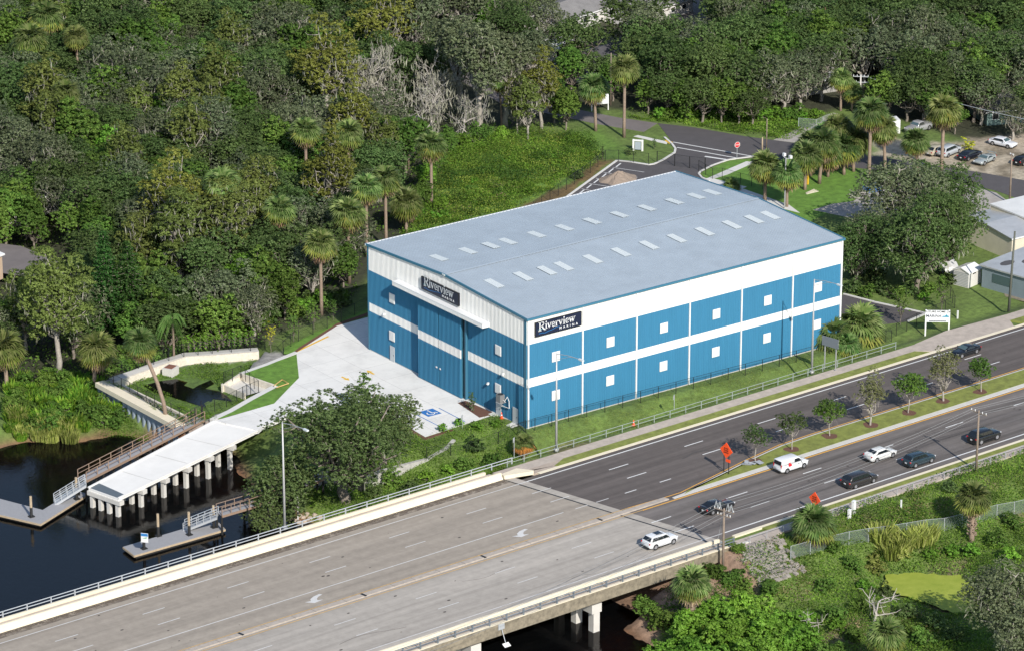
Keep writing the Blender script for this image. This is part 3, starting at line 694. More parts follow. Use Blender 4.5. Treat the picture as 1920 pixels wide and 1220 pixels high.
sheet('sidewalk', GP([(1318, 336), (1332, 334), (1400, 351), (1392, 354), (1480, 385), (1500, 400), (1460, 390)]), .046, 'walk_new', .1)
sheet('sidewalk', GP([(1188, 256.5), (1196, 254.2), (1252, 266.5), (1250, 271)]), .045, 'walk_new', .1)
wm_([[tuple(G(a, c, .05)[:2]) for a, c in [(1246, 264), (1250, 262), (1262, 267), (1255, 270)]]], 'yellow_bright', .05)
# back street
bst = [(880, 130), (960, 178), (1093, 208), (1160, 221), (1233, 231.7), (1298, 239), (1400, 256.7), (1482, 267.5), (1540, 277), (1630, 291.7), (1733, 308), (1833, 323), (1917, 338), (2050, 362)]
bsb = [(2050, 400), (1917, 376), (1866.7, 358), (1780, 337.5), (1726.7, 328), (1630, 318), (1550, 309), (1480, 303), (1415, 297), (1260, 266), (1207, 248), (1125, 234), (1087, 226.5), (940, 195), (860, 150)]
sheet('back_street', GP(bst[4:]+bsb[:-5]), .033, 'lot_asphalt', .1)
sheet('back_street', GP(bst[:5]+bsb[-5:]), .027, 'old_asphalt', .1)
M['drive'] = M['gravel_pale']
sheet('gravel_drive', GP([(1450, 263), (1490, 268), (1520, 250), (1572, 214), (1562, 212), (1510, 236)]), .02, 'gravel_pale', .05)
sheet('concrete_lot', GP([(1524, 394), (1560, 383), (1600, 378), (1648, 345), (1720, 335), (1790, 342), (1868, 362), (1900, 385), (1840, 400), (1800, 430), (1700, 470), (1600, 410)]), .031, 'gravel_pale', .05)
sheet('side_lot', GP([(1540, 560), (1582, 553), (1735, 587), (1700, 603), (1640, 610), (1540, 625)]), .028, 'lot_asphalt', .1)
kerbline([(1582, 552), (1640, 567), (1737, 588), (1702, 603)], .35)
sheet('shop_forecourt', GP([(1868, 520), (1935, 500), (1990, 540), (1925, 567), (1885, 556)]), .03, 'old_concrete', .05)
# ---------------- the blue and white boat storage building ----------------
BL, BW, BH, BR = 54.72, 37.17, 15.507, .855
bld = empty('storage_building', (BL/2, BW/2, 0), 0, 'huge blue and white metal boat storage building with a low pale blue roof', 'building')
OFS = Vector((BL/2, BW/2, 0))
def bp(name, mat, fn, parent=None, smooth=False):
    b = MB(); fn(b); b.v = [(x-OFS.x, y-OFS.y, z) for x, y, z in b.v]
    return b.build(name, mat, parent or bld, smooth)
def ribwall(b, p0, p1, out, ztop0, ztop1, pitch=.305, dep=.045, z0=.12, zmid=None):
    """corrugated wall from p0 to p1 (xy), ribs proud towards out; top follows ztop (peak in the middle if zmid)"""
    p0 = np.array(p0, float); p1 = np.array(p1, float); L = np.linalg.norm(p1-p0); t = (p1-p0)/L; o = np.array(out, float)
    prof = []; x = 0
    while x < L-1e-6:
        for dx, dd in ((0, 0), (.17, 0), (.20, dep), (.26, dep), (.29, 0)):
            if x+dx < L: prof.append((x+dx, dd))
        x += pitch
    prof.append((L, 0))
    def top(x):
        if zmid is None: return ztop0+(ztop1-ztop0)*x/L
        return ztop0+(zmid-ztop0)*(1-abs(2*x/L-1))
    vs = []; fs = []
    for x, dd in prof:
        q = p0+t*x+o*dd; vs += [(q[0], q[1], z0), (q[0], q[1], top(x))]
    for i in range(len(prof)-1):
        fs.append((2*i, 2*i+2, 2*i+3, 2*i+1))
    b.add(vs, fs)
bp('foundation', 'concrete', lambda b: b.box((BL/2, BW/2, -.2), (BL+.1, BW+.1, .64)))
bp('south_wall', 'bands', lambda b: ribwall(b, (0, 0), (BL, 0), (0, -1), BH, BH, dep=.035))
bp('north_wall', 'bands', lambda b: ribwall(b, (BL, BW), (0, BW), (0, 1), BH, BH))
bp('gable_wall', 'bands', lambda b: ribwall(b, (0, BW), (0, 0), (-1, 0), BH, BH, zmid=BH+BR, dep=.10))
bp('gable_wall', 'bands', lambda b: ribwall(b, (BL, 0), (BL, BW), (1, 0), BH, BH, zmid=BH+BR))
# roof: two ribbed slopes
def slope(b, side):
    n = int(BL/.61); ov = .22; yr = BW/2
    ya, za = (-ov, BH-ov*BR/yr+.03) if side < 0 else (BW+ov, BH-ov*BR/yr+.03)
    zr = BH+BR+.03; vs = []; fs = []
    for i in range(n+1):
        x = -.15+i*(BL+.3)/n
        for dx, dz in ((0, 0), (.045, .07), (.09, .07), (.135, 0)):
            vs += [(x+dx, ya, za+dz), (x+dx, yr, zr+dz)]
    m_ = len(vs)//2
    for i in range(m_-1): fs.append((2*i, 2*i+2, 2*i+3, 2*i+1) if side < 0 else (2*i, 2*i+1, 2*i+3, 2*i+2))
    b.add(vs, fs)
bp('roof_slope', 'roof_blue', lambda b: slope(b, -1))
bp('roof_slope', 'roof_blue', lambda b: slope(b, 1))
bp('ridge_cap', 'roof_blue', lambda b: b.add([(-.15, BW/2-.35, BH+BR+.09), (BL+.3, BW/2-.35, BH+BR+.09), (BL+.3, BW/2, BH+BR+.125), (-.15, BW/2, BH+BR+.125), (BL+.3, BW/2+.35, BH+BR+.09), (-.15, BW/2+.35, BH+BR+.09)], [(0, 1, 2, 3), (3, 2, 4, 5)]))
for y0, y1, X in ((10.6, 13.9, (3.55, 8.4, 12.38, 15.27, 20.22, 25.12, 30.03, 34.92, 39.9, 44.82, 48.82, 51.8)), (23.6, 26.8, (3.6, 8.5, 12.36, 15.3, 20.25, 25.14, 30.0, 34.88, 39.83, 44.81, 48.78, 51.76))):
    for x in X:
        def f(b):
            k = BR/(BW/2); zz = lambda y: BH+.03+k*(y if y < BW/2 else BW-y)
            for h in (.10,):
                b.add([(x-.55, y0, zz(y0)+h), (x+.55, y0, zz(y0)+h), (x+.55, y1, zz(y1)+h), (x-.55, y1, zz(y1)+h)], [(0, 1, 2, 3)])
            for q in (-.55, -.18, .18, .55):
                b.bar((x+q, y0, zz(y0)+.115), (x+q, y1, zz(y1)+.115), .05, .05)
        bp('skylight', 'skylight', f)
# gutters, rake trim, corner and bay posts
def eave(b, y, s):
    b.box((BL/2, y+s*.26, BH-.06), (BL+.5, .22, .24))
bp('gutter', 'trim_blue', lambda b: eave(b, 0, -1)); bp('gutter', 'trim_white', lambda b: eave(b, BW, 1))
for x, s in ((-.17, -1), (BL+.17, 1)):
    def f(b):
        b.bar((x, -.35, BH-.04), (x, BW/2, BH+BR+.0), .12, .34); b.bar((x, BW/2, BH+BR+.0), (x, BW+.35, BH-.04), .12, .34)
    bp('rake_trim', 'trim_blue', f)
bp('ridge_end_cap', 'skylight', lambda b: b.box((-.22, BW/2, BH+BR+.03), (.2, .6, .2)))
for i in range(0, 7):
    x = min(9.144*i, BL) if i else .14
    if i == 6: x = BL-.14
    bp('downspout', 'trim_white', lambda b: b.box((x, -.13, BH/2-.05), (.20, .16, BH-.2)))
bp('corner_trim', 'trim_blue', lambda b: b.box((-.1, .22, BH/2-.08), (.06, .5, BH-.1)))
bp('corner_trim', 'trim_blue', lambda b: b.box((-.1, BW-.12, BH/2-.08), (.06, .3, BH-.1)))
bp('corner_trim', 'skylight', lambda b: b.box((BL+.1, .1, BH/2-.08), (.06, .35, BH-.1)))
# window panels
def window(X, Y, Z, ax, w=1.3, h=1.38):
    if ax == 'y': c = (X, -.09, Z); sz = (w, .06, h); c2 = (X, -.13, Z); s2 = (w-.18, .05, h-.18)  # white cottage walls, shade put into the colour by darkening it
    else: c = (-.15, Y, Z); sz = (.06, w, h); c2 = (-.19, Y, Z); s2 = (.05, w-.18, h-.18)
    f = bp('window', 'trim_white', lambda b: b.box(c, sz)); g = bp('pane', 'white_panel', lambda b: b.box(c2, s2), bld)
    g.parent = f
for i in range(6):
    for z in (9.25, 3.75): window(9.144*i+4.72, 0, z, 'y')
for y, z in ((31.15, 9.3), (31.28, 3.75), (6.25, 9.27), (6.3, 3.8)): window(0, y, z, 'x')
M['door_grey'] = plain('door_grey', (.50, .53, .55), .5)
for y, w, h in ((31.24, 1.05, 2.25), (6.18, 1.1, 2.25), (2.4, 1.15, 2.25)):
    d = bp('door', 'door_grey', lambda b: b.box((-.14, y, h/2+.02), (.08, w, h)))
    h_ = bp('door_handle', 'black_metal', lambda b: b.box((-.21, y-w*.36, 1.05), (.05, .05, .14)), bld); h_.parent = d
# canopy over the sliding doors, leaves, jambs
bp('canopy', 'trim_white', lambda b: b.box((-.62, 18.95, 12.25), (1.15, 21.2, .62)))
def lou(b):
    for k in range(70): b.box((-1.215, 8.5+k*.3028, 12.12), (.03, .07, .34))
bp('canopy_louvre', 'white_panel', lou)
for y0, y1 in ((19.3, 24.2), (14.0, 19.22)):
    def f(b): ribwall(b, (-.62, y1), (-.62, y0), (-1, 0), 12.0, 12.0, dep=.14, z0=.1)
    lf = bp('sliding_door', 'bands', f)
    e = bp('door_frame', 'trim_blue', lambda b: (b.box((-.50, y0+.08, 6.0), (.24, .16, 11.9)), b.box((-.50, y1-.08, 6.0), (.24, .16, 11.9)), b.box((-.45, (y0+y1)/2, 6), (.1, y1-y0, 11.8)))); e.parent = lf
    pl_ = bp('pull_handle', 'trim_white', lambda b: b.box((-.76, 19.26+(.45 if y0 > 19 else -.45), 2.9), (.08, .3, .2))); pl_.parent = lf
bp('door_gap_shade', 'black_metal', lambda b: (b.box((-.22, 13.72, 5.95), (.3, .34, 11.7)),))  # solid black strip stands in for the shaded gap beside the right leaf
bp('door_jamb', 'trim_blue', lambda b: (b.box((-.3, 13.36, 5.95), (.3, .3, 11.7)),))
# wall lamps, AC unit, conduit
for y, z in ((32.98, 6.55), (5.0, 6.35), (8.4, 3.95)):
    bp('wall_lamp', 'trim_white', lambda b: (b.box((-.28, y, z), (.28, .22, .2)), b.box((-.36, y, z-.14), (.22, .34, .09))))
ac = empty('ac_unit', (-.75, 4.95, 2.45), 0, 'grey air conditioning unit on a bracket beside the gable corner doors', 'air conditioner')
part('casing', plain('ac_grey', (.2, .2, .2), .5), ac, lambda b: b.box((0, 0, .55), (.75, .95, 1.1)))
part('fan_grille', 'black_metal', ac, lambda b: b.tube([(0, 0, 1.1), (0, 0, 1.16)], .36, 14))
part('bracket', 'galv', ac, lambda b: (b.box((.1, 0, -.04), (1.1, .9, .06)), b.bar((-.3, .35, -.05), (.6, .35, -.75), .05), b.bar((-.3, -.35, -.05), (.6, -.35, -.75), .05)))
part('pipe', 'trim_white', ac, lambda b: b.tube([(.1, -.5, .4), (.1, -.8, .3), (.5, -.9, .9), (.5, -1.3, .4), (.5, -1.35, -.6), (.5, 1.1, -.9)], .05, 6))
# ---------------- signs on the building ----------------
def glyph_strokes():
    T, t = .105, .06   # thick and thin strokes; x-height .5, cap .75
    g = {}
    def sf(x, y, w=.2): return [((x-w/2, y), (x+w/2, y), .045)]
    g['R'] = (.62, [((.12, 0), (.12, .75), T), ((.12, .72), (.36, .72), t), ((.36, .72), (.47, .62), .10), ((.47, .62), (.47, .50), T), ((.47, .50), (.36, .39), .10), ((.36, .39), (.12, .39), t), ((.28, .39), (.58, .02), T)]+sf(.12, .02, .28)+sf(.08, .73, .2)+sf(.6, .02, .16))
    g['i'] = (.26, [((.12, 0), (.12, .5), .11), ((.12, .62), (.12, .73), .11)]+sf(.12, .02, .24)+sf(.09, .49, .14))
    g['v'] = (.5, [((.06, .5), (.24, .02), .11), ((.24, .02), (.42, .5), .06)]+sf(.06, .49)+sf(.42, .49))
    g['e'] = (.46, [((.06, .26), (.38, .26), .05), ((.38, .26), (.36, .42), .09), ((.36, .42), (.22, .5), .07), ((.22, .5), (.08, .38), .10), ((.08, .38), (.07, .18), .11), ((.07, .18), (.2, .02), .09), ((.2, .02), (.38, .10), .06)])
    g['r'] = (.38, [((.1, 0), (.1, .5), .11), ((.1, .38), (.22, .48), .06), ((.22, .48), (.34, .45), .1)]+sf(.1, .02)+sf(.07, .49, .14))
    g['w'] = (.72, [((.06, .5), (.2, .02), .11), ((.2, .02), (.36, .46), .055), ((.34, .46), (.48, .02), .11), ((.48, .02), (.64, .5), .055)]+sf(.06, .49)+sf(.64, .49)+sf(.34, .49))
    return g
GL = glyph_strokes()
def stroke_text(b, txt, x, y, h, place, mat, sp=.0):
    for ch in txt:
        wd, st = GL[ch]
        for (x0, y0), (x1, y1), w in st:
            a = np.array([x+x0*h, y+y0*h]); c = np.array([x+x1*h, y+y1*h]); d = c-a; L = np.linalg.norm(d); d = d/L; n = np.array([-d[1], d[0]])*w*h/2; e = d*.02*h
            b.add([place(*q) for q in (a-n-e, c-n+e, c+n+e, a+n-e)], [(0, 1, 2, 3), (3, 2, 1, 0)][:1], mat)
        x += (wd+sp)*h
    return x
def font_text(txt, size, name, mat, parent, mw, spacing=1.0, bold=0.0, align='CENTER', extr=.01, aspect=1.0):
    cu = bpy.data.curves.new(name, 'FONT'); cu.body = txt; cu.size = size; cu.align_x = align; cu.align_y = 'CENTER'
    cu.space_character = spacing; cu.extrude = extr; cu.offset = bold
    tmp = bpy.data.objects.new('tmp', cu); col.objects.link(tmp)
    dg = bpy.context.evaluated_depsgraph_get(); me = bpy.data.meshes.new_from_object(tmp.evaluated_get(dg)); bpy.data.objects.remove(tmp)
    me.name = name; me.materials.clear(); me.materials.append(M[mat]); me.transform(Matrix.Diagonal((aspect, 1, 1, 1)))
    o = bpy.data.objects.new(name, me); col.objects.link(o); o.parent = parent; o.matrix_local = mw
    return o
def name_sign(loc, rz, w, h, label, shift=0.):
    root = empty('name_sign', loc, rz, label, 'sign', 'name signs on the blue and white building')
    # local frame: x along the sign, -y out of the wall, z up
    part('board', 'sign_navy', root, lambda b: b.box((0, 0, 0), (w, .22, h)))
    part('frame', 'black_metal', root, lambda b: [b.bar(*q, .09) for q in (((-w/2, -.08, h/2), (w/2, -.08, h/2)), ((-w/2, -.08, -h/2), (w/2, -.08, -h/2)), ((-w/2, -.08, h/2), (-w/2, -.08, -h/2)), ((w/2, -.08, h/2), (w/2, -.08, -h/2)))])
    b = MB(); hh = h*1.02; W = sum(GL[c][0] for c in 'Riverview')
    sc = (w*.84)/(W)
    x0 = -w/2+w*.07
    stroke_text(b, 'R', x0-.02, -h*.15, sc*1.1, lambda x, z: (x, -.125, z), 'sign_white')
    stroke_text(b, 'iverview', x0+GL['R'][0]*sc*1.10, -h*.08, sc*.92, lambda x, z: (x, -.127, z), 'sign_white', .0)
    b.build('lettering', 'sign_white', root)
    font_text('MARINA', h*.25, 'lettering', 'sign_white', root, Matrix.Translation((w*.22, -.125, -h*.30)) @ Matrix.Rotation(PI/2, 4, 'X'), 2.0, .006)
    b = MB()
    pts = [(-w*.43, -h*.33), (-w*.36, -h*.30), (-w*.30, -h*.36), (-w*.22, -h*.29), (-w*.14, -h*.26), (-w*.05, -h*.16), (w*.02, -h*.16)]
    for a, c in zip(pts[:-1], pts[1:]): b.bar((a[0], -.125, a[1]), (c[0], -.125, c[1]), .02, .05)
    b.build('wave_mark', 'sign_blue', root)
    b = MB()  # teal fish shape across the first letters
    P = [(-w*.455, -h*.03), (-w*.42, h*.01), (-w*.37, -h*.02), (-w*.33, -h*.07), (-w*.37, -h*.05), (-w*.42, -h*.03)]
    b.add([(x, -.133, z) for x, z in P], [tuple(range(len(P)))]); b.build('fish_mark', 'sign_teal', root)
    return root
name_sign((-.22, 19.37, 13.84), -PI/2, 8.7, 1.78, 'navy Riverview Marina sign above the sliding doors of the gable')
name_sign((4.96, -.20, 13.79), 0, 7.55, 1.95, 'navy Riverview Marina sign on the white band of the long sunlit wall')
# ---------------- vegetation ----------------
def lm(n, cols, **k): M[n] = leafmat(n, cols, **k)
lm('leaf_oak', [(.055, .098, .027), (.092, .150, .042), (.165, .22, .085)], hv=.05)
lm('leaf_live', [(.085, .135, .040), (.130, .190, .060), (.21, .27, .115)], hv=.04)
lm('leaf_oak_grey', [(.088, .118, .055), (.135, .168, .082), (.22, .245, .15)], hv=.05)
lm('leaf_mid', [(.068, .138, .022), (.110, .195, .036), (.18, .26, .058)], hv=.05)
lm('leaf_bright', [(.10, .22, .022), (.16, .30, .036), (.23, .38, .07)], hv=.05)
lm('leaf_olive', [(.105, .138, .030), (.150, .188, .048), (.21, .245, .075)], hv=.04)
lm('leaf_mustard', [(.135, .160, .028), (.188, .205, .042), (.26, .27, .07)], hv=.0)
lm('leaf_conifer', [(.032, .085, .018), (.05, .115, .025), (.08, .15, .04)])
lm('leaf_palm', [(.085, .140, .035), (.145, .195, .055), (.24, .27, .11)], trans=.25, hv=.12)
lm('leaf_palm_low', [(.15, .19, .035), (.22, .22, .055), (.12, .18, .03)], trans=.25)
lm('leaf_dead', [(.22, .14, .08), (.33, .22, .14), (.42, .31, .22)], trans=.15)
lm('leaf_orange', [(.45, .14, .04), (.55, .20, .07)], trans=.15)
lm('leaf_queen', [(.045, .095, .022), (.08, .14, .032), (.13, .19, .055)], trans=.25)
lm('moss', [(.17, .17, .125), (.24, .24, .18), (.32, .31, .25)], trans=.2)
lm('leaf_myrtle', [(.11, .13, .05), (.155, .17, .07), (.23, .23, .13)])
lm('leaf_yellow', [(.5, .42, .04), (.35, .38, .05)])
lm('flower_red', [(.38, .07, .08), (.28, .09, .07), (.08, .13, .04)])
lm('leaf_field', [(.085, .19, .020), (.14, .26, .030), (.24, .34, .065)], hv=0, ns=.22, na=.45)
lm('leaf_dry', [(.13, .12, .05), (.22, .18, .09), (.30, .25, .14)], hv=0, ns=.4, na=.35)
lm('leaf_dark', [(.035, .085, .016), (.06, .12, .022), (.10, .16, .04)], hv=0, ns=.4, na=.35)
lm('leaf_field2', [(.17, .26, .03), (.25, .33, .05), (.34, .38, .09)], hv=0, ns=.3, na=.4)
lm('leaf_grass', [(.13, .21, .03), (.19, .26, .045), (.30, .31, .11)], hv=0, ns=.3, na=.4)
lm('leaf_reed', [(.19, .24, .05), (.30, .34, .08), (.38, .39, .14)], hv=0)
lm('leaf_fern', [(.055, .14, .014), (.11, .22, .022), (.24, .32, .045)], hv=.04, ns=.35, na=.4)

def quads(C, Nn, L, Wd, rng, name, mat, parent=None, link=True, drop=None):
    """leaf sprays: centres C, normals Nn, lengths L, widths Wd -> one mesh of small leaf-shaped faces"""
    n = len(C); Nn = Nn/np.linalg.norm(Nn, axis=1, keepdims=True)
    a = rng.normal(size=(n, 3)) if drop is None else np.tile(drop, (n, 1))+rng.normal(size=(n, 3))*.25
    T = a-(a*Nn).sum(1, keepdims=True)*Nn; T /= np.linalg.norm(T, axis=1, keepdims=True)+1e-9
    B = np.cross(Nn, T); L = (np.ones(n)*L)[:, None]; Wd = (np.ones(n)*Wd)[:, None]
    bend = Nn*L*.18
    V = np.stack([C-T*L/2-bend, C+B*Wd/2+T*L*.05, C+T*L/2-bend, C-B*Wd/2+T*L*.05], 1).reshape(-1, 3)
    F = np.arange(4*n).reshape(n, 4)
    return mesh_np(name, V, F, mat, parent)
def rdir(n, rng, up=0.):
    v = rng.normal(size=(n, 3)); v[:, 2] += up; return v/np.linalg.norm(v, axis=1, keepdims=True)
def lobe_leaves(lobes, per, size, rng, flat=1.0, up=.5, asp=.75, cl=14):
    """leaf centres and normals: sprays of leaves gathered in small clusters over the shells of the lobes"""
    Cs, Ns = [], []
    for x, y, z, r in lobes:
        m = max(3, int(per*r*r/cl)); d = rdir(m, rng, .4); k = rng.uniform(.5, 1.12, m)**.6
        cc = np.array([x, y, z])+d*(k*r)[:, None]*np.array([1, 1, .78*flat]); n = rng.integers(int(cl*.5), int(cl*1.5), m); ix = np.repeat(np.arange(m), n); n = len(ix)
        e = rdir(n, rng, .5); sp = size*1.05; P = cc[ix]+e*(sp*rng.uniform(.25, 1.15, n))[:, None]*np.array([1, 1, .6])
        Cs.append(P); Ns.append(d[ix]*.7+e*.7+np.array([0, 0, up])+rng.normal(size=(n, 3))*.38)
    return np.vstack(Cs), np.vstack(Ns)
def crown_lobes(rng, Rx, Rz, zc, n, r0, r1, hollow=.45, low=.95):
    out = []; tries = 0; p1, p2, p3 = rng.uniform(0, 6.28, 3)
    while len(out) < n and tries < 4000:
        tries += 1
        d = rdir(1, rng, .35)[0]; k = rng.uniform(hollow, 1.0); r = rng.uniform(r0, r1)
        az = math.atan2(d[1], d[0]); k = k*(1+.20*math.sin(2*az+p1)+.14*math.sin(3*az+p2)); kz = 1+.22*math.sin(2*az+p3)
        p = np.array([d[0]*(Rx-r*.6)*k, d[1]*(Rx-r*.6)*k, d[2]*(Rz-r*.5)*k*kz])
        if p[2] < -Rz*low: continue
        if all(np.linalg.norm((p-np.array(q[:3]))*np.array([1, 1, 1.2])+np.array([0, 0, 0])) > (r+q[3])*.48 for q in out): out.append((*p, r))
    return [(x, y, z+zc, r) for x, y, z, r in out]
def wander(a, b, rng, n=5, amp=.12):
    a = np.array(a, float); b = np.array(b, float); L = np.linalg.norm(b-a); out = []
    for i in range(n+1):
        t = i/n; q = a+(b-a)*t
        if 0 < i < n: q = q+rng.normal(size=3)*amp*L*.5
        out.append(tuple(q))
    return out
def limbs(b, lobes, rng, zfork, r, nmax=14, twig=True, amp=.12):
    ls = list(lobes); rng.shuffle(ls)
    for i, (x, y, z, lr) in enumerate(ls[:nmax]):
        st = (rng.normal()*.1, rng.normal()*.1, zfork*rng.uniform(.75, 1.1))
        p = wander(st, (x, y, z-lr*.1), rng, 5, amp)
        rr = [r*(.55-.09*k) for k in range(6)]; b.tube(p, rr, 5)
        if twig:
            for _ in range(3):
                k = rng.integers(2, 5); e = np.array(p[k])+rdir(1, rng, .4)[0]*rng.uniform(1., 2.2)
                b.tube(wander(p[k], e, rng, 3, .2), [r*.18, r*.14, r*.1, r*.05], 4)
def moss_strips(lobes, rng, n, L0, L1, sizew=.13):
    C = []; 
    ls = np.array(lobes); k = rng.integers(0, len(ls), n); r = ls[k, 3]
    a = rng.uniform(0, 2*PI, n); q = rng.uniform(.5, 1.0, n)
    C = np.stack([ls[k, 0]+np.cos(a)*r*q, ls[k, 1]+np.sin(a)*r*q, ls[k, 2]-r*.45*rng.uniform(0.2, 1, n)-rng.uniform(L0, L1, n)/2], 1)
    Nn = np.stack([np.cos(a), np.sin(a), rng.normal(size=n)*.1], 1)
    return C, Nn, rng.uniform(L0, L1, n)
PROTO = {}
def proto_root(kind):
    o = bpy.data.objects.new(kind, None); o.empty_display_size = .5; return o
class Proto:
    def __init__(s, name): s.name = name; s.parts = []
def child(pr, o, name):
    """take a built object out of the scene and keep it as a part mesh of a plant kind"""
    pr.parts.append((name, o.data)); bpy.data.objects.remove(o)
def place(kind, loc, sc=1.0, rz=0.0, label=None, cat='tree', group=None, name=None, szz=None, tilt=(0, 0)):
    pr = PROTO[kind]
    o = empty(name or pr.name, loc, rz, label, cat, group); o.scale = (sc, sc, szz or sc)
    o.rotation_euler = (tilt[0], tilt[1], rz)
    for n, me in pr.parts:
        c = bpy.data.objects.new(n, me); col.objects.link(c); c.parent = o
        if n == 'hanging_moss': c['kind'] = 'stuff'
    return o
def tree_proto(key, name, seed, Rx, Rz, zc, nl, r0, r1, leaf, per=210, size=.34, fork=.35, tr=.3, bark='bark', flat=1., moss=0, hollow=.45, nl_limb=12, up=.5, amp=.12, asp=.75):
    rng = np.random.default_rng(seed); pr = Proto(name); size *= .74; per *= 1.6
    lb = crown_lobes(rng, Rx, Rz, zc, int(nl*1.2), r0, r1, hollow)
    b = MB(); zf = zc*fork
    b.tube(wander((0, 0, -.6), (0, 0, zf), rng, 4, .06), [tr*1.35, tr*1.05, tr*.95, tr*.9, tr*.85], 8)
    limbs(b, lb, rng, zf, tr, nl_limb, amp=amp); child(pr, b.build('trunk', bark, None, True), 'trunk')
    C, Nn = lobe_leaves(lb, per, size, rng, flat, up)
    child(pr, quads(C, Nn, size*rng.uniform(.7, 1.35, len(C)), size*asp*rng.uniform(.7, 1.2, len(C)), rng, 'crown', leaf), 'crown')
    if moss:
        C, Nn, L = moss_strips(lb, rng, moss, .6, 1.8); child(pr, quads(C, Nn, L, .16, rng, 'hanging_moss', 'moss', drop=np.array([0, 0, -1.])), 'hanging_moss')
    PROTO[key] = pr
for i in range(3): tree_proto('oak%d' % i, 'oak_tree', 10+i, 4.6+.4*i, 3.3, 6.2, 30, 1.1, 1.75, 'leaf_oak', per=215, size=.27, tr=.28, hollow=.45)
for i in range(3): tree_proto('greyoak%d' % i, 'mossy_oak_tree', 20+i, 4.8+.3*i, 3.5, 6.6, 26, 1.05, 1.6, 'leaf_oak_grey', per=175, size=.27, tr=.3, bark='bark_pale', moss=130, hollow=.45, nl_limb=18)
for i in range(3): tree_proto('mid%d' % i, 'broadleaf_tree', 30+i, 3.6+.3*i, 3.2, 5.6, 22, 1.0, 1.6, 'leaf_mid', per=200, size=.36, tr=.2)
for i in range(2): tree_proto('bright%d' % i, 'bright_tree', 40+i, 3.0, 2.6, 4.4, 18, .9, 1.4, 'leaf_bright', per=200, size=.36, tr=.15)
for i in range(2): tree_proto('mustard%d' % i, 'cypress_tree', 50+i, 3.4, 4.2, 8.5, 30, .9, 1.35, 'leaf_mustard', per=220, size=.3, tr=.25, flat=.75, moss=50, bark='bark_pale')
for i in range(2): tree_proto('olive%d' % i, 'cypress_tree', 60+i, 3.3, 4.4, 8.6, 30, .85, 1.4, 'leaf_olive', per=220, size=.3, tr=.25, flat=.75, moss=90, bark='bark_pale')
tree_proto('myrtle', 'crape_myrtle', 70, 2.2, 2.1, 4.4, 34, .45, .75, 'leaf_myrtle', per=420, size=.17, fork=.3, tr=.13, bark='bark_pale', nl_limb=16, hollow=.3)
tree_proto('youngoak', 'young_street_tree', 71, 2.2, 1.7, 3.7, 30, .5, .8, 'leaf_mid', per=430, size=.19, fork=.55, tr=.08, bark='bark_pale', hollow=.4)
tree_proto('streetoak', 'young_street_tree', 72, 2.3, 1.6, 3.8, 30, .45, .75, 'leaf_oak', per=330, size=.18, fork=.6, tr=.08, bark='bark_pale', hollow=.45)
tree_proto('sapling', 'sapling', 73, .8, 1.5, 2.5, 14, .35, .55, 'leaf_mid', per=330, size=.18, fork=.4, tr=.04, hollow=.2)
tree_proto('yellowsap', 'sapling', 74, .7, 1.3, 2.4, 10, .3, .5, 'leaf_yellow', per=260, size=.18, fork=.4, tr=.04, hollow=.2)
def bush_proto(key, name, seed, Rx, Rz, nl, r0, r1, leaf, per=260, size=.28, zc=None, up=.6, asp=.75):
    rng = np.random.default_rng(seed); pr = Proto(name); size *= .8; per *= 1.35; zc = Rz*.55 if zc is None else zc
    lb = crown_lobes(rng, Rx, Rz, zc, nl, r0, r1, .2); b = MB(); limbs(b, lb, rng, .2, .09, 8, False)
    child(pr, b.build('stems', 'bark'), 'stems')
    C, Nn = lobe_leaves(lb, per, size, rng, 1., up)
    child(pr, quads(C, Nn, size*rng.uniform(.7, 1.4, len(C)), size*asp*rng.uniform(.7, 1.2, len(C)), rng, 'foliage', leaf), 'foliage'); PROTO[key] = pr
bush_proto('bushmid', 'shrub', 80, 1.6, 1.2, 12, .5, .9, 'leaf_mid')
bush_proto('bushbright', 'shrub', 81, 1.5, 1.1, 12, .5, .85, 'leaf_bright')
bush_proto('bushoak', 'shrub', 82, 1.6, 1.2, 12, .5, .9, 'leaf_oak')
bush_proto('mangrove', 'mangrove_bush', 83, 3.4, 2.6, 30, .8, 1.3, 'leaf_bright', per=170, size=.42, up=.9)
bush_proto('mangrove2', 'mangrove_bush', 84, 3.0, 2.2, 26, .7, 1.2, 'leaf_mid', per=190, size=.38, up=.9)
bush_proto('redbush', 'flowering_vine', 85, 2.6, 1.8, 18, .6, 1.0, 'flower_red')
bush_proto('hedge', 'columnar_shrub', 86, .45, 1.1, 10, .3, .45, 'leaf_bright', per=420, size=.16, zc=1.0)
bush_proto('spire', 'columnar_shrub', 87, .65, 1.7, 16, .3, .5, 'leaf_oak', per=420, size=.16, zc=1.5)
bush_proto('yellowbush', 'shrub', 88, 1.3, 1.4, 10, .5, .8, 'leaf_yellow', per=120, size=.3)
bush_proto('willow', 'shrub', 89, 1.9, 1.5, 14, .6, 1.0, 'leaf_reed', per=200, size=.34)

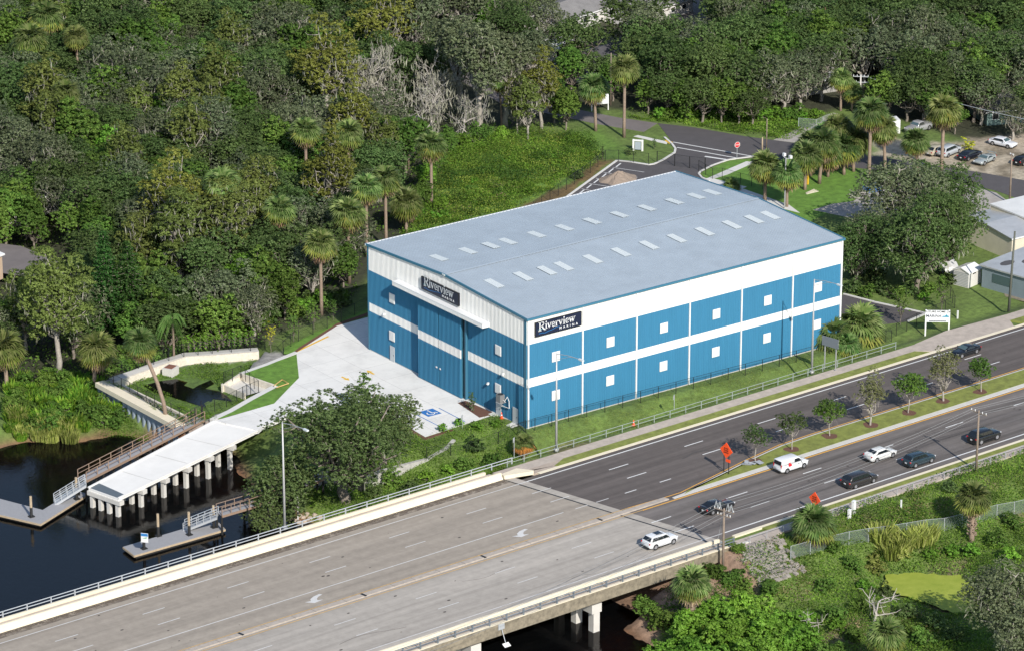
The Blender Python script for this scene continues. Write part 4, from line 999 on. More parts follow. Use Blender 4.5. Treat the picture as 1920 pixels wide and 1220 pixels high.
def fan(C, D, up, r, nl, rng, spread=1.9, wid=.10, droop=.25):
    """one palmetto fan: narrow leaflets radiating from C about direction D"""
    D = D/np.linalg.norm(D); S = np.cross(D, up); S /= np.linalg.norm(S)+1e-9; Nn = np.cross(S, D)
    V = []; F = []
    for i in range(nl):
        a = (i/(nl-1)-.5)*spread; t = D*math.cos(a)+S*math.sin(a); w_ = np.cross(t, Nn)*wid*r*.6
        rr = r*rng.uniform(.85, 1.05); mid = C+t*rr*.55+Nn*.05*r; tip = C+t*rr+np.array([0, 0, -droop*r])*rng.uniform(.5, 1.2)
        k = len(V); V += [C-w_*.2, mid-w_, tip, mid+w_]; F.append((k, k+1, k+2, k+3))
    return V, F
def palm_proto(key, seed, R0=1.45, nf=46, trunk_h=6.0, skirt=14, tr=.19, lean=0., stub=False, name='sabal_palm', low='leaf_palm_low', booted=False):
    rng = np.random.default_rng(seed); pr = Proto(name); b = MB()
    top = np.array([lean, 0, trunk_h])
    path = [(lean*(t**1.6), 0, -.5+(trunk_h+.5)*t) for t in (0, .25, .5, .75, 1)]
    b.tube(path, [tr*1.15, tr, tr*.95, tr*.95, tr*1.1], 8)
    if booted:
        for k in range(120):
            a = rng.uniform(0, 2*PI); z = rng.uniform(.1, 1)*trunk_h; q = np.array([lean*(z/trunk_h)**1.6, 0, z]); o_ = np.array([math.cos(a), math.sin(a), .7])
            b.bar(tuple(q+o_*tr*.8), tuple(q+o_*tr*1.9), .07)
    child(pr, b.build('trunk', 'palm_bark', None, True), 'trunk')
    for nm, mat, n, zlo, zhi in (('fronds', 'leaf_palm', nf, -.1, 1.), ('lower_fronds', low, int(nf*.45), -.6, .05), ('dead_fronds', 'leaf_dead', int(skirt*1.7), -1.15, -.5)):
        V = []; F = []
        for i in range(n):
            z = zlo+(zhi-zlo)*((i+.5)/n); az = i*2.39996+rng.normal()*.15
            zz = max(-1, min(1, z)); h = math.sqrt(max(0, 1-zz*zz)) if z > -1 else .25
            D = np.array([math.cos(az)*h, math.sin(az)*h, zz]); Rr = R0*(1.0 if z > -.5 else .62)*rng.uniform(.85, 1.1)
            C = top+D*Rr*.55+np.array([0, 0, .15]); 
            D2 = D+np.array([0, 0, -.28 if z > -.5 else -.9])
            v, f = fan(C, D2, np.array([0, 0, 1.])+rng.normal(size=3)*.2, R0*.95*rng.uniform(.85, 1.1), 13, rng, 2.5, .13, .30 if z < .5 else .2)
            k = len(V); V += v; F += [tuple(k+q for q in t) for t in f]
            # stalk
            s_ = np.cross(D, [0, 0, 1.])+1e-6; s_ = s_/np.linalg.norm(s_)*.025; k = len(V); V += [top-s_, C-s_, C+s_, top+s_]; F.append((k, k+1, k+2, k+3))
        o = mesh_np(nm, np.array(V), np.array(F), mat); child(pr, o, nm)
    PROTO[key] = pr
palm_proto('palm0', 100, trunk_h=10.5); palm_proto('palm1', 101, trunk_h=7.5, lean=.5); palm_proto('palm2', 102, trunk_h=5.0, skirt=16)
palm_proto('palmlean', 103, trunk_h=8.2, lean=-2.6, tr=.22); palm_proto('palmlow', 104, R0=1.6, nf=60, trunk_h=1.8, skirt=22, tr=.3, booted=True)
palm_proto('palmboot', 105, R0=1.35, trunk_h=4.3, skirt=18, tr=.26, booted=True); palm_proto('palmshrub', 106, R0=1.25, nf=40, trunk_h=.6, skirt=4, tr=.2)
palm_proto('palmorange', 107, R0=1.15, nf=34, trunk_h=2.0, skirt=14, low='leaf_orange')
def queen_proto(key, seed, h=8., n=16, L=3.2):
    rng = np.random.default_rng(seed); pr = Proto('queen_palm'); b = MB(); b.tube([(0, 0, -.5), (.1, 0, h*.5), (0, 0, h)], [.2, .16, .14], 8)
    child(pr, b.build('trunk', 'palm_bark', None, True), 'trunk'); V = []; F = []
    for i in range(n):
        az = i*2.39996; el = .15+.9*((i*.618) % 1)
        d = np.array([math.cos(az), math.sin(az), 0]); prev = None
        for k in range(26):
            t = k/25; r = L*t; q = np.array([0, 0, h])+d*r*math.cos(el)*(.9-.1*t)+np.array([0, 0, math.sin(el)*r-1.05*r*r/L])
            if k > 2:
                s = np.array([-d[1], d[0], 0])
                for sg in (-1, 1):
                    tip = q+s*sg*.55*(1-.5*t)+np.array([0, 0, -.45])+d*.25; w_ = d*.05
                    m_ = len(V); V += [q-w_, q+w_, tip+w_, tip-w_]; F.append((m_, m_+1, m_+2, m_+3))
            if prev is not None:
                m_ = len(V); u = np.array([0, 0, .03]); V += [prev-u, q-u, q+u, prev+u]; F.append((m_, m_+1, m_+2, m_+3))
            prev = q
    child(pr, mesh_np('fronds', np.array(V), np.array(F), 'leaf_queen'), 'fronds'); PROTO[key] = pr
queen_proto('queen', 120)
def conifer_proto(key, seed, h=13, r=2.3, tiers=19, mat='leaf_conifer'):
    rng = np.random.default_rng(seed); pr = Proto('norfolk_pine'); b = MB(); b.tube([(0, 0, -.5), (0, 0, h)], [.25, .05], 7)
    Cs = []; Ns = []
    for i in range(tiers):
        t = i/(tiers-1); z = 1.6+(h-1.8)*t; rr = r*(1-t)**.8*rng.uniform(.85, 1.1)+.25; nb = 9
        for k in range(nb):
            a = 2*PI*k/nb+i*.5+rng.normal()*.12; tip = np.array([math.cos(a)*rr, math.sin(a)*rr, z-.12*rr+.15]); b.tube([(0, 0, z), tuple(tip)], [.05, .02], 4)
            n = int(12+26*rr); tt = rng.uniform(.1, 1.05, n)[:, None]; P = np.array([0, 0, z])*(1-tt)+tip*tt+rng.normal(size=(n, 3))*np.array([.13, .13, .1])
            Cs.append(P); Ns.append(rdir(n, rng, 1.0))
    child(pr, b.build('trunk', 'bark'), 'trunk'); C = np.vstack(Cs)
    child(pr, quads(C, np.vstack(Ns), .34, .17, rng, 'crown', mat), 'crown'); PROTO[key] = pr
conifer_proto('pine0', 130); conifer_proto('pine1', 131, 11.5, 2.7, 15)
def dead_proto(key, seed, h=9, spread=4.2, moss=500, mat='grey_twig', sub=3, name='dead_tree'):
    rng = np.random.default_rng(seed); pr = Proto(name); b = MB(); tips = []
    def grow(p, d, L, r, lev):
        n = 4; q = np.array(p, float); pts = [tuple(q)]; dd = np.array(d, float)
        for _ in range(n):
            dd = dd+rng.normal(size=3)*.22+np.array([0, 0, .02]); dd /= np.linalg.norm(dd); q = q+dd*L/n; pts.append(tuple(q))
        b.tube(pts, [r*(1-.14*k) for k in range(n+1)], 5 if lev < 2 else 4, cap=False)
        if lev >= sub: tips.append(q); return
        for k in range(5 if lev else 6):
            j = rng.integers(2, n+1); a = rdir(1, rng, .25)[0]; nd = dd*.55+a*.75; nd /= np.linalg.norm(nd)
            grow(pts[j], nd, L*rng.uniform(.55, .8), r*.5, lev+1)
        tips.append(q)
    grow((0, 0, -.4), (rng.normal()*.1, rng.normal()*.1, 1), h*.5, .26, 0)
    child(pr, b.build('branches', mat, None, True), 'branches')
    if moss:
        T = np.array(tips); k = rng.integers(0, len(T), moss); L = rng.uniform(.4, 1.5, moss); a = rng.uniform(0, 2*PI, moss)
        C = T[k]+rng.normal(size=(moss, 3))*.35; C[:, 2] -= L/2
        child(pr, quads(C, np.stack([np.cos(a), np.sin(a), 0*a], 1), L, .16, rng, 'hanging_moss', 'moss', drop=np.array([0, 0, -1.])), 'hanging_moss')
    PROTO[key] = pr
dead_proto('dead0', 140, 10, moss=650); dead_proto('dead1', 141, 9, moss=350); dead_proto('bare', 142, 7.5, moss=0, sub=2, name='bare_tree')
# fern / reed clump: upright fronds
def clump_proto(key, name, seed, n, H, spread, mat, w=.12, rad=1.2):
    rng = np.random.default_rng(seed); pr = Proto(name); V = []; F = []
    for i in range(n):
        a = rng.uniform(0, 2*PI); r = rad*math.sqrt(rng.uniform()); p = np.array([math.cos(a)*r, math.sin(a)*r, 0]); d = np.array([math.cos(a), math.sin(a), 0])*spread*rng.uniform(.1, 1)+rng.normal(size=3)*.12
        h = H*rng.uniform(.7, 1.15); s = np.array([-math.sin(a), math.cos(a), 0])*w; s = s*math.cos(i)+np.array([math.cos(a), math.sin(a), 0])*w*math.sin(i)
        m1 = p+np.array([0, 0, h*.6])+d*.35; t = p+np.array([0, 0, h*.92])+d; k = len(V)
        V += [p-s*.5, p+s*.5, m1+s, m1-s]; F.append((k, k+1, k+2, k+3)); k = len(V); V += [m1-s, m1+s, t+s*.15, t-s*.15]; F.append((k, k+1, k+2, k+3))
    child(pr, mesh_np('fronds', np.array(V), np.array(F), mat), 'fronds'); PROTO[key] = pr
clump_proto('fern', 'fern_clump', 150, 130, 2.0, 1.1, 'leaf_fern', .16, 1.1)
clump_proto('reed', 'reed_clump', 151, 260, 1.3, .45, 'leaf_reed', .05, .9)
clump_proto('tallgrass', 'grass_clump', 152, 220, 1.5, .8, 'leaf_reed', .07, .9)
# ---------------- planting ----------------
rg = np.random.default_rng(77)
TAKEN = []
def crown_at(px, py, zc):
    q = G(px, py, zc); return q[0], q[1]
def plant(kind, px, py, zc, sc=1.0, label=None, cat='tree', group=None, r=3.0, name=None, rz=None, z=None, szz=None):
    """plant so that height zc above the datum lies at px,py"""
    x, y = crown_at(px, py, zc); h = Hz(x, y) if z is None else z
    TAKEN.append((x, y, r)); return place(kind, (x, y, h), sc, rg.uniform(0, 6.28) if rz is None else rz, label, cat, group, name, szz)
# -- tall sabal palms: foot pixel, crown pixel --
HT = {'palm0': 10.5, 'palm1': 7.5, 'palm2': 5.0, 'palmlean': 8.2}
def tallpalm(bx, by, cx, cy, label, kind='palm0', sc=1.0, group=None):
    f = G(bx, by, 0); h = (by-cy)/12.15*(1.0)  # metres at that distance
    pxm = 12.2; th = h*1.0; zs = th/HT[kind]
    o = place(kind, (f[0], f[1], Hz(f[0], f[1])), sc, rg.uniform(0, 6.28), label, 'palm tree', group); o.scale = (sc, sc, sc)
    tr = [c for c in o.children if c.name.startswith('trunk')]
    # stretch the trunk only; lift the fronds to its top
    k = HT[kind]*1.0; dz = th/sc-k
    for c in o.children:
        if c.name.startswith('trunk'): c.scale = (1, 1, (k+dz)/k)
        else: c.location = (0, 0, dz)
    TAKEN.append((f[0], f[1], 3.4)); return o
for bx, by, cx, cy, sc, lab in [
    (1170, 258, 1171, 118, 1.25, 'tall straight palm beside the back street near the white box sign'),
    (1117, 246, 1121, 155, 1.25, 'shorter palm in front of the blank white board by the back street'),
    (1765, 328, 1778, 200, 1.40, 'tallest palm in front of the parked cars, its trunk slanting'),
    (1660, 326, 1675, 238, 1.3, 'palm with round crown in front of the white trailer'),
    (1629, 326, 1628, 205, 1.3, 'tall palm beside the wooden power pole with two crossarms'),
    (1722, 338, 1733, 262, 1.15, 'small crowned palm left of the silver wagon'),
    (1434, 378, 1440, 310, 1.3, 'palm right behind the far roof corner, beside the twin floodlight pole'),
    (1475, 388, 1480, 325, 1.2, 'palm just right of the twin floodlight pole'),
    (1509, 356, 1506, 292, 1.3, 'palm with rough trunk beside the yellow post on the lawn'),
    (1536, 345, 1535, 265, 1.35, 'palm in the middle of the cluster on the back lawn'),
    (1582, 328, 1592, 275, 1.3, 'palm on the right side of the cluster on the back lawn'),
    (1570, 318, 1560, 235, 1.3, 'palm at the back of the cluster by the back street'),
    (1576, 208, 1579, 143, 1.0, 'thin palm behind the street left of the power pole'),
    (1597, 208, 1600, 168, .9, 'palm with a brown dead frond beside the power pole'),
    (1545, 300, 1530, 255, 1.2, 'low crowned palm at the left back of the lawn cluster'),
    (1552, 332, 1550, 285, 1.3, 'short palm at the centre of the cluster on the back lawn'),
    (1600, 322, 1606, 262, 1.3, 'palm at the far right of the lawn cluster'),
    (1520, 330, 1515, 270, 1.3, 'palm at the left front of the lawn cluster'),
    (655, 420, 705, 245, 1.1, 'tall palm at the right side of the wood beside the feather palm'),
    (809, 390, 817, 268, 1.2, 'slender palm with bare trunk at the edge of the weedy field'),
    (941, 240, 940, 145, .9, 'palm between the tall mossy oaks by the back street'),
    (724, 395, 727, 335, 1.1, 'palm in the wood left of the slender field palm'),
    (762, 440, 760, 382, 1.25, 'palm with shaggy brown skirt by the far roof edge'),
    (688, 420, 690, 352, 1.1, 'palm crowded between two others behind the roof corner'),
    (655, 460, 655, 402, 1.2, 'grey green palm in the wood near the building corner'),
    (420, 420, 420, 345, 1.25, 'yellow green palm rising alone from the oak canopy'),
    (575, 300, 572, 240, 1.1, 'palm with orange skirt and pale trunk deep in the wood'),
    (62, 130, 60, 60, 1.4, 'pale round palm at the upper left of the wood'),
    (92, 95, 88, 15, 1.35, 'brown skirted palm at the top left edge of the wood'),
    (127, 220, 125, 165, 1.1, 'narrow palm with hanging orange fronds in the left wood'),
    (527, 470, 527, 395, 1.1, 'ragged palm in the wood above the apron'),
    (603, 540, 610, 462, 1.1, 'palm half hidden left of the building corner'),
    (175, 700, 172, 628, 1.35, 'broad palm behind the pond wall at the left'),
    (12, 700, 12, 628, 1.4, 'palm with brown skirt at the left edge of the photo'),
    (148, 110, 112, 55, 1.0, 'small palm beside the pale round palm at the upper left')]:
    inwood = 'wood' in lab or 'canopy' in lab or 'corner' in lab and bx < 700 or 'pale round' in lab
    if inwood and bx > 30: by = cy+12.15*(10.6 if cx > 500 else 11.2); sc *= 1.22
    else: sc *= 1.12
    kd = 'palm1' if (by-cy) < 100 else 'palm0'
    if (by-cy) < 70: kd = 'palm2'
    tallpalm(bx, by, cx, cy, lab, kd, sc)
f = G(313, 800, -2.0); o = place('palmlean', (f[0], f[1], Hz(f[0], f[1])-.2), 1.25, 0, 'leaning palm with curved trunk beside the pond wall', 'palm tree'); o.rotation_euler = (0, 0, R(-38)); TAKEN.append((f[0], f[1], 1.5))
for px, py, zc, kd, sc, lab in [
    (1525, 985, .6, 'palmlow', 1.35, 'bushy low palm beside the near sidewalk under the orange sign'),
    (1825, 935, .3, 'palmboot', 1.35, 'palm with shaggy booted trunk by the wooden power pole'),
    (1297, 1095, .5, 'palmboot', 1.35, 'palm hiding the end of the bridge edge at its abutment'),
    (1662, 1192, .0, 'palmboot', 1.35, 'blue green palm at the bottom right among bare trees'),
    (1612, 606, 2.2, 'palmshrub', 2.25, 'trunkless palmetto clump beside the far building corner'),
    (1562, 622, 2.0, 'palmshrub', 1.9, 'palmetto clump between the lamp pole and the road sign'),
    (1590, 640, 1.3, 'palmshrub', 1.3, 'small palmetto under the two larger clumps at the building corner'),
    (982, 818, 1.4, 'palmorange', 1.05, 'small palm with orange dying fronds by the near building corner'),
    (1372, 345, 1.0, 'palmshrub', .9, 'round shrubby palmetto behind the far roof edge')]:
    x, y = crown_at(px, py, zc); h = Hz(x, y)
    if kd == 'palmboot' or kd == 'palmlow':   # crown centre asked at zc: put the foot below it
        th = {'palmboot': 4.3, 'palmlow': 1.8}[kd]*sc
        for _ in range(6): x, y = crown_at(px, py, h+th); h = Hz(x, y)
    place(kd, (x, y, h), sc, rg.uniform(0, 6), lab, 'palm tree'); TAKEN.append((x, y, 2.))
for px, py, lab in [(385, 235, 'bright feather palm in the middle of the wood'), (322, 560, 'feather palm with drooping fronds above the pond'), (765, 225, 'feather palm beside the dead mossy tree'), (283, 470, 'feather palm next to the dark conifers'), (540, 350, 'dark feather palm in the shaded gap of the wood'), (345, 245, 'feather palm just left of the bright feather palm')]:
    plant('queen', px, py, 8.2, 1.0, lab, 'palm tree', r=2)
# -- trees along the road median --
for i, (px, py, kd, sc, lab) in enumerate([
    (1416, 865, 'streetoak', .95, 'first median tree, sparse and leaning over the orange sign'),
    (1484, 843, 'streetoak', 1.0, 'second median tree, sparse olive crown behind the white van'),
    (1555, 818, 'youngoak', .98, 'small round dark green median tree left of the first crape myrtle'),
    (1632, 797, 'myrtle', 1.12, 'vase shaped olive crape myrtle on the median, nearest to the cars'),
    (1704, 774, 'youngoak', 1.08, 'round green median tree between the two crape myrtles'),
    (1768, 752, 'myrtle', 1.15, 'taller crape myrtle on the median beside the black coupe'),
    (1838, 735, 'youngoak', .92, 'median tree farthest along the road on the right')]):
    q = G(px, py, ZR); place(kd, (q[0], q[1], ZR+.05), sc*.98, i*1.3, lab, 'tree', 'trees on the grass median')
    b = MB(); b.sheet([(1.0*math.cos(a)*(1+.15*math.sin(3*a+i)), 1.0*math.sin(a)*(1+.15*math.cos(2*a+i)), 0) for a in np.linspace(0, 6.0, 14)], 0)
    tag(b.build('mulch_ring', 'mulch', loc=(q[0], q[1], ZR+.10)), None, None, None, 'structure')
# -- big oak in front of the apron --
tree_proto('bigoak', 'live_oak', 201, 8.8, 5.6, 9.4, 96, 1.0, 1.75, 'leaf_live', per=230, size=.25, fork=.36, tr=.62, moss=160, nl_limb=44, hollow=.3)
q = G(645, 935, -2.2); place('bigoak', (q[0], q[1], Hz(q[0], q[1])), 1.2, .6, 'huge spreading live oak between the bridge and the white apron', 'tree', szz=1.02); TAKEN.append((q[0], q[1], 9))
tree_proto('sideoak', 'live_oak', 202, 5.2, 3.6, 5.6, 42, 1.0, 1.7, 'leaf_live', per=220, size=.25, tr=.32, nl_limb=22)
for px, py, sc, rz, lab in [(528, 868, 1.05, 1, 'oak leaning over the wooden walkway left of the huge oak'), (735, 790, .85, 3, 'dark oak with open crown touching the apron, right of the huge oak'), (500, 905, .72, 2, 'small round oak at the water beside the lamp pole')]:
    x, y = crown_at(px, py, 3.6 if sc > .8 else 1.5); place('sideoak', (x, y, Hz(x, y)), sc, rz, lab, 'tree')
plant('sapling', 683, 735, 3.8, 1.7, 'narrow bright green tree poking above the oaks by the apron', r=1)
for px, py, sc, k in [(700, 905, 1., 'bushoak'), (735, 880, 1.1, 'bushmid'), (770, 895, .9, 'bushoak'), (800, 880, .9, 'bushbright'), (840, 870, .8, 'bushbright'), (890, 838, 1., 'bushoak'), (870, 860, .9, 'bushmid'), (920, 850, .9, 'bushmid'), (760, 915, .8, 'bushoak'), (690, 930, .8, 'bushmid'), (895, 812, .7, 'bushbright'), (860, 805, .6, 'bushbright'), (830, 815, .6, 'bushbright'), (930, 805, .6, 'bushbright')]:
    plant(k, px, py, -.6, sc, 'low green bush on the slope between the apron corner and the bridge railing', 'shrub', 'bushes on the slope by the bridge', r=.5)
# -- single trees by look --
tree_proto('bigcyp', 'cypress_tree', 210, 6.2, 8.2, 12.0, 74, 1.1, 1.9, 'leaf_olive', per=190, size=.32, fork=.6, tr=.42, flat=.7, moss=320, bark='bark_pale', nl_limb=30, hollow=.3)
x, y = G(108, 690, -1)[:2]; place('bigcyp', (x, y, -1.6), .92, 0, 'great olive green cypress hung with moss at the left edge', 'tree'); TAKEN.append((x, y, 7))
tree_proto('midcyp', 'cypress_tree', 211, 3.6, 6.2, 9.6, 46, .9, 1.5, 'leaf_olive', per=200, size=.30, fork=.6, tr=.32, flat=.7, moss=300, bark='bark_pale', nl_limb=24, hollow=.3)
for px, py, sc, lab in [(335, 420, 1.0, 'tall cypress draped with grey moss above the pond'), (430, 410, .95, 'second mossy cypress right of the tall draped one')]:
    plant('midcyp', px, py, 9.6, sc*1.22, lab, r=5.5, szz=sc*1.05)
tree_proto('mustcyp', 'cypress_tree', 212, 4.4, 4.8, 9.2, 52, .9, 1.5, 'leaf_mustard', per=160, size=.30, fork=.6, tr=.3, flat=.7, moss=160, bark='bark_pale', nl_limb=24, hollow=.3)
for px, py, sc, lab in [(722, 40, 1.25, 'large mustard yellow cypress at the top of the wood'), (612, 118, 1.3, 'mustard cypress with clumped crown left of the grey dead trees'), (660, 215, 1.0, 'mustard cypress just below the clumped one'), (618, 320, 1.1, 'olive mustard cypress left of the palm group by the roof'), (318, 368, 1.15, 'mustard topped cypress above the pond'), (1015, 150, .9, 'yellowing tree by the shaded bend of the street')]:
    plant('mustcyp', px, py, 9.4*sc, sc, lab, r=4.6)
for bx, by, sc, k, lab in [(200, 605, 1.25, 'pine0', 'dark narrow conifer with tiers, right of the great cypress'), (243, 600, 1.25, 'pine1', 'broader dark conifer beside the narrow one')]:
    q = G(bx, by, 0); TAKEN.append((q[0], q[1], 4.5)); TAKEN.append((q[0]-2.5, q[1]-3.5, 4)); place(k, (q[0], q[1], Hz(q[0], q[1])), sc, bx, lab, 'tree')
for px, py, zc, sc, k, lab in [

    (1580, 1140, -.5, .01, 'bare', None), (1640, 1130, .5, .85, 'bare', 'bare white branching snag by the duckweed pond'), (1515, 1135, .5, .6, 'bare', 'small bare grey snag among the bright bushes')]:
    if lab: plant(k, px, py, zc, sc, lab, r=3)
# tall mossy oaks with visible trunks (upper centre)
for bx, by, sc, k, rz, lab in [(758, 232, 1.45, 'dead0', 0, 'grey dead tree hung with moss in the upper wood'), (812, 262, 1.25, 'dead1', 1, 'grey leafless tree leaning toward the field'), (858, 270, .95, 'dead1', 2.5, 'low grey dead limbs at the field edge'), (700, 225, 1.35, 'dead1', 4, 'thin pale dead tree left of the mossy dead tree'), (790, 215, 1.2, 'dead0', 2, 'mossy dead tree close behind the leafless leaning one')]:
    q = G(bx, by, 0); TAKEN.append((q[0], q[1], 5.5)); TAKEN.append((q[0]-2, q[1]-4, 4)); place(k, (q[0], q[1], 0), sc, rz, lab, 'tree')
tree_proto('tallgrey0', 'mossy_oak_tree', 220, 6.4, 4.6, 13.5, 54, 1.2, 2.0, 'leaf_oak_grey', per=150, size=.36, fork=.55, tr=.55, bark='bark_pale', moss=330, nl_limb=34, hollow=.35)
tree_proto('tallgrey1', 'mossy_oak_tree', 221, 5.2, 4.0, 12.5, 42, 1.2, 1.9, 'leaf_oak_grey', per=150, size=.36, fork=.55, tr=.42, bark='bark_pale', moss=260, nl_limb=28, hollow=.35)
for bx, by, k, sc, rz, lab in [(900, 252, 'tallgrey0', 1.0, 0, 'tall grey mossy oak with the thick pale trunk at the field edge'), (948, 240, 'tallgrey1', 1.0, 1, 'tall mossy oak with dark trunk right of the pale trunked one'), (860, 215, 'tallgrey1', 1.05, 2, 'tall mossy oak behind the pale trunked one'), (775, 150, 'tallgrey0', .95, 3, 'grey mossy oak above the dead trees'), (995, 190, 'tallgrey1', .75, 4, 'grey green oak left of the shaded bend of the street'), (860, 110, 'tallgrey0', .85, 5, 'grey mossy oak at the top centre')]:
    q = G(bx, by, 0); place(k, (q[0], q[1], 0), sc, rz, lab, 'tree'); TAKEN.append((q[0], q[1], 5))
for bx, by, k, sc, lab in [(970, 255, 'olive0', .75, 'olive tree with pale trunk on the edge of the field'), (990, 262, 'olive1', .8, 'yellow green tree with vines at the field edge'), (1040, 232, 'mid0', .85, 'yellowish broadleaf tree by the shaded bend of the street'), (1062, 245, 'mid1', .8, 'dark vine covered tree where the street leaves the shade')]:
    q = G(bx, by, 0); place(k, (q[0], q[1], 0), sc, bx, lab, 'tree'); TAKEN.append((q[0], q[1], 3))
# oaks right of the building
tree_proto('darkoak', 'live_oak', 230, 6.6, 5.0, 7.2, 64, 1.1, 1.9, 'leaf_oak', per=210, size=.26, tr=.45, nl_limb=24, hollow=.45, moss=200)
tree_proto('greyoakbig', 'mossy_oak_tree', 231, 6.8, 4.4, 8.2, 60, 1.1, 1.8, 'leaf_oak_grey', per=190, size=.26, tr=.45, bark='bark_pale', moss=260, nl_limb=32, hollow=.4)
for bx, by, k, sc, lab in [(1718, 548, 'darkoak', 1.12, 'dense dark oak right of the building behind the side lot'), (1772, 512, 'darkoak', 1.0, 'dark oak between the big dense oak and the shops'), (1690, 462, 'greyoakbig', 1.08, 'grey mossy oak above the dense dark oak'), (1640, 512, 'greyoakbig', .8, 'mossy oak touching the far building corner'), (1770, 440, 'darkoak', .9, 'green oak in front of the concrete lot at the right')]:
    q = G(bx, by, 0); place(k, (q[0], q[1], 0), sc, bx, lab, 'tree'); TAKEN.append((q[0], q[1], 6))
for px, py, zc, k, sc, lab in [(1898, 1128, 2.0, 'greyoakbig', .95, 'grey green oak at the bottom right beside the duckweed'), (1925, 1200, 2.0, 'greyoakbig', .8, 'second grey oak in the bottom right corner'), (1690, 585, 1.9, 'sapling', 1.5, 'young green tree in the fenced side lot'), (1767, 560, 1.9, 'sapling', 1.4, 'young tree behind the white marina sign')]:
    x, y = crown_at(px, py, zc)
    if k == 'greyoakbig':
        h = Hz(x, y)
        for _ in range(6): x, y = crown_at(px, py, h+7.5*sc); h = Hz(x, y)
        place(k, (x, y, h), sc, px, lab, 'tree')
    else: place(k, (x, y, Hz(x, y)), sc, px, lab, 'tree')
# saplings and shrubs around the pond and lots
for px, py, k, sc, lab in [(550, 640, 'sapling', 1.0, 'staked sapling on the grass strip above the apron, left one'), (588, 618, 'sapling', 1.15, 'staked sapling on the grass strip nearer the building'), (625, 600, 'sapling', .8, 'small sapling on the grass strip closest to the building'), (508, 655, 'yellowsap', 1.15, 'young tree with yellow leaves by the fence gate'), (885, 770, 'spire', .95, 'narrow dark evergreen in the mulch bed by the sliding doors'),
    (1227, 280, 'spire', .7, 'narrow shrub in the island by the driveway'), (1180, 290, 'bushoak', .55, 'round shrub beside the white box sign'), (1130, 300, 'spire', .8, 'evergreen by the black fence corner of the parking lot'), (1082, 335, 'bushoak', .8, 'dark shrub by the fence next to the parking lot')]:
    q = G(px, py, 0); place(k, (q[0], q[1], Hz(q[0], q[1])), sc, px, lab, 'shrub' if k in ('spire', 'bushoak') else 'tree')
for i in range(13):
    t = i/12; px = 345+t*130; py = 662-t*12; q = G(px, py, -.2)
    place('hedge', (q[0]+.4, q[1]+.9, -.2), .9+.25*((i*7) % 5)/5, i, 'columnar green shrub in the row behind the pond fence', 'shrub', 'columnar shrubs behind the pond')
# mangroves and bushes bottom right
for i, (px, py, k, sc) in enumerate([(1240, 1150, 'mangrove2', .7), (1290, 1175, 'mangrove', .9), (1345, 1150, 'mangrove', .9), (1400, 1135, 'mangrove', .85), (1360, 1195, 'mangrove', 1.), (1430, 1180, 'mangrove', .95), (1490, 1160, 'mangrove', .7), (1500, 1205, 'mangrove', .9), (1260, 1205, 'mangrove', .9), (1310, 1222, 'mangrove', 1.), (1420, 1230, 'mangrove', 1.), (1565, 1220, 'mangrove2', .8), (1600, 1180, 'mangrove2', .5), (1335, 1085, 'mangrove2', .55), (1372, 1092, 'mangrove2', .55), (1400, 1100, 'mangrove2', .5), (1215, 1130, 'mangrove2', .6), (1385, 1065, 'mangrove2', .35), (1440, 1110, 'mangrove2', .5), (1560, 1150, 'mangrove2', .6)]):
    x, y = crown_at(px, py, -1.2); place(k, (x, y, Hz(x, y)), sc, i, 'bright green mangrove bush in the mass at the bottom right of the bridge', 'shrub', 'mangrove bushes below the bridge')
for i, (px, py, k, sc) in enumerate([(1660, 1032, 'willow', .8), (1690, 1045, 'willow', .8), (1640, 1060, 'willow', .8), (1700, 1020, 'bushmid', .8), (1600, 1075, 'bushmid', .9), (1620, 1100, 'bushbright', .9), (1745, 1045, 'bushbright', .8), (1785, 1040, 'bushbright', .9), (1820, 1040, 'bushbright', 1.), (1870, 1020, 'bushmid', 1.), (1900, 990, 'bushmid', 1.), (1890, 1050, 'bushbright', 1.1), (1560, 1060, 'bushmid', .8), (1660, 1110, 'bushoak', .9), (1700, 1150, 'bushoak', .9), (1750, 1172, 'bushoak', 1.), (1730, 1200, 'bushmid', 1.), (1790, 1195, 'bushoak', 1.), (1850, 965, 'bushmid', .9), (1780, 960, 'bushoak', .8), (1545, 1110, 'bushmid', .9), (1610, 1140, 'bushmid', .8), (1570, 1180, 'bushbright', .9), (1690, 1180, 'bushmid', 1.)]):
    x, y = crown_at(px, py, -2.2); place(k, (x, y, Hz(x, y)), sc, i, 'bush on the rough ground around the duckweed pond', 'shrub', 'bushes around the duckweed pond')
# west bank ferns, reeds
nf = 0; TAKEN_F = []
for i in range(900):
    px = rg.uniform(15, 335); py = rg.uniform(680, 835)
    x, y = G(px, py, -2.2)[:2]; P = np.array([[x, y]])
    if sdist(P, LOWB)[0] < .5 or sdist(P, POND_OUT)[0] > -1.3: continue
    s1 = sdist(P, SH)[0]
    if s1 < .6: continue
    if any((x-a)**2+(y-b)**2 < 1.2**2 for a, b in TAKEN_F): continue
    if px > 215 and py > 775: continue
    TAKEN_F.append((x, y)); nf += 1
    if nf % 5 in (0, 2): place(('bushmid', 'bushbright')[nf % 8 == 0], (x, y, Hz(x, y)), rg.uniform(.8, 1.2), nf, 'rounded leafy shrub growing between the ferns on the river bank', 'shrub', 'shrubs among the ferns'); continue
    place('fern', (x, y, Hz(x, y)), rg.uniform(.5, .95), rg.uniform(0, 6), 'arching yellow green fern on the river bank left of the pond wall', 'fern', 'ferns on the river bank')
    if nf > 170: break
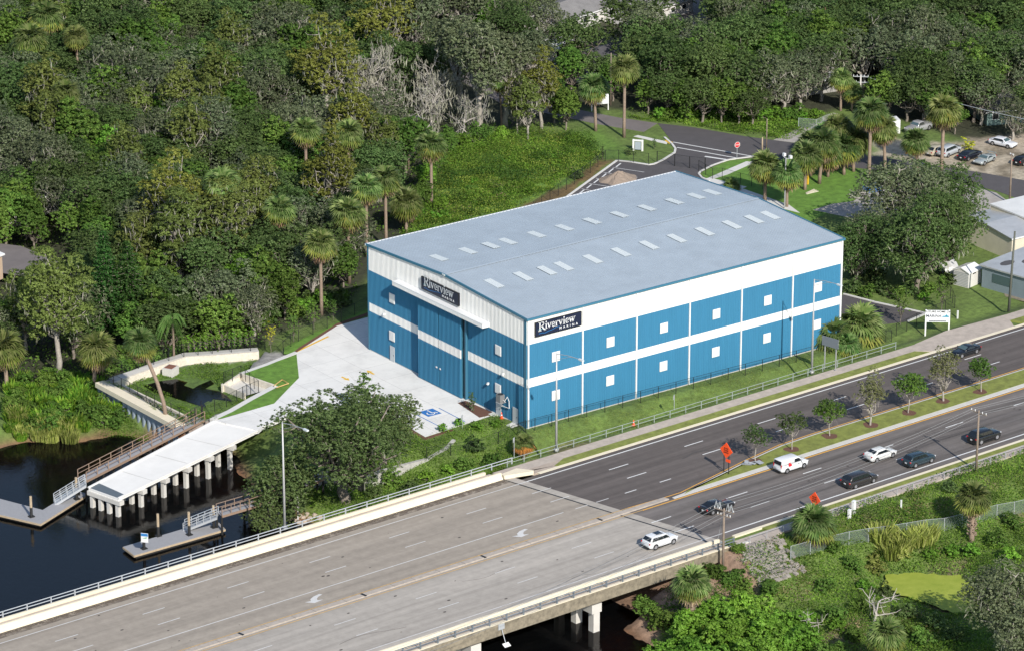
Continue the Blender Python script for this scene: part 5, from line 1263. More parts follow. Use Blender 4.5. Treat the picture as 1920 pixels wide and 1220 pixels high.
for i, (px, py) in enumerate([(35, 808), (40, 818), (88, 812), (95, 822), (110, 818), (125, 815), (132, 824), (30, 800), (75, 822)]):
    q = G(px, py, -3.9); place('reed', (q[0], q[1], Hz(q[0], q[1])), 1.3, i, 'pale reeds standing at the water edge on the left bank', 'reeds', 'reeds at the water edge')
for i, (px, py) in enumerate([(1690, 1048), (1715, 1040), (1670, 1055), (1650, 1045), (1735, 1035)]):
    q = G(px, py, -2.8); place('tallgrass', (q[0], q[1], Hz(q[0], q[1])), 1.5, i, 'yellow tall grass tuft above the duckweed pond', 'grass tuft', 'tall grass above the duckweed')
plant('redbush', 460, 305, 5.5, 1.3, 'pink flowering vine sprawling over the canopy', 'vine', r=2)
plant('redbush', 430, 280, 5.5, 1.0, 'smaller pink flowering vine left of the large one', 'vine', r=2)
plant('yellowbush', 1815, 265, 1.5, 1.0, 'yellow leaved bush beside the parked white sedan', 'shrub', r=2)
# -- the woods --
KINDS = {'oak': 3, 'greyoak': 3, 'mid': 3, 'bright': 2, 'mustard': 2, 'olive': 2}
LOOK = {'oak': 'dark green oak', 'greyoak': 'grey green mossy oak', 'mid': 'mid green broadleaf tree', 'bright': 'bright green tree', 'mustard': 'mustard yellow cypress', 'olive': 'olive green cypress'}
def wood(poly, where, weights, step=6.3, dens=1.0, seed=1, smin=.85, smax=1.15, avoid=(), grp=None):
    r = np.random.default_rng(seed); P = np.array([q[:2] for q in poly]); x0, y0 = P.min(0); x1, y1 = P.max(0); ks = list(weights); wv = np.array([weights[k] for k in ks]); wv = wv/wv.sum()
    cand = []; y = y0; row = 0
    while y < y1:
        x = x0+(row % 2)*step/2
        while x < x1: cand.append((x+r.uniform(-.3, .3)*step, y+r.uniform(-.3, .3)*step)); x += step
        y += step*.87; row += 1
    cand = np.array(cand); cand = cand[sdist(cand, poly) > 0]
    for a in avoid: cand = cand[sdist(cand, a[0]) < -a[1]]
    cnt = 0
    for x, y in cand:
        if r.uniform() > dens: continue
        if any((x-a)**2+(y-b)**2 < c*c for a, b, c in TAKEN): continue
        k = ks[r.choice(len(ks), p=wv)]; sc = r.uniform(smin, smax)
        place('%s%d' % (k, r.integers(0, KINDS[k])), (x, y, Hz(x, y)), sc, r.uniform(0, 6.28), '%s %s' % (LOOK[k], where), 'tree', '%ss %s' % (LOOK[k], where)); cnt += 1
    print('wood', where, cnt)
EO = [tuple(G(a, b, 0)[:2]) for a, b in [(-60, 30), (1010, 30), (985, 125), (880, 175), (770, 240), (770, 330), (735, 400), (690, 445), (650, 560), (600, 590), (480, 640), (330, 660), (190, 685), (60, 715), (-60, 730)]]
GAPL = [tuple(G(a, b, 0)[:2]) for a, b in [(-60, 455), (75, 455), (150, 500), (140, 560), (60, 600), (-60, 620)]]
GAPS = [tuple(G(a, b, 0)[:2]) for a, b in [(830, 130), (1010, 130), (1000, 225), (930, 235), (880, 215), (830, 190)]]
STREET = [tuple(G(a, b, 0)[:2]) for a, b in bst+bsb]
upper = [tuple(G(a, b, 0)[:2]) for a, b in [(-60, 30), (1010, 30), (985, 125), (880, 175), (770, 240), (770, 330), (-60, 360)]]
lower = [tuple(G(a, b, 0)[:2]) for a, b in [(-60, 360), (770, 330), (735, 400), (690, 445), (650, 560), (600, 590), (480, 640), (330, 660), (190, 685), (60, 715), (-60, 730)]]
wood(upper, 'in the upper part of the wood', {'oak': 4, 'greyoak': 4, 'mid': 3, 'bright': .35, 'olive': .7}, 6.3, .99, 3, .75, 1.3, avoid=[(GAPS, 0), (STREET, 2)])
wood(lower, 'in the lower part of the wood', {'oak': 4, 'greyoak': 2.5, 'mid': 3.2, 'bright': .4, 'olive': .8}, 5.7, .99, 4, .8, 1.1, avoid=[(GAPL, 1)])
above = [tuple(G(a, b, 0)[:2]) for a, b in [(-60, 30), (1010, 30), (1030, -90), (-60, -120)]]
wood(above, 'along the top edge of the photo, left half', {'oak': 4, 'greyoak': 4, 'mid': 3, 'olive': .5}, 8.0, .9, 5)
for px, py, k, sc, lab in [(725, 45, 'mustard0', 1.25, 'large mustard yellow cypress at the top of the wood'), (615, 105, 'mustard1', 1.3, 'mustard cypress with clumped crown right of centre in the wood'), (315, 370, 'mustard0', 1.1, 'mustard cypress above the mossy cypresses'), (640, 205, 'bright0', 1.2, 'pale green tree below the mustard cypress'), (30, 235, 'bright1', 1.2, 'bright green tree near the left edge'), (625, 330, 'olive1', 1.15, 'olive cypress in the lower right of the wood'), (650, 280, 'olive0', 1.1, 'olive cypress above the palm group'), (430, 140, 'bright1', 1.0, 'bright green tree amid the dark oaks')]:
    pass
right = [tuple(G(a, b, 0)[:2]) for a, b in [(1180, 205), (1300, 220), (1440, 222), (1440, 190), (1560, 185), (1620, 175), (1700, 235), (1790, 240), (1960, 230), (1960, 20), (1330, 20), (1250, 110), (1190, 130)]]
H1 = [tuple(G(a, b, 0)[:2]) for a, b in [(1510, 70), (1580, 90), (1640, 75), (1640, 20), (1540, 20)]]
H2 = [tuple(G(a, b, 0)[:2]) for a, b in [(1225, 55), (1340, 50), (1350, 150), (1240, 150)]]
wood(right, 'behind the back street on the right', {'oak': 6, 'greyoak': 3, 'mid': 2.2}, 6.7, .98, 6, .95, 1.3, avoid=[(STREET, 2), (H1, 0), (H2, 0)])
top2 = [tuple(G(a, b, 0)[:2]) for a, b in [(1380, 20), (1960, 20), (2100, -130), (1380, -130)]]
wood(top2, 'along the top edge of the photo, right side', {'oak': 5, 'greyoak': 4, 'mid': 1.5}, 8.5, .9, 7, 1.0, 1.3)
for bx, by, k, sc, lab in [(1072, 178, 'mid0', .95, 'leafy tree in front of the dark roofed house'), (1132, 182, 'oak1', .85, 'oak just behind the thin pole by the tall palm'), (1080, 150, 'oak0', 1.2, 'spreading dark oak left of the curved grey trunk at the top'), (1240, 175, 'oak1', 1.1, 'dark oak behind the tall palm'), (1190, 110, 'oak2', 1.25, 'dark oak over the driveway at the top centre'), (1030, 105, 'greyoak1', 1.0, 'grey oak in front of the low grey roof'), (1290, 190, 'mid1', 1.1, 'vine hung tree across the street from the stop sign'), (1150, 190, 'mid2', .8, 'round green tree between the two street palms')]:
    q = G(bx, by, 0); place(k, (q[0], q[1], 0), sc, bx, lab, 'tree')
for i, (px, py, k, sc) in enumerate([(1285, 226, 'mid0', .8), (1318, 230, 'oak1', .85), (1352, 232, 'mid1', .8), (1385, 233, 'mid2', .85), (1412, 236, 'oak2', .7), (1250, 218, 'oak0', .8), (1215, 214, 'mid2', .7), (1470, 212, 'greyoak0', .95), (1500, 205, 'greyoak1', .95), (1540, 190, 'greyoak2', 1.0), (1440, 200, 'oak0', 1.0), (1840, 235, 'greyoak1', .9), (1900, 262, 'greyoak0', .75), (1935, 245, 'oak2', .9), (1660, 225, 'mid1', .9), (1700, 228, 'oak1', .9), (1745, 238, 'mid0', .9), (1790, 252, 'mid2', .6)]):
    q = G(px, py, 0); place(k, (q[0], q[1], 0), sc, i*1.7, 'tree in the front row across the back street, leafy almost to the ground', 'tree', 'front row of trees across the street')
for i, (px, py, k, sc) in enumerate([(812, 330, 'mid0', .55), (800, 352, 'bright0', .6), (838, 298, 'mid1', .6), (868, 285, 'bright1', .5), (905, 275, 'mid2', .5), (770, 420, 'bright0', .6), (785, 395, 'mid1', .55), (940, 268, 'bright1', .45), (825, 400, 'bright1', .42)]):
    q = G(px, py, 0); place(k, (q[0], q[1], -.4), sc, i*1.3, 'low vine covered tree breaking into the weedy field from the wood', 'tree', 'low trees along the field edge')
for i, (px, py, k, sc) in enumerate([(1600, 560, 'bushoak', 1.1), (1625, 568, 'bushmid', .9), (1650, 560, 'bushoak', 1.2), (1680, 572, 'bushmid', .9), (1705, 565, 'bushoak', 1.), (1732, 575, 'bushbright', .8), (1745, 560, 'bushmid', .9), (1780, 545, 'bushoak', .9), (1640, 535, 'bushoak', 1.2), (1610, 525, 'bushoak', 1.3)]):
    q = G(px, py-12, 0); place(k, (q[0], q[1], 0), sc, i*1.9, 'dark bush at the foot of the oaks beyond the side lot', 'shrub', 'bushes under the oaks by the side lot')
q = G(1605, 530, 0); place('darkoak', (q[0], q[1], 0), .78, 2.2, 'dark low oak pressed against the far building corner', 'tree')
# undergrowth along the wood's edge
for i in range(46):
    t = i/45; px = 200+t*450; py = 690-t*100-6*math.sin(i); q = G(px, py, -1)
    if sdist(np.array([q[:2]]), POND_OUT)[0] > -2: q = q+np.array([.8, 2.2, 0])
    place(('bushmid', 'bushbright', 'bushmid', 'bushoak')[i % 4], (q[0]+1.0, q[1]+2.4, Hz(q[0]+1., q[1]+2.4)), rg.uniform(.9, 1.5), i, 'leafy bush along the edge of the wood behind the pond and apron', 'shrub', 'bushes along the wood edge')
for i in range(26):
    px = 1240+i*12; py = 222+2*math.sin(i*2.1)
    if px > 1530: break
    q = G(px, py, 0); place(('bushbright', 'bushmid')[i % 2], (q[0], q[1], 0), rg.uniform(.8, 1.3), i, 'bright bush across the street, between verge and trees', 'shrub', 'bushes behind the street verge')

# ---------------- ground cover (uncountable): weeds, grass, undergrowth ----------------
def cover(name, poly, n, size, mat, seed, h0=.1, h1=.6, clump=3., label=None, cat='ground cover', excl=(), up=1.5, edge=True, patch=None):
    r = np.random.default_rng(seed); P = np.array([q[:2] for q in poly]); x0, y0 = P.min(0); x1, y1 = P.max(0)
    Q = np.stack([r.uniform(x0, x1, n), r.uniform(y0, y1, n)], 1); k = (sdist(Q, poly) > 0)
    for e in excl: k &= sdist(Q, e) < 0
    if patch is not None: k &= (vnoise(Q[:, 0], Q[:, 1], clump*2.2, seed+50)+.5*vnoise(Q[:, 0], Q[:, 1], clump*.8, seed+51)) > patch
    Q = Q[k]; c = np.clip(vnoise(Q[:, 0], Q[:, 1], clump, seed)*1.6+.5, 0, 1)+.25*vnoise(Q[:, 0], Q[:, 1], clump*.35, seed+1)
    ed = sdist(Q, poly); k2 = r.uniform(0, 1, len(Q)) < np.clip(ed/3.0+vnoise(Q[:, 0], Q[:, 1], 2.2, seed+7)*2.2+.35, .03, 1) if edge else np.ones(len(Q), bool); Q = Q[k2]; c = c[k2]
    z = Hmany(Q)+r.uniform(0, 1, len(Q))**.6*(h0+(h1-h0)*c)
    C = np.stack([Q[:, 0], Q[:, 1], z], 1); Nn = rdir(len(Q), r, up)
    o = quads(C, Nn, size*r.uniform(.6, 1.4, len(Q)), size*.6*r.uniform(.6, 1.3, len(Q)), r, name, mat)
    return tag(o, label, cat, None, 'stuff')
def gp(l, z=0): return [tuple(G(a, b, z)[:2]) for a, b in l]
FB = gp([(735, 470), (800, 330), (860, 268), (900, 255), (1062, 250), (1110, 262), (1135, 300), (1050, 350), (940, 408), (760, 450)])
cover('field_weeds', FB, 110000, .25, 'leaf_field', 31, .1, 2.3, 4.5, 'thick bright green weeds filling the field behind the building')
cover('field_weeds', FB, 50000, .21, 'leaf_field2', 41, .1, 1.5, 2.6, 'paler yellowish weeds mixed through the field behind the building')
for i in range(55):
    px = rg.uniform(760, 1080); py = rg.uniform(275, 440); q = G(px, py, 0)
    if sdist(np.array([q[:2]]), FB)[0] > 1.5: place(('bushbright', 'bushmid')[i % 2], (q[0], q[1], -.2), rg.uniform(.5, .95), i, 'leafy bush standing out of the weeds in the field', 'shrub', 'bushes in the weedy field')
cover('wood_undergrowth', gp([(-60, 725), (190, 690), (480, 645), (640, 590), (740, 440), (860, 250), (1000, 250), (1000, 120), (-60, 120)]), 60000, .5, 'leaf_mid', 32, .1, 1.4, 5., 'dark undergrowth between the trunks of the wood', excl=[GAPL, GAPS])
cover('verge_weeds', gp([(1240, 230), (1300, 237), (1400, 254), (1480, 264), (1545, 225), (1560, 212), (1440, 205), (1300, 212), (1180, 205), (1180, 222)]), 30000, .32, 'leaf_field', 33, .1, .8, 3., 'bright weeds on the verge across the back street')
S1 = [RD(s, d)[:2] for s, d in [(-3, 32.8), (120, 33.2), (120, 41), (-2, 38)]]
cover('slope_grass', S1, 80000, .14, 'leaf_grass', 34, .01, .14, 2., 'rough grass on the slope below the near sidewalk')
SB = gp([(1440, 1060), (1560, 1010), (1700, 960), (1930, 880), (2000, 900), (2000, 1300), (1230, 1300), (1240, 1120), (1330, 1120)], -2.3)
DK2 = DUCK
cover('rough_growth', SB, 170000, .25, 'leaf_field', 35, .1, .9, 3.2, 'rough mixed growth on the low ground south of the road', excl=[DK2])
cover('dry_growth', SB, 60000, .24, 'leaf_dry', 42, .1, .7, 2.2, 'brownish dry stalks mixed through the rough ground south of the road', excl=[DK2], patch=.16)
cover('dark_growth', SB, 60000, .26, 'leaf_dark', 43, .2, 1.3, 3.0, 'darker vines mixed through the rough ground south of the road', excl=[DK2], patch=.12)
cover('dark_growth', FB, 60000, .26, 'leaf_dark', 44, .4, 2.2, 3.5, 'darker vines in patches over the weedy field', patch=.12)
cover('dry_growth', FB, 26000, .22, 'leaf_dry', 45, .3, 1.6, 2.0, 'dry brownish stalks in patches over the weedy field', patch=.22)
BK = [RD(s, d)[:2] for s, d in [(-8, -16.), (-8, -5.8), (60, -5.9), (60, -15.)]]
cover('swale_grass', BK, 60000, .11, 'leaf_grass', 36, .01, .08, 2., 'short patchy grass between the building and the sidewalk')
SL = gp([(560, 880), (640, 800), (800, 830), (930, 790), (985, 812), (960, 880), (900, 885), (600, 985)], -.8)
cover('slope_growth', SL, 60000, .2, 'leaf_field', 37, .05, .6, 2., 'green growth on the slope beside the bridge', excl=[gp(APR)])
LW = gp([(190, 722), (330, 806), (395, 800), (440, 850), (300, 840), (200, 815), (150, 780), (60, 760), (100, 700)], -2.5)
cover('bank_grass', LW, 60000, .16, 'leaf_field', 38, .03, .45, 2., 'lush grass on the bank below the pond wall')
cover('pond_grass', POND, 22000, .2, 'leaf_field', 39, .02, .4, 2., 'marsh grass growing inside the retention pond', excl=[gp([(270, 720), (330, 708), (400, 715), (415, 735), (430, 745), (380, 765), (330, 745)], -1.4)])
# ---------------- river side: pond walls, pier, walkways, docks ----------------
def wall_run(b, path, w, z0, z1, left=True):
    """vertical wall ribbon along path (xy), thickness w"""
    P = [np.array(q[:2], float) for q in path]; n = len(P); ts = [(P[min(i+1, n-1)]-P[max(i-1, 0)]) for i in range(n)]
    ts = [t/np.linalg.norm(t) for t in ts]; S = [np.array([-t[1], t[0]]) for t in ts]
    A = [P[i]-S[i]*w/2 for i in range(n)]; B = [P[i]+S[i]*w/2 for i in range(n)]
    za = z0 if hasattr(z0, '__len__') else [z0]*n; zb = z1 if hasattr(z1, '__len__') else [z1]*n
    for i in range(n-1):
        vs = [(*A[i], za[i]), (*A[i+1], za[i+1]), (*B[i+1], za[i+1]), (*B[i], za[i]), (*A[i], zb[i]), (*A[i+1], zb[i+1]), (*B[i+1], zb[i+1]), (*B[i], zb[i])]
        b.add(vs, [(4, 5, 6, 7), (0, 1, 5, 4), (2, 3, 7, 6), (1, 2, 6, 5), (3, 0, 4, 7)])
def gpts(l, z): return [tuple(G(a, c, z)[:2]) for a, c in l]
# seawall: concrete cap on sheet piles
cap_p = gpts([(187, 714.5), (262, 755), (338, 796)], -.1)
sw = tag(part('seawall', 'parapet', None, lambda b: wall_run(b, cap_p, 1.5, -.75, -.08)), 'long concrete capped sheet pile seawall on the river side of the pond', 'seawall')
def piles(b):
    A = np.array(cap_p[0]); B = np.array(cap_p[2]); L = np.linalg.norm(B-A); t = (B-A)/L; n = np.array([-t[1], t[0]]); k = int(L/1.2)
    vs = []; 
    for i in range(k*4+1):
        q = A+t*L*i/(k*4)+n*(.42 if (i % 4) < 2 else .12)*(-1); vs += [(*q, -3.6), (*q, -.74)]
    fs = [(2*i, 2*i+2, 2*i+3, 2*i+1) for i in range(k*4)]; b.add(vs, fs)
    vs2 = [(x+n[0]*.84, y+n[1]*.84, z) for x, y, z in vs]; b.add(vs2, fs)
sheetp = part('sheet_piles', plain('sheet_pile', (.28, .33, .38), .6, .1, var=.15), sw, piles)
inner = part('pond_wall', 'block_wall', None, lambda b: wall_run(b, gpts([(213, 717), (255, 702), (300, 685.5), (348, 669.5), (398, 666.5), (484, 660)], -.3), .35, -1.9, -.18))
gs_ = MB(); wall_run(gs_, gpts([(211, 711), (254, 697), (299, 680.5), (348, 664.8), (398, 662), (484, 655.5)], -.3), 1.5, -1.9, -.22); tag(gs_.build('gravel_strip', 'concrete'), None, None, None, 'structure')
tag(inner, 'pale block retaining wall curving along the far side of the pond', 'wall')
inner2 = part('pond_curb', 'block_wall', None, lambda b: wall_run(b, gpts([(228, 722), (290, 752), (352, 783)], -.4), .3, -1.9, -.22)); tag(inner2, 'low pale block wall between pond and seawall walk', 'wall')
tag(part('pond_edge_wall', 'walk_new', None, lambda b: wall_run(b, gpts([(556, 660), (500, 683), (452, 700)], 0), .7, -1.8, .06)), 'white concrete strip wall running from the apron to the culvert box', 'wall')
tag(part('pond_edge_wall', 'walk_new', None, lambda b: wall_run(b, gpts([(517, 723), (470, 748), (432, 770), (398, 786)], 0), .9, -1.8, .06)), 'white concrete strip wall running from the culvert box to the pier', 'wall')
cb = empty('culvert_box', tuple(G(470, 722, -1.0)), 0, 'open white block box with sloping floor set in the pond corner', 'culvert')
def rel(o, fn):
    L = Vector(o.location)
    def g(b):
        fn(b); b.v = [(x-L.x, y-L.y, z-L.z) for x, y, z in b.v]
    return g
part('box_wall', 'block_wall', cb, rel(cb, lambda b: wall_run(b, gpts([(452, 700), (516, 722)], .15), .3, -1.7, .2)))
part('box_wall', 'block_wall', cb, rel(cb, lambda b: wall_run(b, gpts([(416, 719), (459, 737)], -.35), .3, -1.9, -.3)))
part('box_wall', 'block_wall', cb, rel(cb, lambda b: wall_run(b, gpts([(452, 700), (416, 718)], -.0), .25, -1.9, [.15, -.3])))
A_, B_, C2_, D_ = [tuple(G(a, c, z)) for a, c, z in [(455, 703, -.7), (514, 726, -.7), (460, 741, -.9), (419, 722, -.9)]]
part('box_floor', 'concrete', cb, rel(cb, lambda b: b.add([A_, B_, C2_, D_], [(0, 1, 2, 3), (3, 2, 1, 0)][:1])))
rb = G(320, 700, -1.2); rs = empty('drain_riser', (rb[0], rb[1], -1.4), .5, 'concrete drain box with rusty grate in the pond grass', 'drain')
part('box', 'concrete', rs, lambda b: b.box((0, 0, .6), (1.9, 1.6, 1.25))); part('grate', plain('rust', (.20, .09, .06), .9, var=.2, vs=6), rs, lambda b: [b.box((-.6+.3*i, 0, 1.26), (.2, 1.2, .08)) for i in range(5)])
pw = MB(); pw.sheet(gpts([(268, 722), (300, 714), (330, 710), (352, 716), (345, 722), (362, 728), (372, 722), (395, 712), (402, 719), (385, 728), (412, 733), (425, 741), (436, 752), (400, 748), (385, 764), (350, 752), (320, 742), (290, 735)], -1.25), -1.22)
tag(pw.build('pond_water', wm), None, None, None, 'structure')
# mats of weed on the pond
rq_ = np.random.default_rng(6); ring_ = []
for a_, c_ in zip(DUCK, DUCK[1:]+DUCK[:1]):
    for t_ in np.linspace(0, 1, 9)[:-1]:
        p_0 = np.array(a_)+(np.array(c_)-np.array(a_))*t_; cc_ = np.mean(DUCK, 0); ring_.append(tuple(p_0+(cc_-p_0)*(.04+rq_.uniform(-.05, .06))))
dk = MB(); dk.sheet(ring_, -3.02)
dm, nt_, p_ = newmat('duckweed_mat'); ge_ = N(nt_, 'ShaderNodeNewGeometry'); n_ = N(nt_, 'ShaderNodeTexNoise', Scale=.5, Detail=9., Roughness=.75)
nt_.links.new(ge_.outputs['Position'], n_.inputs['Vector']); cr_ = N(nt_, 'ShaderNodeValToRGB'); cr_.color_ramp.elements[0].position = .3; cr_.color_ramp.elements[1].position = .72
cr_.color_ramp.elements[0].color = (.22, .28, .025, 1); cr_.color_ramp.elements[1].color = (.36, .40, .06, 1); nt_.links.new(n_.outputs[0], cr_.inputs[0]); nt_.links.new(cr_.outputs[0], p_.inputs['Base Color']); p_.inputs['Roughness'].default_value = .8
tag(dk.build('duckweed', dm), 'flat yellow green duckweed covering the small pond', 'duckweed', None, 'stuff')
# launching pier: white concrete slab on piles
PZ = -1.55
pn_l, pn_r, pf_r, pf_l = [G(a, c, z) for a, c, z in [(166, 914, PZ), (222, 934, PZ), (484, 806, -.1), (402, 789, -.1)]]
pier = empty('boat_launch_pier', tuple(pn_l), 0, 'white concrete boat launch pier on piles reaching into the river', 'pier')
def slab(b):
    for q0, q1, r0, r1 in [(pn_l, pf_l, pn_r, pf_r)]:
        T = [q0, q1, r1, r0]; b.add([tuple(a) for a in T]+[tuple(a-np.array([0, 0, .38])) for a in T], [(0, 1, 2, 3), (7, 6, 5, 4), (0, 3, 7, 4), (3, 2, 6, 7), (2, 1, 5, 6), (1, 0, 4, 5)])
part('deck_slab', 'apron', pier, rel(pier, slab))
def lerp(a, c, t): return a+(c-a)*t
def edges(b):
    for A, B in ((pn_l, pf_l), (pn_r, pf_r)):
        b.bar(tuple(A+np.array([0, 0, .06])), tuple(B+np.array([0, 0, .06])), .3, .16)
part('edge_kerb', 'apron', pier, rel(pier, edges))
def beams(b):
    for t in (.01, .17, .33, .49, .65, .81):
        a = lerp(pn_l, pf_l, t); c = lerp(pn_r, pf_r, t); d = (c-a)/np.linalg.norm(c-a); b.bar(tuple(a-d*.15+np.array([0, 0, -.66])), tuple(c+d*.35+np.array([0, 0, -.66])), .8, .58)
part('pile_cap', 'concrete', pier, rel(pier, beams))
part('joint_lines', plain('joint_grey', (.56, .55, .52), .9), pier, rel(pier, lambda b: [b.bar(tuple(lerp(pn_l, pf_l, t)+np.array([0, 0, .004])), tuple(lerp(pn_r, pf_r, t)+np.array([0, 0, .004])), .14, .012) for t in (.25, .5, .75)]))
for t in (.01, .17, .33, .49, .65, .81):
    for k in (.08, .36, .64, .93):
        q = lerp(lerp(pn_l, pf_l, t), lerp(pn_r, pf_r, t), k)
        part('pile', 'concrete', pier, rel(pier, lambda b: b.box((q[0], q[1], (q[2]-.9-7)/2), (.5, .5, q[2]-.9+7), math.atan2(*(pf_l-pn_l)[[1, 0]]))))
# dark grating at the river end
part('end_grating', plain('grating', (.16, .19, .21), .5, .4, var=.2, vs=9), pier, rel(pier, lambda b: b.add([tuple(q+np.array([0, 0, .012])) for q in (lerp(pn_l, pf_l, .004), lerp(pn_r, pf_r, .004), lerp(pn_r, pf_r, .05), lerp(pn_l, pf_l, .075))], [(3, 2, 1, 0)])))
def gangway(name, label, P, w, mat_deck, mat_rail, post=2.0, rail_h=1.05, piles_=True, rails=('L', 'R'), lowz=WATER-2, thick=.14, mid=2):
    """walkway along P (xyz points of its centre line)"""
    P = [np.array(q, float) for q in P]; root = empty(name, tuple(P[0]), 0, label, 'walkway' if piles_ else 'gangway')
    segs = list(zip(P[:-1], P[1:]))
    def side(a, c):
        t = (c-a)[:2]/np.linalg.norm((c-a)[:2]); return np.array([-t[1], t[0], 0])
    def dk(b):
        for a, c in segs:
            n = side(a, c)*w/2; z = np.array([0, 0, thick]); T = [a-n, c-n, c+n, a+n]; b.add([tuple(q) for q in T]+[tuple(q-z) for q in T], [(0, 1, 2, 3), (7, 6, 5, 4), (0, 4, 5, 1), (1, 5, 6, 2), (2, 6, 7, 3), (3, 7, 4, 0)])
    part('walk_deck', mat_deck, root, rel(root, dk))
    def st(b):
        for a, c in segs:
            for k in (-1, 1): n = side(a, c)*(w/2+.05)*k; b.bar(tuple(a+n-np.array([0, 0, .16])), tuple(c+n-np.array([0, 0, .16])), .09, .3)
    part('stringer', mat_rail, root, rel(root, st))
    for k in (-1, 1):
        for h in [rail_h*(j+1)/mid for j in range(mid)]:
            part('rail', mat_rail, root, rel(root, lambda b: [b.bar(tuple(a+side(a, c)*w/2*k+np.array([0, 0, h])), tuple(c+side(a, c)*w/2*k+np.array([0, 0, h])), .10 if h == rail_h else .06, .06) for a, c in segs]))
        for a, c in segs:
            L = np.linalg.norm(c-a); m_ = max(1, round(L/post))
            for j in range(m_+1):
                q = lerp(a, c, j/m_)+side(a, c)*(w/2)*k; part('post', mat_rail, root, rel(root, lambda b: b.box((q[0], q[1], q[2]+rail_h/2-.12), (.09, .09, rail_h+.2))))
    if piles_:
        for a, c in segs:
            L = np.linalg.norm(c-a); m_ = max(1, round(L/3.4))
            for j in range(m_+1):
                for k in (-1, 1):
                    q = lerp(a, c, j/m_)+side(a, c)*(w/2-.1)*k; part('pile', 'plastic_black', root, rel(root, lambda b: b.tube([(q[0], q[1], lowz-1), (q[0], q[1], q[2]-.2)], .15, 7)))
    return root
gangway('wooden_walkway', 'brown railed wooden ramp running along the left side of the white pier', [G(154, 897, -1.2), G(376, 783, -.05)], 1.5, 'deck_grey', 'wood_brown', 2.1, 1.15)
gangway('wooden_walkway', 'brown railed boardwalk bending out from under the oak to the floating dock', [G(411, 962, -1.5), G(462, 947, -1.4), G(545, 918, -.9), G(600, 893, -.4)], 1.4, 'deck_grey', 'wood_brown', 1.6, 1.1)
gangway('metal_gangway', 'aluminium gangway from the brown ramp down to the angled dock', [G(102, 941, -3.6), G(160, 905, -1.3)], 1.2, 'galv', 'galv', .95, 1.0, False, mid=3)
gangway('metal_gangway', 'aluminium gangway going down to the straight floating dock', [G(345, 990, -3.6), G(408, 965, -1.6)], 1.2, 'galv', 'galv', .95, 1.0, False, mid=3)
def dock(label, poly, zt=-3.65):
    root = empty('floating_dock', (poly[0][0], poly[0][1], WATER), 0, label, 'dock')
    P = [q[:2] for q in poly]; c = np.mean(P, 0)
    part('dock_deck', 'deck_grey', root, rel(root, lambda b: b.prism(P, zt-.10, zt)))
    P2 = [tuple(np.array(q)+(c-np.array(q))*-.006) for q in P]
    part('dock_fascia', 'wood_pale', root, rel(root, lambda b: [b.bar((*P2[i], zt-.16), (*P2[(i+1) % len(P2)], zt-.16), .09, .24) for i in range(len(P2))]))
    P3 = [tuple(np.array(q)+(c-np.array(q))*.03) for q in P]
    part('dock_float', 'plastic_black', root, rel(root, lambda b: b.prism(P3, WATER-.25, zt-.101)))
    return root
zt = -3.65
dock('grey floating dock bending to the left edge of the photo', gpts([(-60, 905), (0, 934), (80, 955), (140, 918), (165, 925), (76, 981), (-60, 950)], zt))
dock('straight grey floating dock nearest the bridge', gpts([(231, 1024), (252, 1040), (422, 991), (404, 973), (385, 978)], zt))
def dock_pile(px, py, top, label, sign=False):
    q = G(px, py, zt); root = empty('dock_pile', (q[0], q[1], WATER), 0, label, 'post')
    part('pile', 'wood_pale', root, lambda b: b.tube([(0, 0, .55+1.3), (0, 0, top)], .17, 8))
    part('pile_sleeve', 'plastic_black', root, lambda b: (b.tube([(0, 0, -3), (0, 0, .55+1.3)], .2, 8), b.box((0, 0, .62), (.7, .7, .12))))
for px, py, t, l in [(59, 968, 3.4, 'tall pile at the bend of the angled dock'), (144, 935, 3.6, 'pile beside the aluminium gangway of the angled dock'), (297, 1004, 3.6, 'pile in the middle of the straight dock'), (355, 1002, 3.7, 'pile in front of the second aluminium gangway'), (401, 988, 3.6, 'pile at the shore end of the straight dock'), (270, 1028, 2.6, 'short pile carrying the no wake sign')]:
    dock_pile(px, py, t, l)
FACE = math.atan2(-(CAMP[0]+50), (CAMP[1]))  # not a billboard: signs along the river look downstream
q = G(269, 1002, -.9); sg = empty('warning_sign', (q[0], q[1]-.25, -.9-.9), R(-52), 'small blue and white no wake sign on the short dock pile', 'sign')
part('board', 'trim_white', sg, lambda b: b.box((0, 0, .6), (.95, .05, 1.25))); part('panel', 'sign_blue', sg, lambda b: b.box((0, -.035, 1.0), (.9, .02, .35))); part('mark', 'green_paint', sg, lambda b: b.add([(-.3, -.04, .5), (.25, -.04, .55), (.35, -.04, .75), (0, -.04, .62)], [(0, 1, 2, 3)]))
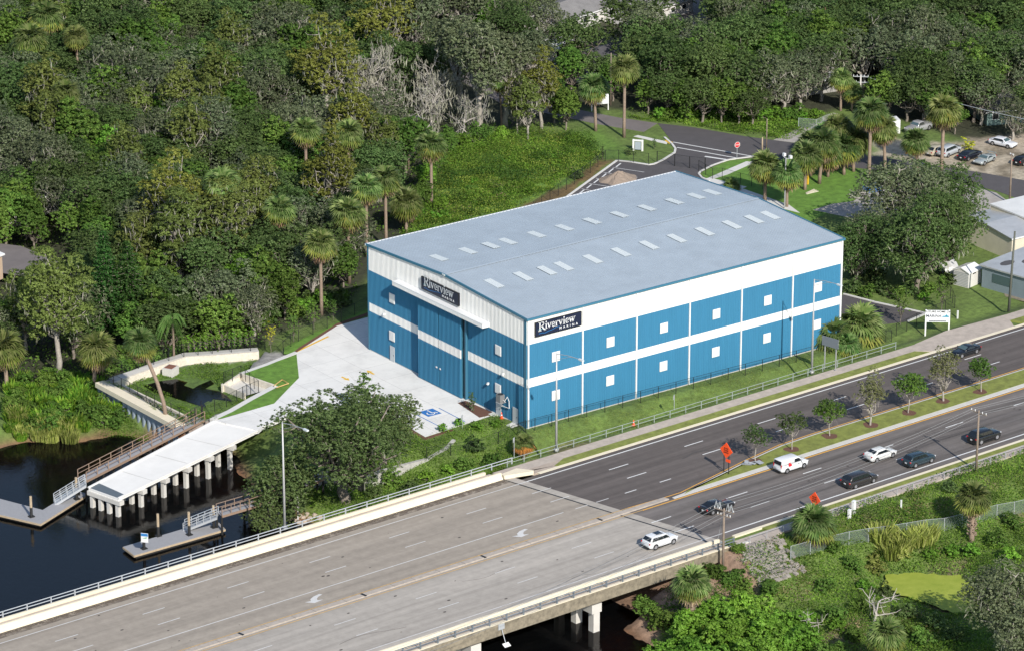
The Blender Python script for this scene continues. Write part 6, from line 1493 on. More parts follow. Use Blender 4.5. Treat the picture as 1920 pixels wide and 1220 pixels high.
# retaining wall of rubble under the slope
rw = gpts([(560, 905), (620, 885), (690, 893), (740, 882), (800, 868), (835, 852), (851, 840)], -1.2)
tag(part('rubble_wall', 'rock_wall', None, lambda b: wall_run(b, rw, .5, -4, [-.9, -.8, -.7, -.6, -.5, -.25, .1])), 'grey white rubble retaining wall on the slope behind the bridge railing', 'wall')
rockp = None
for i, (px, py) in enumerate([(556, 968), (563, 964), (569, 966), (576, 963), (582, 968), (560, 972), (571, 971), (590, 966), (545, 965), (600, 969)]):
    q = G(px, py, -3.6); b = MB(); r_ = np.random.default_rng(60+i); ph = [(.45*math.cos(a)*r_.uniform(.7, 1.1), .38*math.sin(a)*r_.uniform(.7, 1.1)) for a in np.linspace(0, 5.4, 7)]
    b.add([(x, y, -.25) for x, y in ph]+[(x*.9, y*.9, .15) for x, y in ph]+[(x*.45, y*.45, .32+r_.normal()*.03) for x, y in ph], [(k, (k+1) % 7, 7+(k+1) % 7, 7+k) for k in range(7)]+[(7+k, 7+(k+1) % 7, 14+(k+1) % 7, 14+k) for k in range(7)]+[tuple(range(14, 21))])
    tag(b.build('rock', 'dirt', loc=(q[0], q[1], max(WATER+.1, Hz(q[0], q[1])))), 'pale tan rock at the water edge below the shaded marina sign', 'rock', 'rocks below the shaded sign')
# riprap blocks by the south abutment
rp = MB(); r_ = np.random.default_rng(3)
for i in range(24):
    for j in range(17):
        s = -10+i*.62+(j % 2)*.3; d = 32.7+j*.62
        if s < -5.8-j*.30 or s > 1.0-.16*j or j > 11: continue
        edge_ = min(s+5.8+j*.30, 1.0-.16*j-s, (11.5-j)*.6)
        if r_.random() > .45+edge_*.5 or r_.random() < .06: continue
        x, y, _ = RD(s, d); z = Hz(x, y); rp.box((x, y, z+.10), (.56, .54, .26), TH+r_.normal()*.10, None, (r_.normal()*.10+.18, 'X'))
M['riprap'] = plain('riprap', (.30, .27, .235), .95, var=.45, vs=1.1)
tag(rp.build('slope_paving', 'riprap'), 'grey block paving on the embankment beside the bridge end', 'slope paving')

# ---------------- fences and rails ----------------
def fence(name, label, pts, h, post_mat, mesh_mat, spacing=3.0, pr=.045, toprail=True, group=None, zf=None):
    """pts: list of (x,y); ground height is looked up"""
    P = [np.array(q[:2], float) for q in pts]; base = P[0]; z0 = Hz(*base) if zf is None else zf
    root = empty(name, (base[0], base[1], z0), 0, label, 'fence', group)
    runs = []; pos = []
    for a, c in zip(P[:-1], P[1:]):
        L = np.linalg.norm(c-a); m_ = max(1, round(L/spacing))
        for j in range(m_): pos.append(lerp(a, c, j/m_))
    pos.append(P[-1]); zs = [Hz(*q) if zf is None else zf for q in pos]
    pm = MB(); pm.tube([(0, 0, -.2), (0, 0, h)], pr, 6); pm = pm.build('post', post_mat, root)
    for i, (q, z) in enumerate(zip(pos, zs)):
        if i == 0: continue
        if i > 98: break
        c = pm.copy(); col.objects.link(c); c.parent = root; c.location = (q[0]-base[0], q[1]-base[1], z-z0)
    if toprail: part('top_rail', post_mat, root, rel(root, lambda b: [b.bar((*pos[i], zs[i]+h), (*pos[i+1], zs[i+1]+h), .035) for i in range(len(pos)-1)]))
    def mesh(b):
        for i in range(len(pos)-1): b.add([(*pos[i], zs[i]+.03), (*pos[i+1], zs[i+1]+.03), (*pos[i+1], zs[i+1]+h-.02), (*pos[i], zs[i]+h-.02)], [(0, 1, 2, 3)])
    part('mesh_panel', mesh_mat, root, rel(root, mesh))
    return root
fence('chain_link_fence', 'black chain link fence along the foot of the long sunlit wall', [(-2.2, -1.0), (6, -1.25), (54, -2.3), (61.5, -3.4)], 1.75, 'black_metal', 'mesh_black')
fence('chain_link_fence', 'black fence around the side lot behind the marina sign', gp([(1641, 645), (1700, 620), (1790, 578), (1782, 560), (1700, 520)]), 1.9, 'black_metal', 'mesh_black', 2.6)
fence('chain_link_fence', 'black fence from the building corner down the slope below the apron', gp([(986, 812), (935, 820)], -.2)+gp([(890, 840), (800, 860), (740, 830)], -.6), 1.7, 'black_metal', 'mesh_black', 3.2)
fence('chain_link_fence', 'black fence with dark mesh along the weedy field', gp([(900, 455), (1000, 400), (1107, 325), (1135, 303), (1160, 303), (1216, 309)]), 1.9, 'black_metal', 'mesh_black', 3.0)
fence('chain_link_fence', 'black fence around the far side of the pond', gp([(198, 711), (260, 690), (345, 668), (398, 662), (470, 657), (497, 651), (531, 660)], -.2), 1.9, 'black_metal', 'mesh_black', 2.6, zf=-.2)
fence('chain_link_fence', 'black fence on the seawall side of the pond', gp([(198, 711), (243, 733), (290, 757), (352, 789)], -.2), 1.35, 'black_metal', 'mesh_black', 2.2, zf=-.2)
fence('chain_link_fence', 'black fence on the near side of the pond by the white strip', gp([(358, 786), (425, 760), (463, 740)], -.1), 1.5, 'black_metal', 'mesh_black', 2.2, zf=-.1)
fence('chain_link_fence', 'black fence around the open culvert box', gp([(420, 717), (452, 705), (485, 733)], -.1)+gp([(455, 745)], -.1), 1.6, 'black_metal', 'mesh_black', 1.6, zf=-.1)
fence('chain_link_fence', 'black fence along the grass strip beside the apron', gp([(531, 660), (560, 640), (640, 604), (690, 580)]), 1.9, 'black_metal', 'mesh_black', 2.8)
fence('chain_link_fence', 'black fence on the back lawn by the white path', gp([(1310, 321), (1336, 336), (1354, 336), (1388, 345), (1430, 356)]), 1.8, 'black_metal', 'mesh_black', 2.6)
fence('chain_link_fence', 'grey green chain link fence on the low ground south of the road', [RD(s, d)[:2] for s, d in [(-1, 37.2), (8, 38.0), (22, 40.5), (36, 42), (46, 41), (120, 41.5)]], 1.8, 'galv', 'mesh_green', 2.9)
fence('chain_link_fence', 'grey chain link fence by the gravel drive across the street', gp([(1497, 240), (1530, 243), (1555, 232)]), 1.7, 'galv', 'mesh_green', 2.6)
gt = fence('sliding_gate', 'black chain link gate across the asphalt driveway', gp([(1232, 306), (1265, 312), (1293, 316), (1322, 319)]), 2.0, 'black_metal', 'mesh_black', 2.8, .07)
pg_ = fence('pier_gate', 'black gate across the top of the wooden ramp by the pond corner', gp([(366, 792), (379, 786), (378, 778)], 0), 2.2, 'black_metal', 'mesh_black', 1.3, .07, zf=-.05); pg_['category'] = 'gate'; gt['category'] = 'gate'
railing('pedestrian_railing', 'pale green metal railing along the far sidewalk of the road', -11.5, 57.5, -5.35, ZR, 1.05, (1.02, .52), 2.75, 'rail_green', .035)
railing('pedestrian_railing', 'grey railing along the near sidewalk of the road', -3.5, 110, 32.5, ZR-.1, 1.05, (1.02,), 2.8, 'galv', .03, pw=.06)

# ---------------- poles, lamps, wires ----------------
def street_lamp(px, py, z, hgt, label, arm=(1, -.06), L=4.6, d=None):
    q = G(px, py, z); root = empty('street_lamp', tuple(q), TH-PI/2, label, 'street lamp', 'street lamps along the road')
    part('pole', 'pole_grey', root, lambda b: (b.tube([(0, 0, 0), (0, 0, hgt*.5), (0, 0, hgt)], [.17, .13, .085], 10), b.box((0, 0, .2), (.5, .5, .4))), True)
    part('arm', 'pole_grey', root, lambda b: (b.tube([(0, 0, hgt-.1), (L*.5, 0, hgt+.35), (L, 0, hgt+.55)], .045, 6), b.tube([(0, 0, hgt-.9), (L*.55, 0, hgt+.2), (L*.8, 0, hgt+.48)], .03, 6)))
    part('lamp_head', 'skylight', root, lambda b: (b.box((L+.35, 0, hgt+.55), (.85, .34, .16)), b.box((L+.3, 0, hgt+.46), (.5, .26, .10))))
    return root
street_lamp(1043, 845, ZR, 13.6, 'tall grey lamp standing in front of the near corner of the building')
street_lamp(1522, 699, ZR, 13.6, 'tall grey lamp beside the grey backed road sign')
street_lamp(534, 991, ZR+.4, 14.2, 'tall grey lamp on the bridge parapet in front of the oak')
def wood_pole(name, f, h, label, arms=(), mat='pole_wood', r=.15, rz=0., lean=0.):
    root = empty(name, tuple(f), rz, label, 'utility pole')
    part('pole', mat, root, lambda b: b.tube([(0, 0, -.3), (lean*.5, 0, h*.5), (lean, 0, h)], [r*1.2, r, r*.8], 9), True)
    for z, L in arms:
        part('crossarm', mat if mat != 'concrete' else 'galv', root, lambda b: b.box((lean*z/h, 0, z), (.12, L, .13)))
        for k in (-1, -.5, .5, 1): part('insulator', 'trim_white', root, lambda b: b.tube([(lean*z/h, k*L*.47, z+.05), (lean*z/h, k*L*.47, z+.3)], .06, 6))
    return root
fA = G(1355, 1085, -1.8); hA = 7.6-Hz(fA[0], fA[1])
pA = wood_pole('utility_pole', (fA[0], fA[1], Hz(fA[0], fA[1])), hA, 'wooden power pole in front of the bridge end with transformer hardware', ((hA-.3, 2.9), (hA-1.0, 1.9)), rz=.3)
part('bracket', 'galv', pA, lambda b: [b.bar((0, y, hA-.3), (0, y+.25, hA+.7), .07) or b.bar((0, y+.5, hA-.3), (0, y+.25, hA+.7), .07) for y in (-1.3, -.8, .4, .9)])
part('ground_wire', 'galv', pA, lambda b: (b.tube([(.15, .3, hA-1.2), (.5, 1.5, 2.0)], .02, 4), b.tube([(.18, 0, hA-1.2), (.2, 0, 1)], .025, 4)))
fB = G(1829, 912, -1.); hB = Hz(fB[0], fB[1]); pB = wood_pole('utility_pole', (fB[0], fB[1], hB), 9.6-hB, 'wooden power pole with one crossarm rising behind the booted palm', ((9.25-hB, 2.6),), rz=.1)
fC = G(1891, 586, .3); wood_pole('utility_pole', tuple(fC), 12.2, 'dark greenish pole standing in front of the shops', (), plain('pole_dark', (.10, .105, .085), .9), .17, lean=.5)
fD = G(1893, 382, 0); wood_pole('utility_pole', tuple(fD), 8.1, 'wooden pole with a small lamp by the concrete lot at the right', ((7.9, .8),))
fE = G(1437, 268, 0); wood_pole('utility_pole', tuple(G(1437, 278, 0)), 5.0, 'thin grey pole behind the stop sign', (), 'pole_wood', .1)
wood_pole('utility_pole', tuple(G(1429, 283, 0)), 2.3, 'short brown post beside the thin grey pole', (), 'wood_pale', .13)
fF = G(1612, 205, 0); wood_pole('utility_pole', tuple(fF), 6.0, 'pale power pole with two crossarms among the back palms', ((5.7, 2.6), (4.7, 3.0)), 'concrete', .16, rz=.8)
wood_pole('utility_pole', tuple(G(1145, 198, 0)), 9.2, 'thin wooden pole beside the tall palm of the back street', (), 'pole_wood', .11)
fl = G(1471, 392, 0); root = empty('floodlight_pole', tuple(fl), 0, 'pale pole with twin floodlights behind the far roof edge', 'lamp'); part('pole', 'pole_grey', root, lambda b: b.tube([(0, 0, 0), (0, 0, 8.3)], .11, 8)); 
for k in (-1, 1): part('floodlight', 'trim_white', root, lambda b: (b.box((.3, k*.75, 8.6), (.4, .45, .45)), b.bar((0, 0, 8.2), (.1, k*.7, 8.35), .07)))
def wire(a, c, sag, label, r=.022, mat='wire'):
    a = np.array(a, float); c = np.array(c, float); n = 22; b = MB(); o = Vector(a)
    b.tube([tuple(lerp(a, c, t)-np.array([0, 0, sag*4*t*(1-t)])-a) for t in np.linspace(0, 1, n)], r, 4)
    return tag(b.build('power_line', mat, loc=o), label, 'power line', 'power lines over the road')
zA = Hz(fA[0], fA[1])+hA; zB = 9.5
for k in (-1.6, -.8, .9, 1.7):
    wire((fA[0]+k*.3, fA[1]+k, zA), (fB[0]+k*.1, fB[1]+k*.7, zB), .9, 'grey power line strung between the two wooden poles by the near sidewalk')
    e = np.array(RD(140, 38)); wire((fB[0]+k*.1, fB[1]+k*.7, zB), (e[0], e[1]+k, zB+.5), 1.4, 'power line running from the right pole out of the photo')
    e = np.array(RD(-90, 40)); wire((fA[0]+k*.3, fA[1]+k, zA), (e[0], e[1]+k, zA-1.0), 2.2, 'power line running from the left pole across the lower road')
wire(G(1612, 140, 5.0), tuple(G(2000, 240, 6.0)), .6, 'thick cable passing behind the palms at the right', .05, 'galv')
wire(tuple(G(650, 1222, -.5)), tuple(G(1060, 1093, -.6)), .3, 'pale conduit line slung beside the bridge edge above the water', .05, 'galv')
# inspection lamp hanging from the bridge edge
hb = np.array(RD(joint_s(32)-30.5, 32.5, ZR)); q = G(938, 1180, ZR-.6); root = empty('navigation_light', (q[0], q[1], ZR-.4), TH, 'bracket with solar panel and box fixed to the near bridge edge', 'bridge light')
part('bracket', 'galv', root, lambda b: (b.box((0, 0, .3), (.9, .5, .7)), b.tube([(0, -.3, 0), (.1, -.9, -1.6)], .05, 5), b.tube([(-2.5, 0, -.2), (-2.5, 0, .3), (0, 0, .3)], .05, 5)))
part('solar_panel', 'white_panel', root, lambda b: b.box((.15, -1.0, -1.8), (.9, .6, .06), 0, None, (.5, 'X')))

# ---------------- signs ----------------
def board_text(root, txt, size, x, z, y=-.07, mat='sign_navy', sp=1.0, bold=.004, aspect=1.):
    return font_text(txt, size, 'lettering', mat, root, Matrix.Translation((x, y, z)) @ Matrix.Rotation(PI/2, 4, 'X'), sp, bold, 'CENTER', .004, aspect)
def marina_sign(loc, rz, label, w=3.3, h=1.55, legs=1.35, tl=0.):
    root = empty('site_sign', loc, rz, label, 'sign')
    part('board', 'sign_white', root, lambda b: b.box((0, 0, legs+h/2), (w, .08, h)))
    for k in (-1, 1): part('leg', 'trim_white', root, lambda b: b.box((k*(w/2-.1), .07, (legs+h)/2-.2), (.2, .14, legs+h+.5)))
    board_text(root, 'FUTURE HOME OF', h*.24, 0, legs+h*.88, sp=1.05, mat='black_metal')
    board_text(root, 'MARINA', h*.32, -w*.16, legs+h*.52, sp=1.05)
    P = [(.16, .44), (.22, .54), (.30, .54), (.33, .64), (.38, .64), (.40, .54), (.47, .54), (.44, .42)]
    part('boat_mark', plain('boat_teal', (.02, .25, .36), .5), root, lambda b: b.add([(w*x, -.052, legs+h*z) for x, z in P], [tuple(range(len(P)))]))
    part('address_bar', 'sign_navy', root, lambda b: b.box((0, -.045, legs+h*.10), (w*.7, .02, h*.06)))
    return root
q = G(1757, 620, .55); marina_sign((q[0], q[1], Hz(q[0], q[1])), R(-38), 'white two legged FUTURE HOME OF MARINA sign on the grass by the road', 3.5, 1.75, 1.75)
q = G(558, 952, -2.9); marina_sign((q[0], q[1], max(-3.6, Hz(q[0], q[1]))), R(-125), 'weathered blue white marina sign standing in the shade under the bridge oak', 2.9, 1.3, 1.5)
q = G(299, 795, -2.2); root = empty('site_sign', (q[0], q[1], -2.6), R(40), 'pale blue backed sign on white legs below the seawall', 'sign')
part('board', plain('sign_pale', (.25, .38, .42), .5), root, lambda b: b.box((0, 0, 1.75), (1.9, .06, 1.0)))
for k in (-1, 1): part('leg', 'trim_white', root, lambda b: b.box((k*.9, .06, .9), (.12, .1, 2.2)))
q = G(1125, 208, 0); root = empty('blank_board', tuple(q), R(-20), 'blank white board on two posts behind the shorter street palm', 'sign')
part('board', 'sign_white', root, lambda b: b.box((0, 0, 2.0), (3.0, .08, 1.7))); 
for k in (-1, 1): part('leg', 'trim_white', root, lambda b: b.box((k*1.45, .06, 1.4), (.16, .12, 2.9)))
q = G(1196, 283, 0); root = empty('box_sign', tuple(q), R(-50), 'white box shaped sign frame on the grass by the parking lot', 'sign')
part('frame', 'trim_white', root, lambda b: [b.box((x, 0, .95), (.28, .25, 1.9)) for x in (-.75, .75)]+[b.box((0, 0, 1.75), (1.3, .2, .25))]); part('panel', plain('panel_grey', (.35, .40, .44), .5), root, lambda b: b.box((0, 0, .85), (1.0, .1, 1.3)))
def orange_sign(loc, rz, label, size=1.22, z=2.6, lean=0.0, flag=True, words=('ROAD', 'WORK', 'AHEAD'), h0=1.8):
    root = empty('warning_sign', loc, rz, label, 'road sign')
    s = size*.72; c = z+.3
    part('board', 'orange', root, lambda b: b.add([(0, -.03, c-s), (s, -.03, c), (0, -.03, c+s), (-s, -.03, c), (0, .03, c-s), (s, .03, c), (0, .03, c+s), (-s, .03, c)], [(0, 1, 2, 3), (7, 6, 5, 4), (0, 4, 5, 1), (1, 5, 6, 2), (2, 6, 7, 3), (3, 7, 4, 0)]))
    for i, t in enumerate(words): board_text(root, t, .26, 0, c+.28*(1-i), -.045, 'black_metal')
    for k in (-1, 1): part('leg', 'black_metal', root, lambda b: b.box((k*.42, .06, z/2), (.08, .08, z)))
    if flag: part('arrow_plate', 'orange', root, lambda b: b.box((.35, -.03, c-s-.25), (.75, .05, .38)))
    return root
q = G(1361, 887, ZR); orange_sign((q[0], q[1], ZR), R(-82), 'orange diamond road work sign on two black posts in the median', 1.5, 2.9, words=('ROAD', 'WORK', 'AHEAD'))
q = G(1527, 957, ZR+.2); orange_sign((q[0], q[1], ZR-.2), R(-84), 'orange diamond sign rising behind the bushy low palm', 1.35, 1.7, flag=False, words=('ROAD', 'WORK', 'AHEAD'))
q = G(1382, 297.5, 0); root = empty('stop_sign', tuple(q), R(-12), 'red STOP sign at the end of the driveway', 'road sign')
part('post', 'galv', root, lambda b: b.tube([(0, .06, 0), (0, .06, 2.6)], .05, 6)); part('board', 'trim_white', root, lambda b: b.add([(.52*math.cos(PI/8+k*PI/4), .0, 2.3+.52*math.sin(PI/8+k*PI/4)) for k in range(8)], [tuple(range(8))]))
part('face', 'red', root, lambda b: b.add([(.46*math.cos(PI/8+k*PI/4), -.015, 2.3+.46*math.sin(PI/8+k*PI/4)) for k in range(8)], [tuple(range(8))])); board_text(root, 'STOP', .34, 0, 2.3, -.03, 'sign_white')
q = G(1555, 700, ZR-.6); root = empty('guide_sign', tuple(q), R(-78), 'grey back of a road guide sign on two posts beside the lamp', 'road sign')
M['sign_back'] = plain('sign_back', (.22, .24, .27), .5, .3)
part('board', 'sign_back', root, lambda b: b.box((0, 0, 4.6), (2.8, .08, 1.35))); part('stiffener', 'pole_grey', root, lambda b: [b.box((0, .07, 4.6+z), (2.8, .05, .08)) for z in (-.5, 0, .5)])
for k in (-1, 1): part('post', 'pole_grey', root, lambda b: b.box((k*.95, .12, 2.5), (.14, .1, 5.2)))
for px, py, z, h, l, rz in [(964, 858, ZR, 2.8, 'grey backed square sign on a post by the bridge railing end', .6), (1264, 768, ZR-.6, 2.1, 'small grey sign on a post in the grass by the long wall', .6), (867, 803, 0, 1.9, 'slim sign post at the accessible parking bay', .6)]:
    q = G(px, py, z); root = empty('small_sign', tuple(q), rz, l, 'road sign'); part('post', 'galv', root, lambda b: b.tube([(0, 0, 0), (0, 0, h)], .04, 6)); part('board', 'galv', root, lambda b: b.box((0, .05, h-.25), (.55, .03, .6)))
def cone(px, py, z, label, h=.75):
    q = G(px, py, z); root = empty('traffic_cone', tuple(q), 0, label, 'cone'); part('cone', 'orange', root, lambda b: b.tube([(0, 0, .04), (0, 0, h*.95), (0, 0, h)], [.19, .05, .04], 10)); part('base', 'orange', root, lambda b: b.box((0, 0, .02), (.42, .42, .05))); part('stripe', 'sign_white', root, lambda b: b.tube([(0, 0, h*.5), (0, 0, h*.65)], [.125, .1], 10))
cone(940.5, 784, 0, 'orange traffic cone between the two small gable doors', .95); cone(1714, 291, 0, 'orange cone on the gravel beside the street'); cone(1700, 288, 0, 'smaller cone on the sand left of the other'); cone(1188, 797, ZR, 'orange marker by the far railing', .8)
def post_thing(name, px, py, z, sz, mat, label, cat):
    q = G(px, py, z); root = empty(name, (q[0], q[1], Hz(q[0], q[1])), .3, label, cat); part('body', mat, root, lambda b: b.box((0, 0, sz[2]/2), sz)); part('cap', mat, root, lambda b: b.box((0, 0, sz[2]+.03), (sz[0]*1.15, sz[1]*1.15, .06)))
post_thing('utility_marker', 1795.5, 592, .3, (.22, .16, 1.15), 'trim_white', 'white marker post right of the marina sign', 'marker')
post_thing('utility_marker', 1689, 962, 0, (.16, .16, 1.1), 'trim_white', 'white marker post on the slope near the green fence', 'marker')
post_thing('meter_box', 1600, 972, .3, (.5, .35, 1.7), 'trim_white', 'white meter box on a post below the near sidewalk', 'meter box')
post_thing('meter_box', 1592, 982, .2, (.45, .3, 1.2), 'trim_white', 'shorter white cabinet beside the meter box', 'meter box')
post_thing('bollard', 1514, 346, 0, (.3, .3, 2.0), 'yellow_bright', 'yellow bollard on the back lawn among the palms', 'bollard')
q = G(1411, 869, ZR); b = MB(); r_ = np.random.default_rng(4)
for i in range(9): b.box((r_.normal()*.5, r_.normal()*.35, .04+.03*i), (1.1, .5, .02), r_.uniform(0, 3), None, (r_.normal()*.15, 'X'))
tag(b.build('scrap_sheets', 'galv', loc=(q[0], q[1], ZR+.1)), 'crumpled pale metal sheets lying on the median beside the first tree', 'scrap')
# pile of sand on the parking lot
q = G(1160, 338, 0); b = MB(); r_ = np.random.default_rng(8); n1_, n2_ = 28, 12; vs = [(0, 0, 1.55)]; fs = []
for i in range(1, n2_+1):
    for j in range(n1_):
        t = i/n2_; a = 2*PI*j/n1_; rr = 3.3*t*(1+.12*math.sin(3*a+1)+.06*math.sin(7*a)); vs.append((rr*math.cos(a), rr*.8*math.sin(a), max(0, 1.55*(1-t)**1.15+r_.normal()*.05*(1-t)) if i < n2_ else -.02))
for j in range(n1_): fs.append((0, 1+j, 1+(j+1) % n1_))
for i in range(n2_-1):
    for j in range(n1_): a = 1+i*n1_+j; c = 1+i*n1_+(j+1) % n1_; fs.append((a, a+n1_, c+n1_, c))
M['sand'] = plain('sand_pile', (.28, .22, .17), .95, var=.2, vs=3, bump=.6, bs=6); b.add(vs, fs); tag(b.build('sand_pile', 'sand', loc=(q[0], q[1], .03)), 'brown heap of sand dumped on the parking stalls', 'sand pile')
q = G(480, 733, 0)
pv = empty('backflow_pipe', tuple(G(545, 722, .05)), 0, 'yellow pipe frame sticking out of the grass beside the culvert box', 'pipe')
A1, A2, A3, A4 = [G(a, c, .35) for a, c in [(514, 722), (529, 711), (541, 718), (518, 726)]]
part('pipe', plain('pipe_yellow', (.55, .38, .14), .5), pv, rel(pv, lambda b: b.tube([tuple(A1), tuple(A2), tuple(A3), tuple(A4)], .08, 6)))
# ---------------- vehicles ----------------
PAINT = {}
def paint_mat(c, rough=.25):
    k = tuple(c)
    if k not in PAINT: PAINT[k] = plain('car_paint', c, rough, 0., coat=.6, spec=.5)
    return PAINT[k]
def loft(b, secs):
    """secs: list of closed rings (same count)"""
    k = len(b.v); n = len(secs[0])
    for s in secs: b.v += [tuple(map(float, q)) for q in s]
    for i in range(len(secs)-1):
        for j in range(n):
            a = k+i*n+j; c = k+i*n+(j+1) % n; b.f.append((a, c, c+n, a+n)); b.mi.append(0)
    b.f.append(tuple(k+j for j in reversed(range(n)))); b.mi.append(0)
    e = k+(len(secs)-1)*n; b.f.append(tuple(e+j for j in range(n))); b.mi.append(0)
def interp(prof, x):
    xs_ = [p[0] for p in prof]; ys_ = [p[1] for p in prof]; return float(np.interp(x, xs_, ys_))
def car(loc, rz, color, label, L=4.6, W=1.82, H=1.5, hood=.95, belt=.95, cowl=.28, ws=.42, rear=.86, tail=.98, tailh=None, wheel=.34, cat='car', name='parked_car', group=None, glass_n=2, roof_rack=False, wing=False, sunroof=False, van=False, marks=False, hoodf=None):
    """x forward. fractions of the length measured from the nose: cowl (foot of windscreen), ws (top of windscreen), rear (top of back glass), tail (foot of back glass)"""
    root = empty(name, loc, rz, label, cat, group); pm = paint_mat(color); h2 = W/2; tailh = tailh or belt
    X = lambda f: L/2-f*L
    top = [(0, hood*.72), (.03, hood*.86), (.10, hood*.95), (cowl, hood), (cowl+.06, belt), (rear, belt), (min(tail, .99), tailh), (.985, tailh*.97), (1, tailh*.80)]
    wid = [(0, .74), (.03, .88), (.10, .97), (.25, 1), (.8, 1), (.93, .97), (.98, .92), (1, .82)]
    low = [(0, .30), (.06, .22), (.5, .20), (.94, .24), (1, .36)]
    secs = []
    for f in (0, .012, .03, .06, .10, .15, .2, .25, cowl, .34, .42, .5, .58, .66, .74, .8, .86, .91, .95, .98, .992, 1):
        x = X(f); w_ = interp(wid, f)*h2; zt_ = interp(top, f); zl = interp(low, f); zm = zl+(zt_-zl)*.55
        half = [(0.0, zt_+.02), (w_*.62, zt_+.012), (w_*.90, zt_-.05), (w_*.985, zt_-.16), (w_, zm), (w_*.985, zl+.12), (w_*.90, zl), (0, zl)]
        ring = [(x, y, z) for y, z in half]+[(x, -y, z) for y, z in reversed(half[1:-1])]
        secs.append(ring)
    b = MB(); loft(b, secs); b.build('body', pm, root, True)
    # cabin
    rt = .77 if not van else .88; secs = []; fr = [(cowl, 0), (cowl+(ws-cowl)*.5, .5), (ws-.012, .93), (ws+.03, 1), ((ws+rear)/2, 1.02), (rear-.03, .985), (rear, .93), (rear+(tail-rear)*.5, .5), (tail, 0)]
    for f, k in fr:
        x = X(f); zb = (interp(top, f) if k < .2 else belt)-.03; zt_ = belt-.03+(H-belt)*k if k > 0 else zb+.02
        wb = interp(wid, f)*h2*.93; k2 = min(1, k); wt = wb+(h2*rt-wb)*k2
        half = [(0, zt_+.015*k), (wt*.72, zt_), (wt*.95, zt_-.045*k), (wt, zt_-.09*k), (wb, zb), (0, zb-.02)]
        secs.append([(x, y, z) for y, z in half]+[(x, -y, z) for y, z in reversed(half[1:-1])])
    b = MB(); loft(b, secs); b.build('cabin', pm, root, True)
    def cw(f, k):  # cabin half width at height fraction k
        wb = interp(wid, f)*h2*.93; return wb+(h2*rt-wb)*k
    zk = lambda k: belt-.03+(H-belt)*k
    def quad(nm, mat, P):
        b = MB(); b.add(P, [tuple(range(len(P)))]); return b.build(nm, mat, root)
    e = .018
    # windscreen, back glass
    def slant(fa, ka, fb_, kb, sgn, nm, mat, ins=.9):
        da = np.array([X(fb_)-X(fa), zk(kb)-zk(ka)]); da /= np.linalg.norm(da); nx_, nz_ = (-da[1], da[0])
        if nz_ < 0: nx_, nz_ = -nx_, -nz_
        P = [(X(fa)+nx_*e*1.6, -cw(fa, ka)*ins, zk(ka)+nz_*e*1.6), (X(fa)+nx_*e*1.6, cw(fa, ka)*ins, zk(ka)+nz_*e*1.6), (X(fb_)+nx_*e*1.6, cw(fb_, kb)*ins*.93, zk(kb)+nz_*e*1.6), (X(fb_)+nx_*e*1.6, -cw(fb_, kb)*ins*.93, zk(kb)+nz_*e*1.6)]
        return quad(nm, mat, P)
    slant(cowl+(ws-cowl)*.12, .14, cowl+(ws-cowl)*.90, .86, 1, 'windshield', 'windshield')
    slant(rear+(tail-rear)*.85, .16, rear+(tail-rear)*.10, .84, 1, 'rear_window', 'glass_dark')
    # side glass
    f0 = cowl+(ws-cowl)*.35; f1 = ws+.015; r1 = rear-.02; r0 = rear+(tail-rear)*.35
    if van: r0 = r1 = ws+.17
    for sg in (-1, 1):
        nseg = glass_n; cuts = np.linspace(0, 1, nseg+1)
        for i in range(nseg):
            a, c = cuts[i]+.006*(i > 0), cuts[i+1]-.006*(i < nseg-1)
            fa0 = f0+(r0-f0)*a; fa1 = f1+(r1-f1)*a; fc0 = f0+(r0-f0)*c; fc1 = f1+(r1-f1)*c
            P = [(X(fa0), sg*(cw(fa0, .16)+e), zk(.16)), (X(fc0), sg*(cw(fc0, .16)+e), zk(.16)), (X(fc1), sg*(cw(fc1, .80)+e), zk(.80)), (X(fa1), sg*(cw(fa1, .80)+e), zk(.80))]
            quad('side_window', 'glass_dark', P if sg < 0 else P[::-1])
    wx = (X(.185), X(.80))
    for x in wx:
        for sg in (-1, 1):
            wr = empty('wheel', (0, 0, 0)); wr.parent = root; wr.location = (x, sg*(h2-.10), wheel)
            tm = MB(); tm.tube([(0, -.115, 0), (0, -.1, 0), (0, .1, 0), (0, .115, 0)], [wheel*.9, wheel, wheel, wheel*.9], 18); tm.build('tyre', 'tyre', wr, False)
            rm = MB(); rm.tube([(0, sg*.117, 0), (0, sg*.125, 0)], [wheel*.62, wheel*.55], 12); rm.build('rim', 'rim', wr)
            am = MB(); am.tube([(x, sg*(h2-.28), wheel+.02), (x, sg*(h2+.004), wheel+.02)], wheel*1.14, 18); am.build('wheel_arch', 'plastic_black', root)
    zl_ = hood*.80; zr_ = tailh*.82
    for sg in (-1, 1):
        part('headlight', 'lamp_clear', root, lambda b: b.box((X(.028), sg*h2*.66, hood*.76), (.16, .36, .13), -sg*.35))
        part('taillight', 'lamp_red', root, lambda b: b.box((X(.985), sg*h2*.76, zr_ if not van else 1.0), (.12, .30 if not van else .16, .17 if not van else .6), sg*.2))
        part('side_mirror', pm, root, lambda b: b.box((X(f0+.02), sg*(h2+.08), belt+.06), (.12, .2, .13)))
    part('number_plate', 'sign_white', root, lambda b: b.box((X(1)-.012, 0, tailh*.62), (.02, .32, .16)))
    part('bumper', 'plastic_black', root, lambda b: (b.box((X(.995), 0, .36), (.12, W*.78, .20)), b.box((X(.004), 0, .34), (.10, W*.70, .18))))
    part('sill', 'plastic_black', root, lambda b: [b.box((0, sg*(h2-.02), .24), (L*.42, .06, .12)) for sg in (-1, 1)])
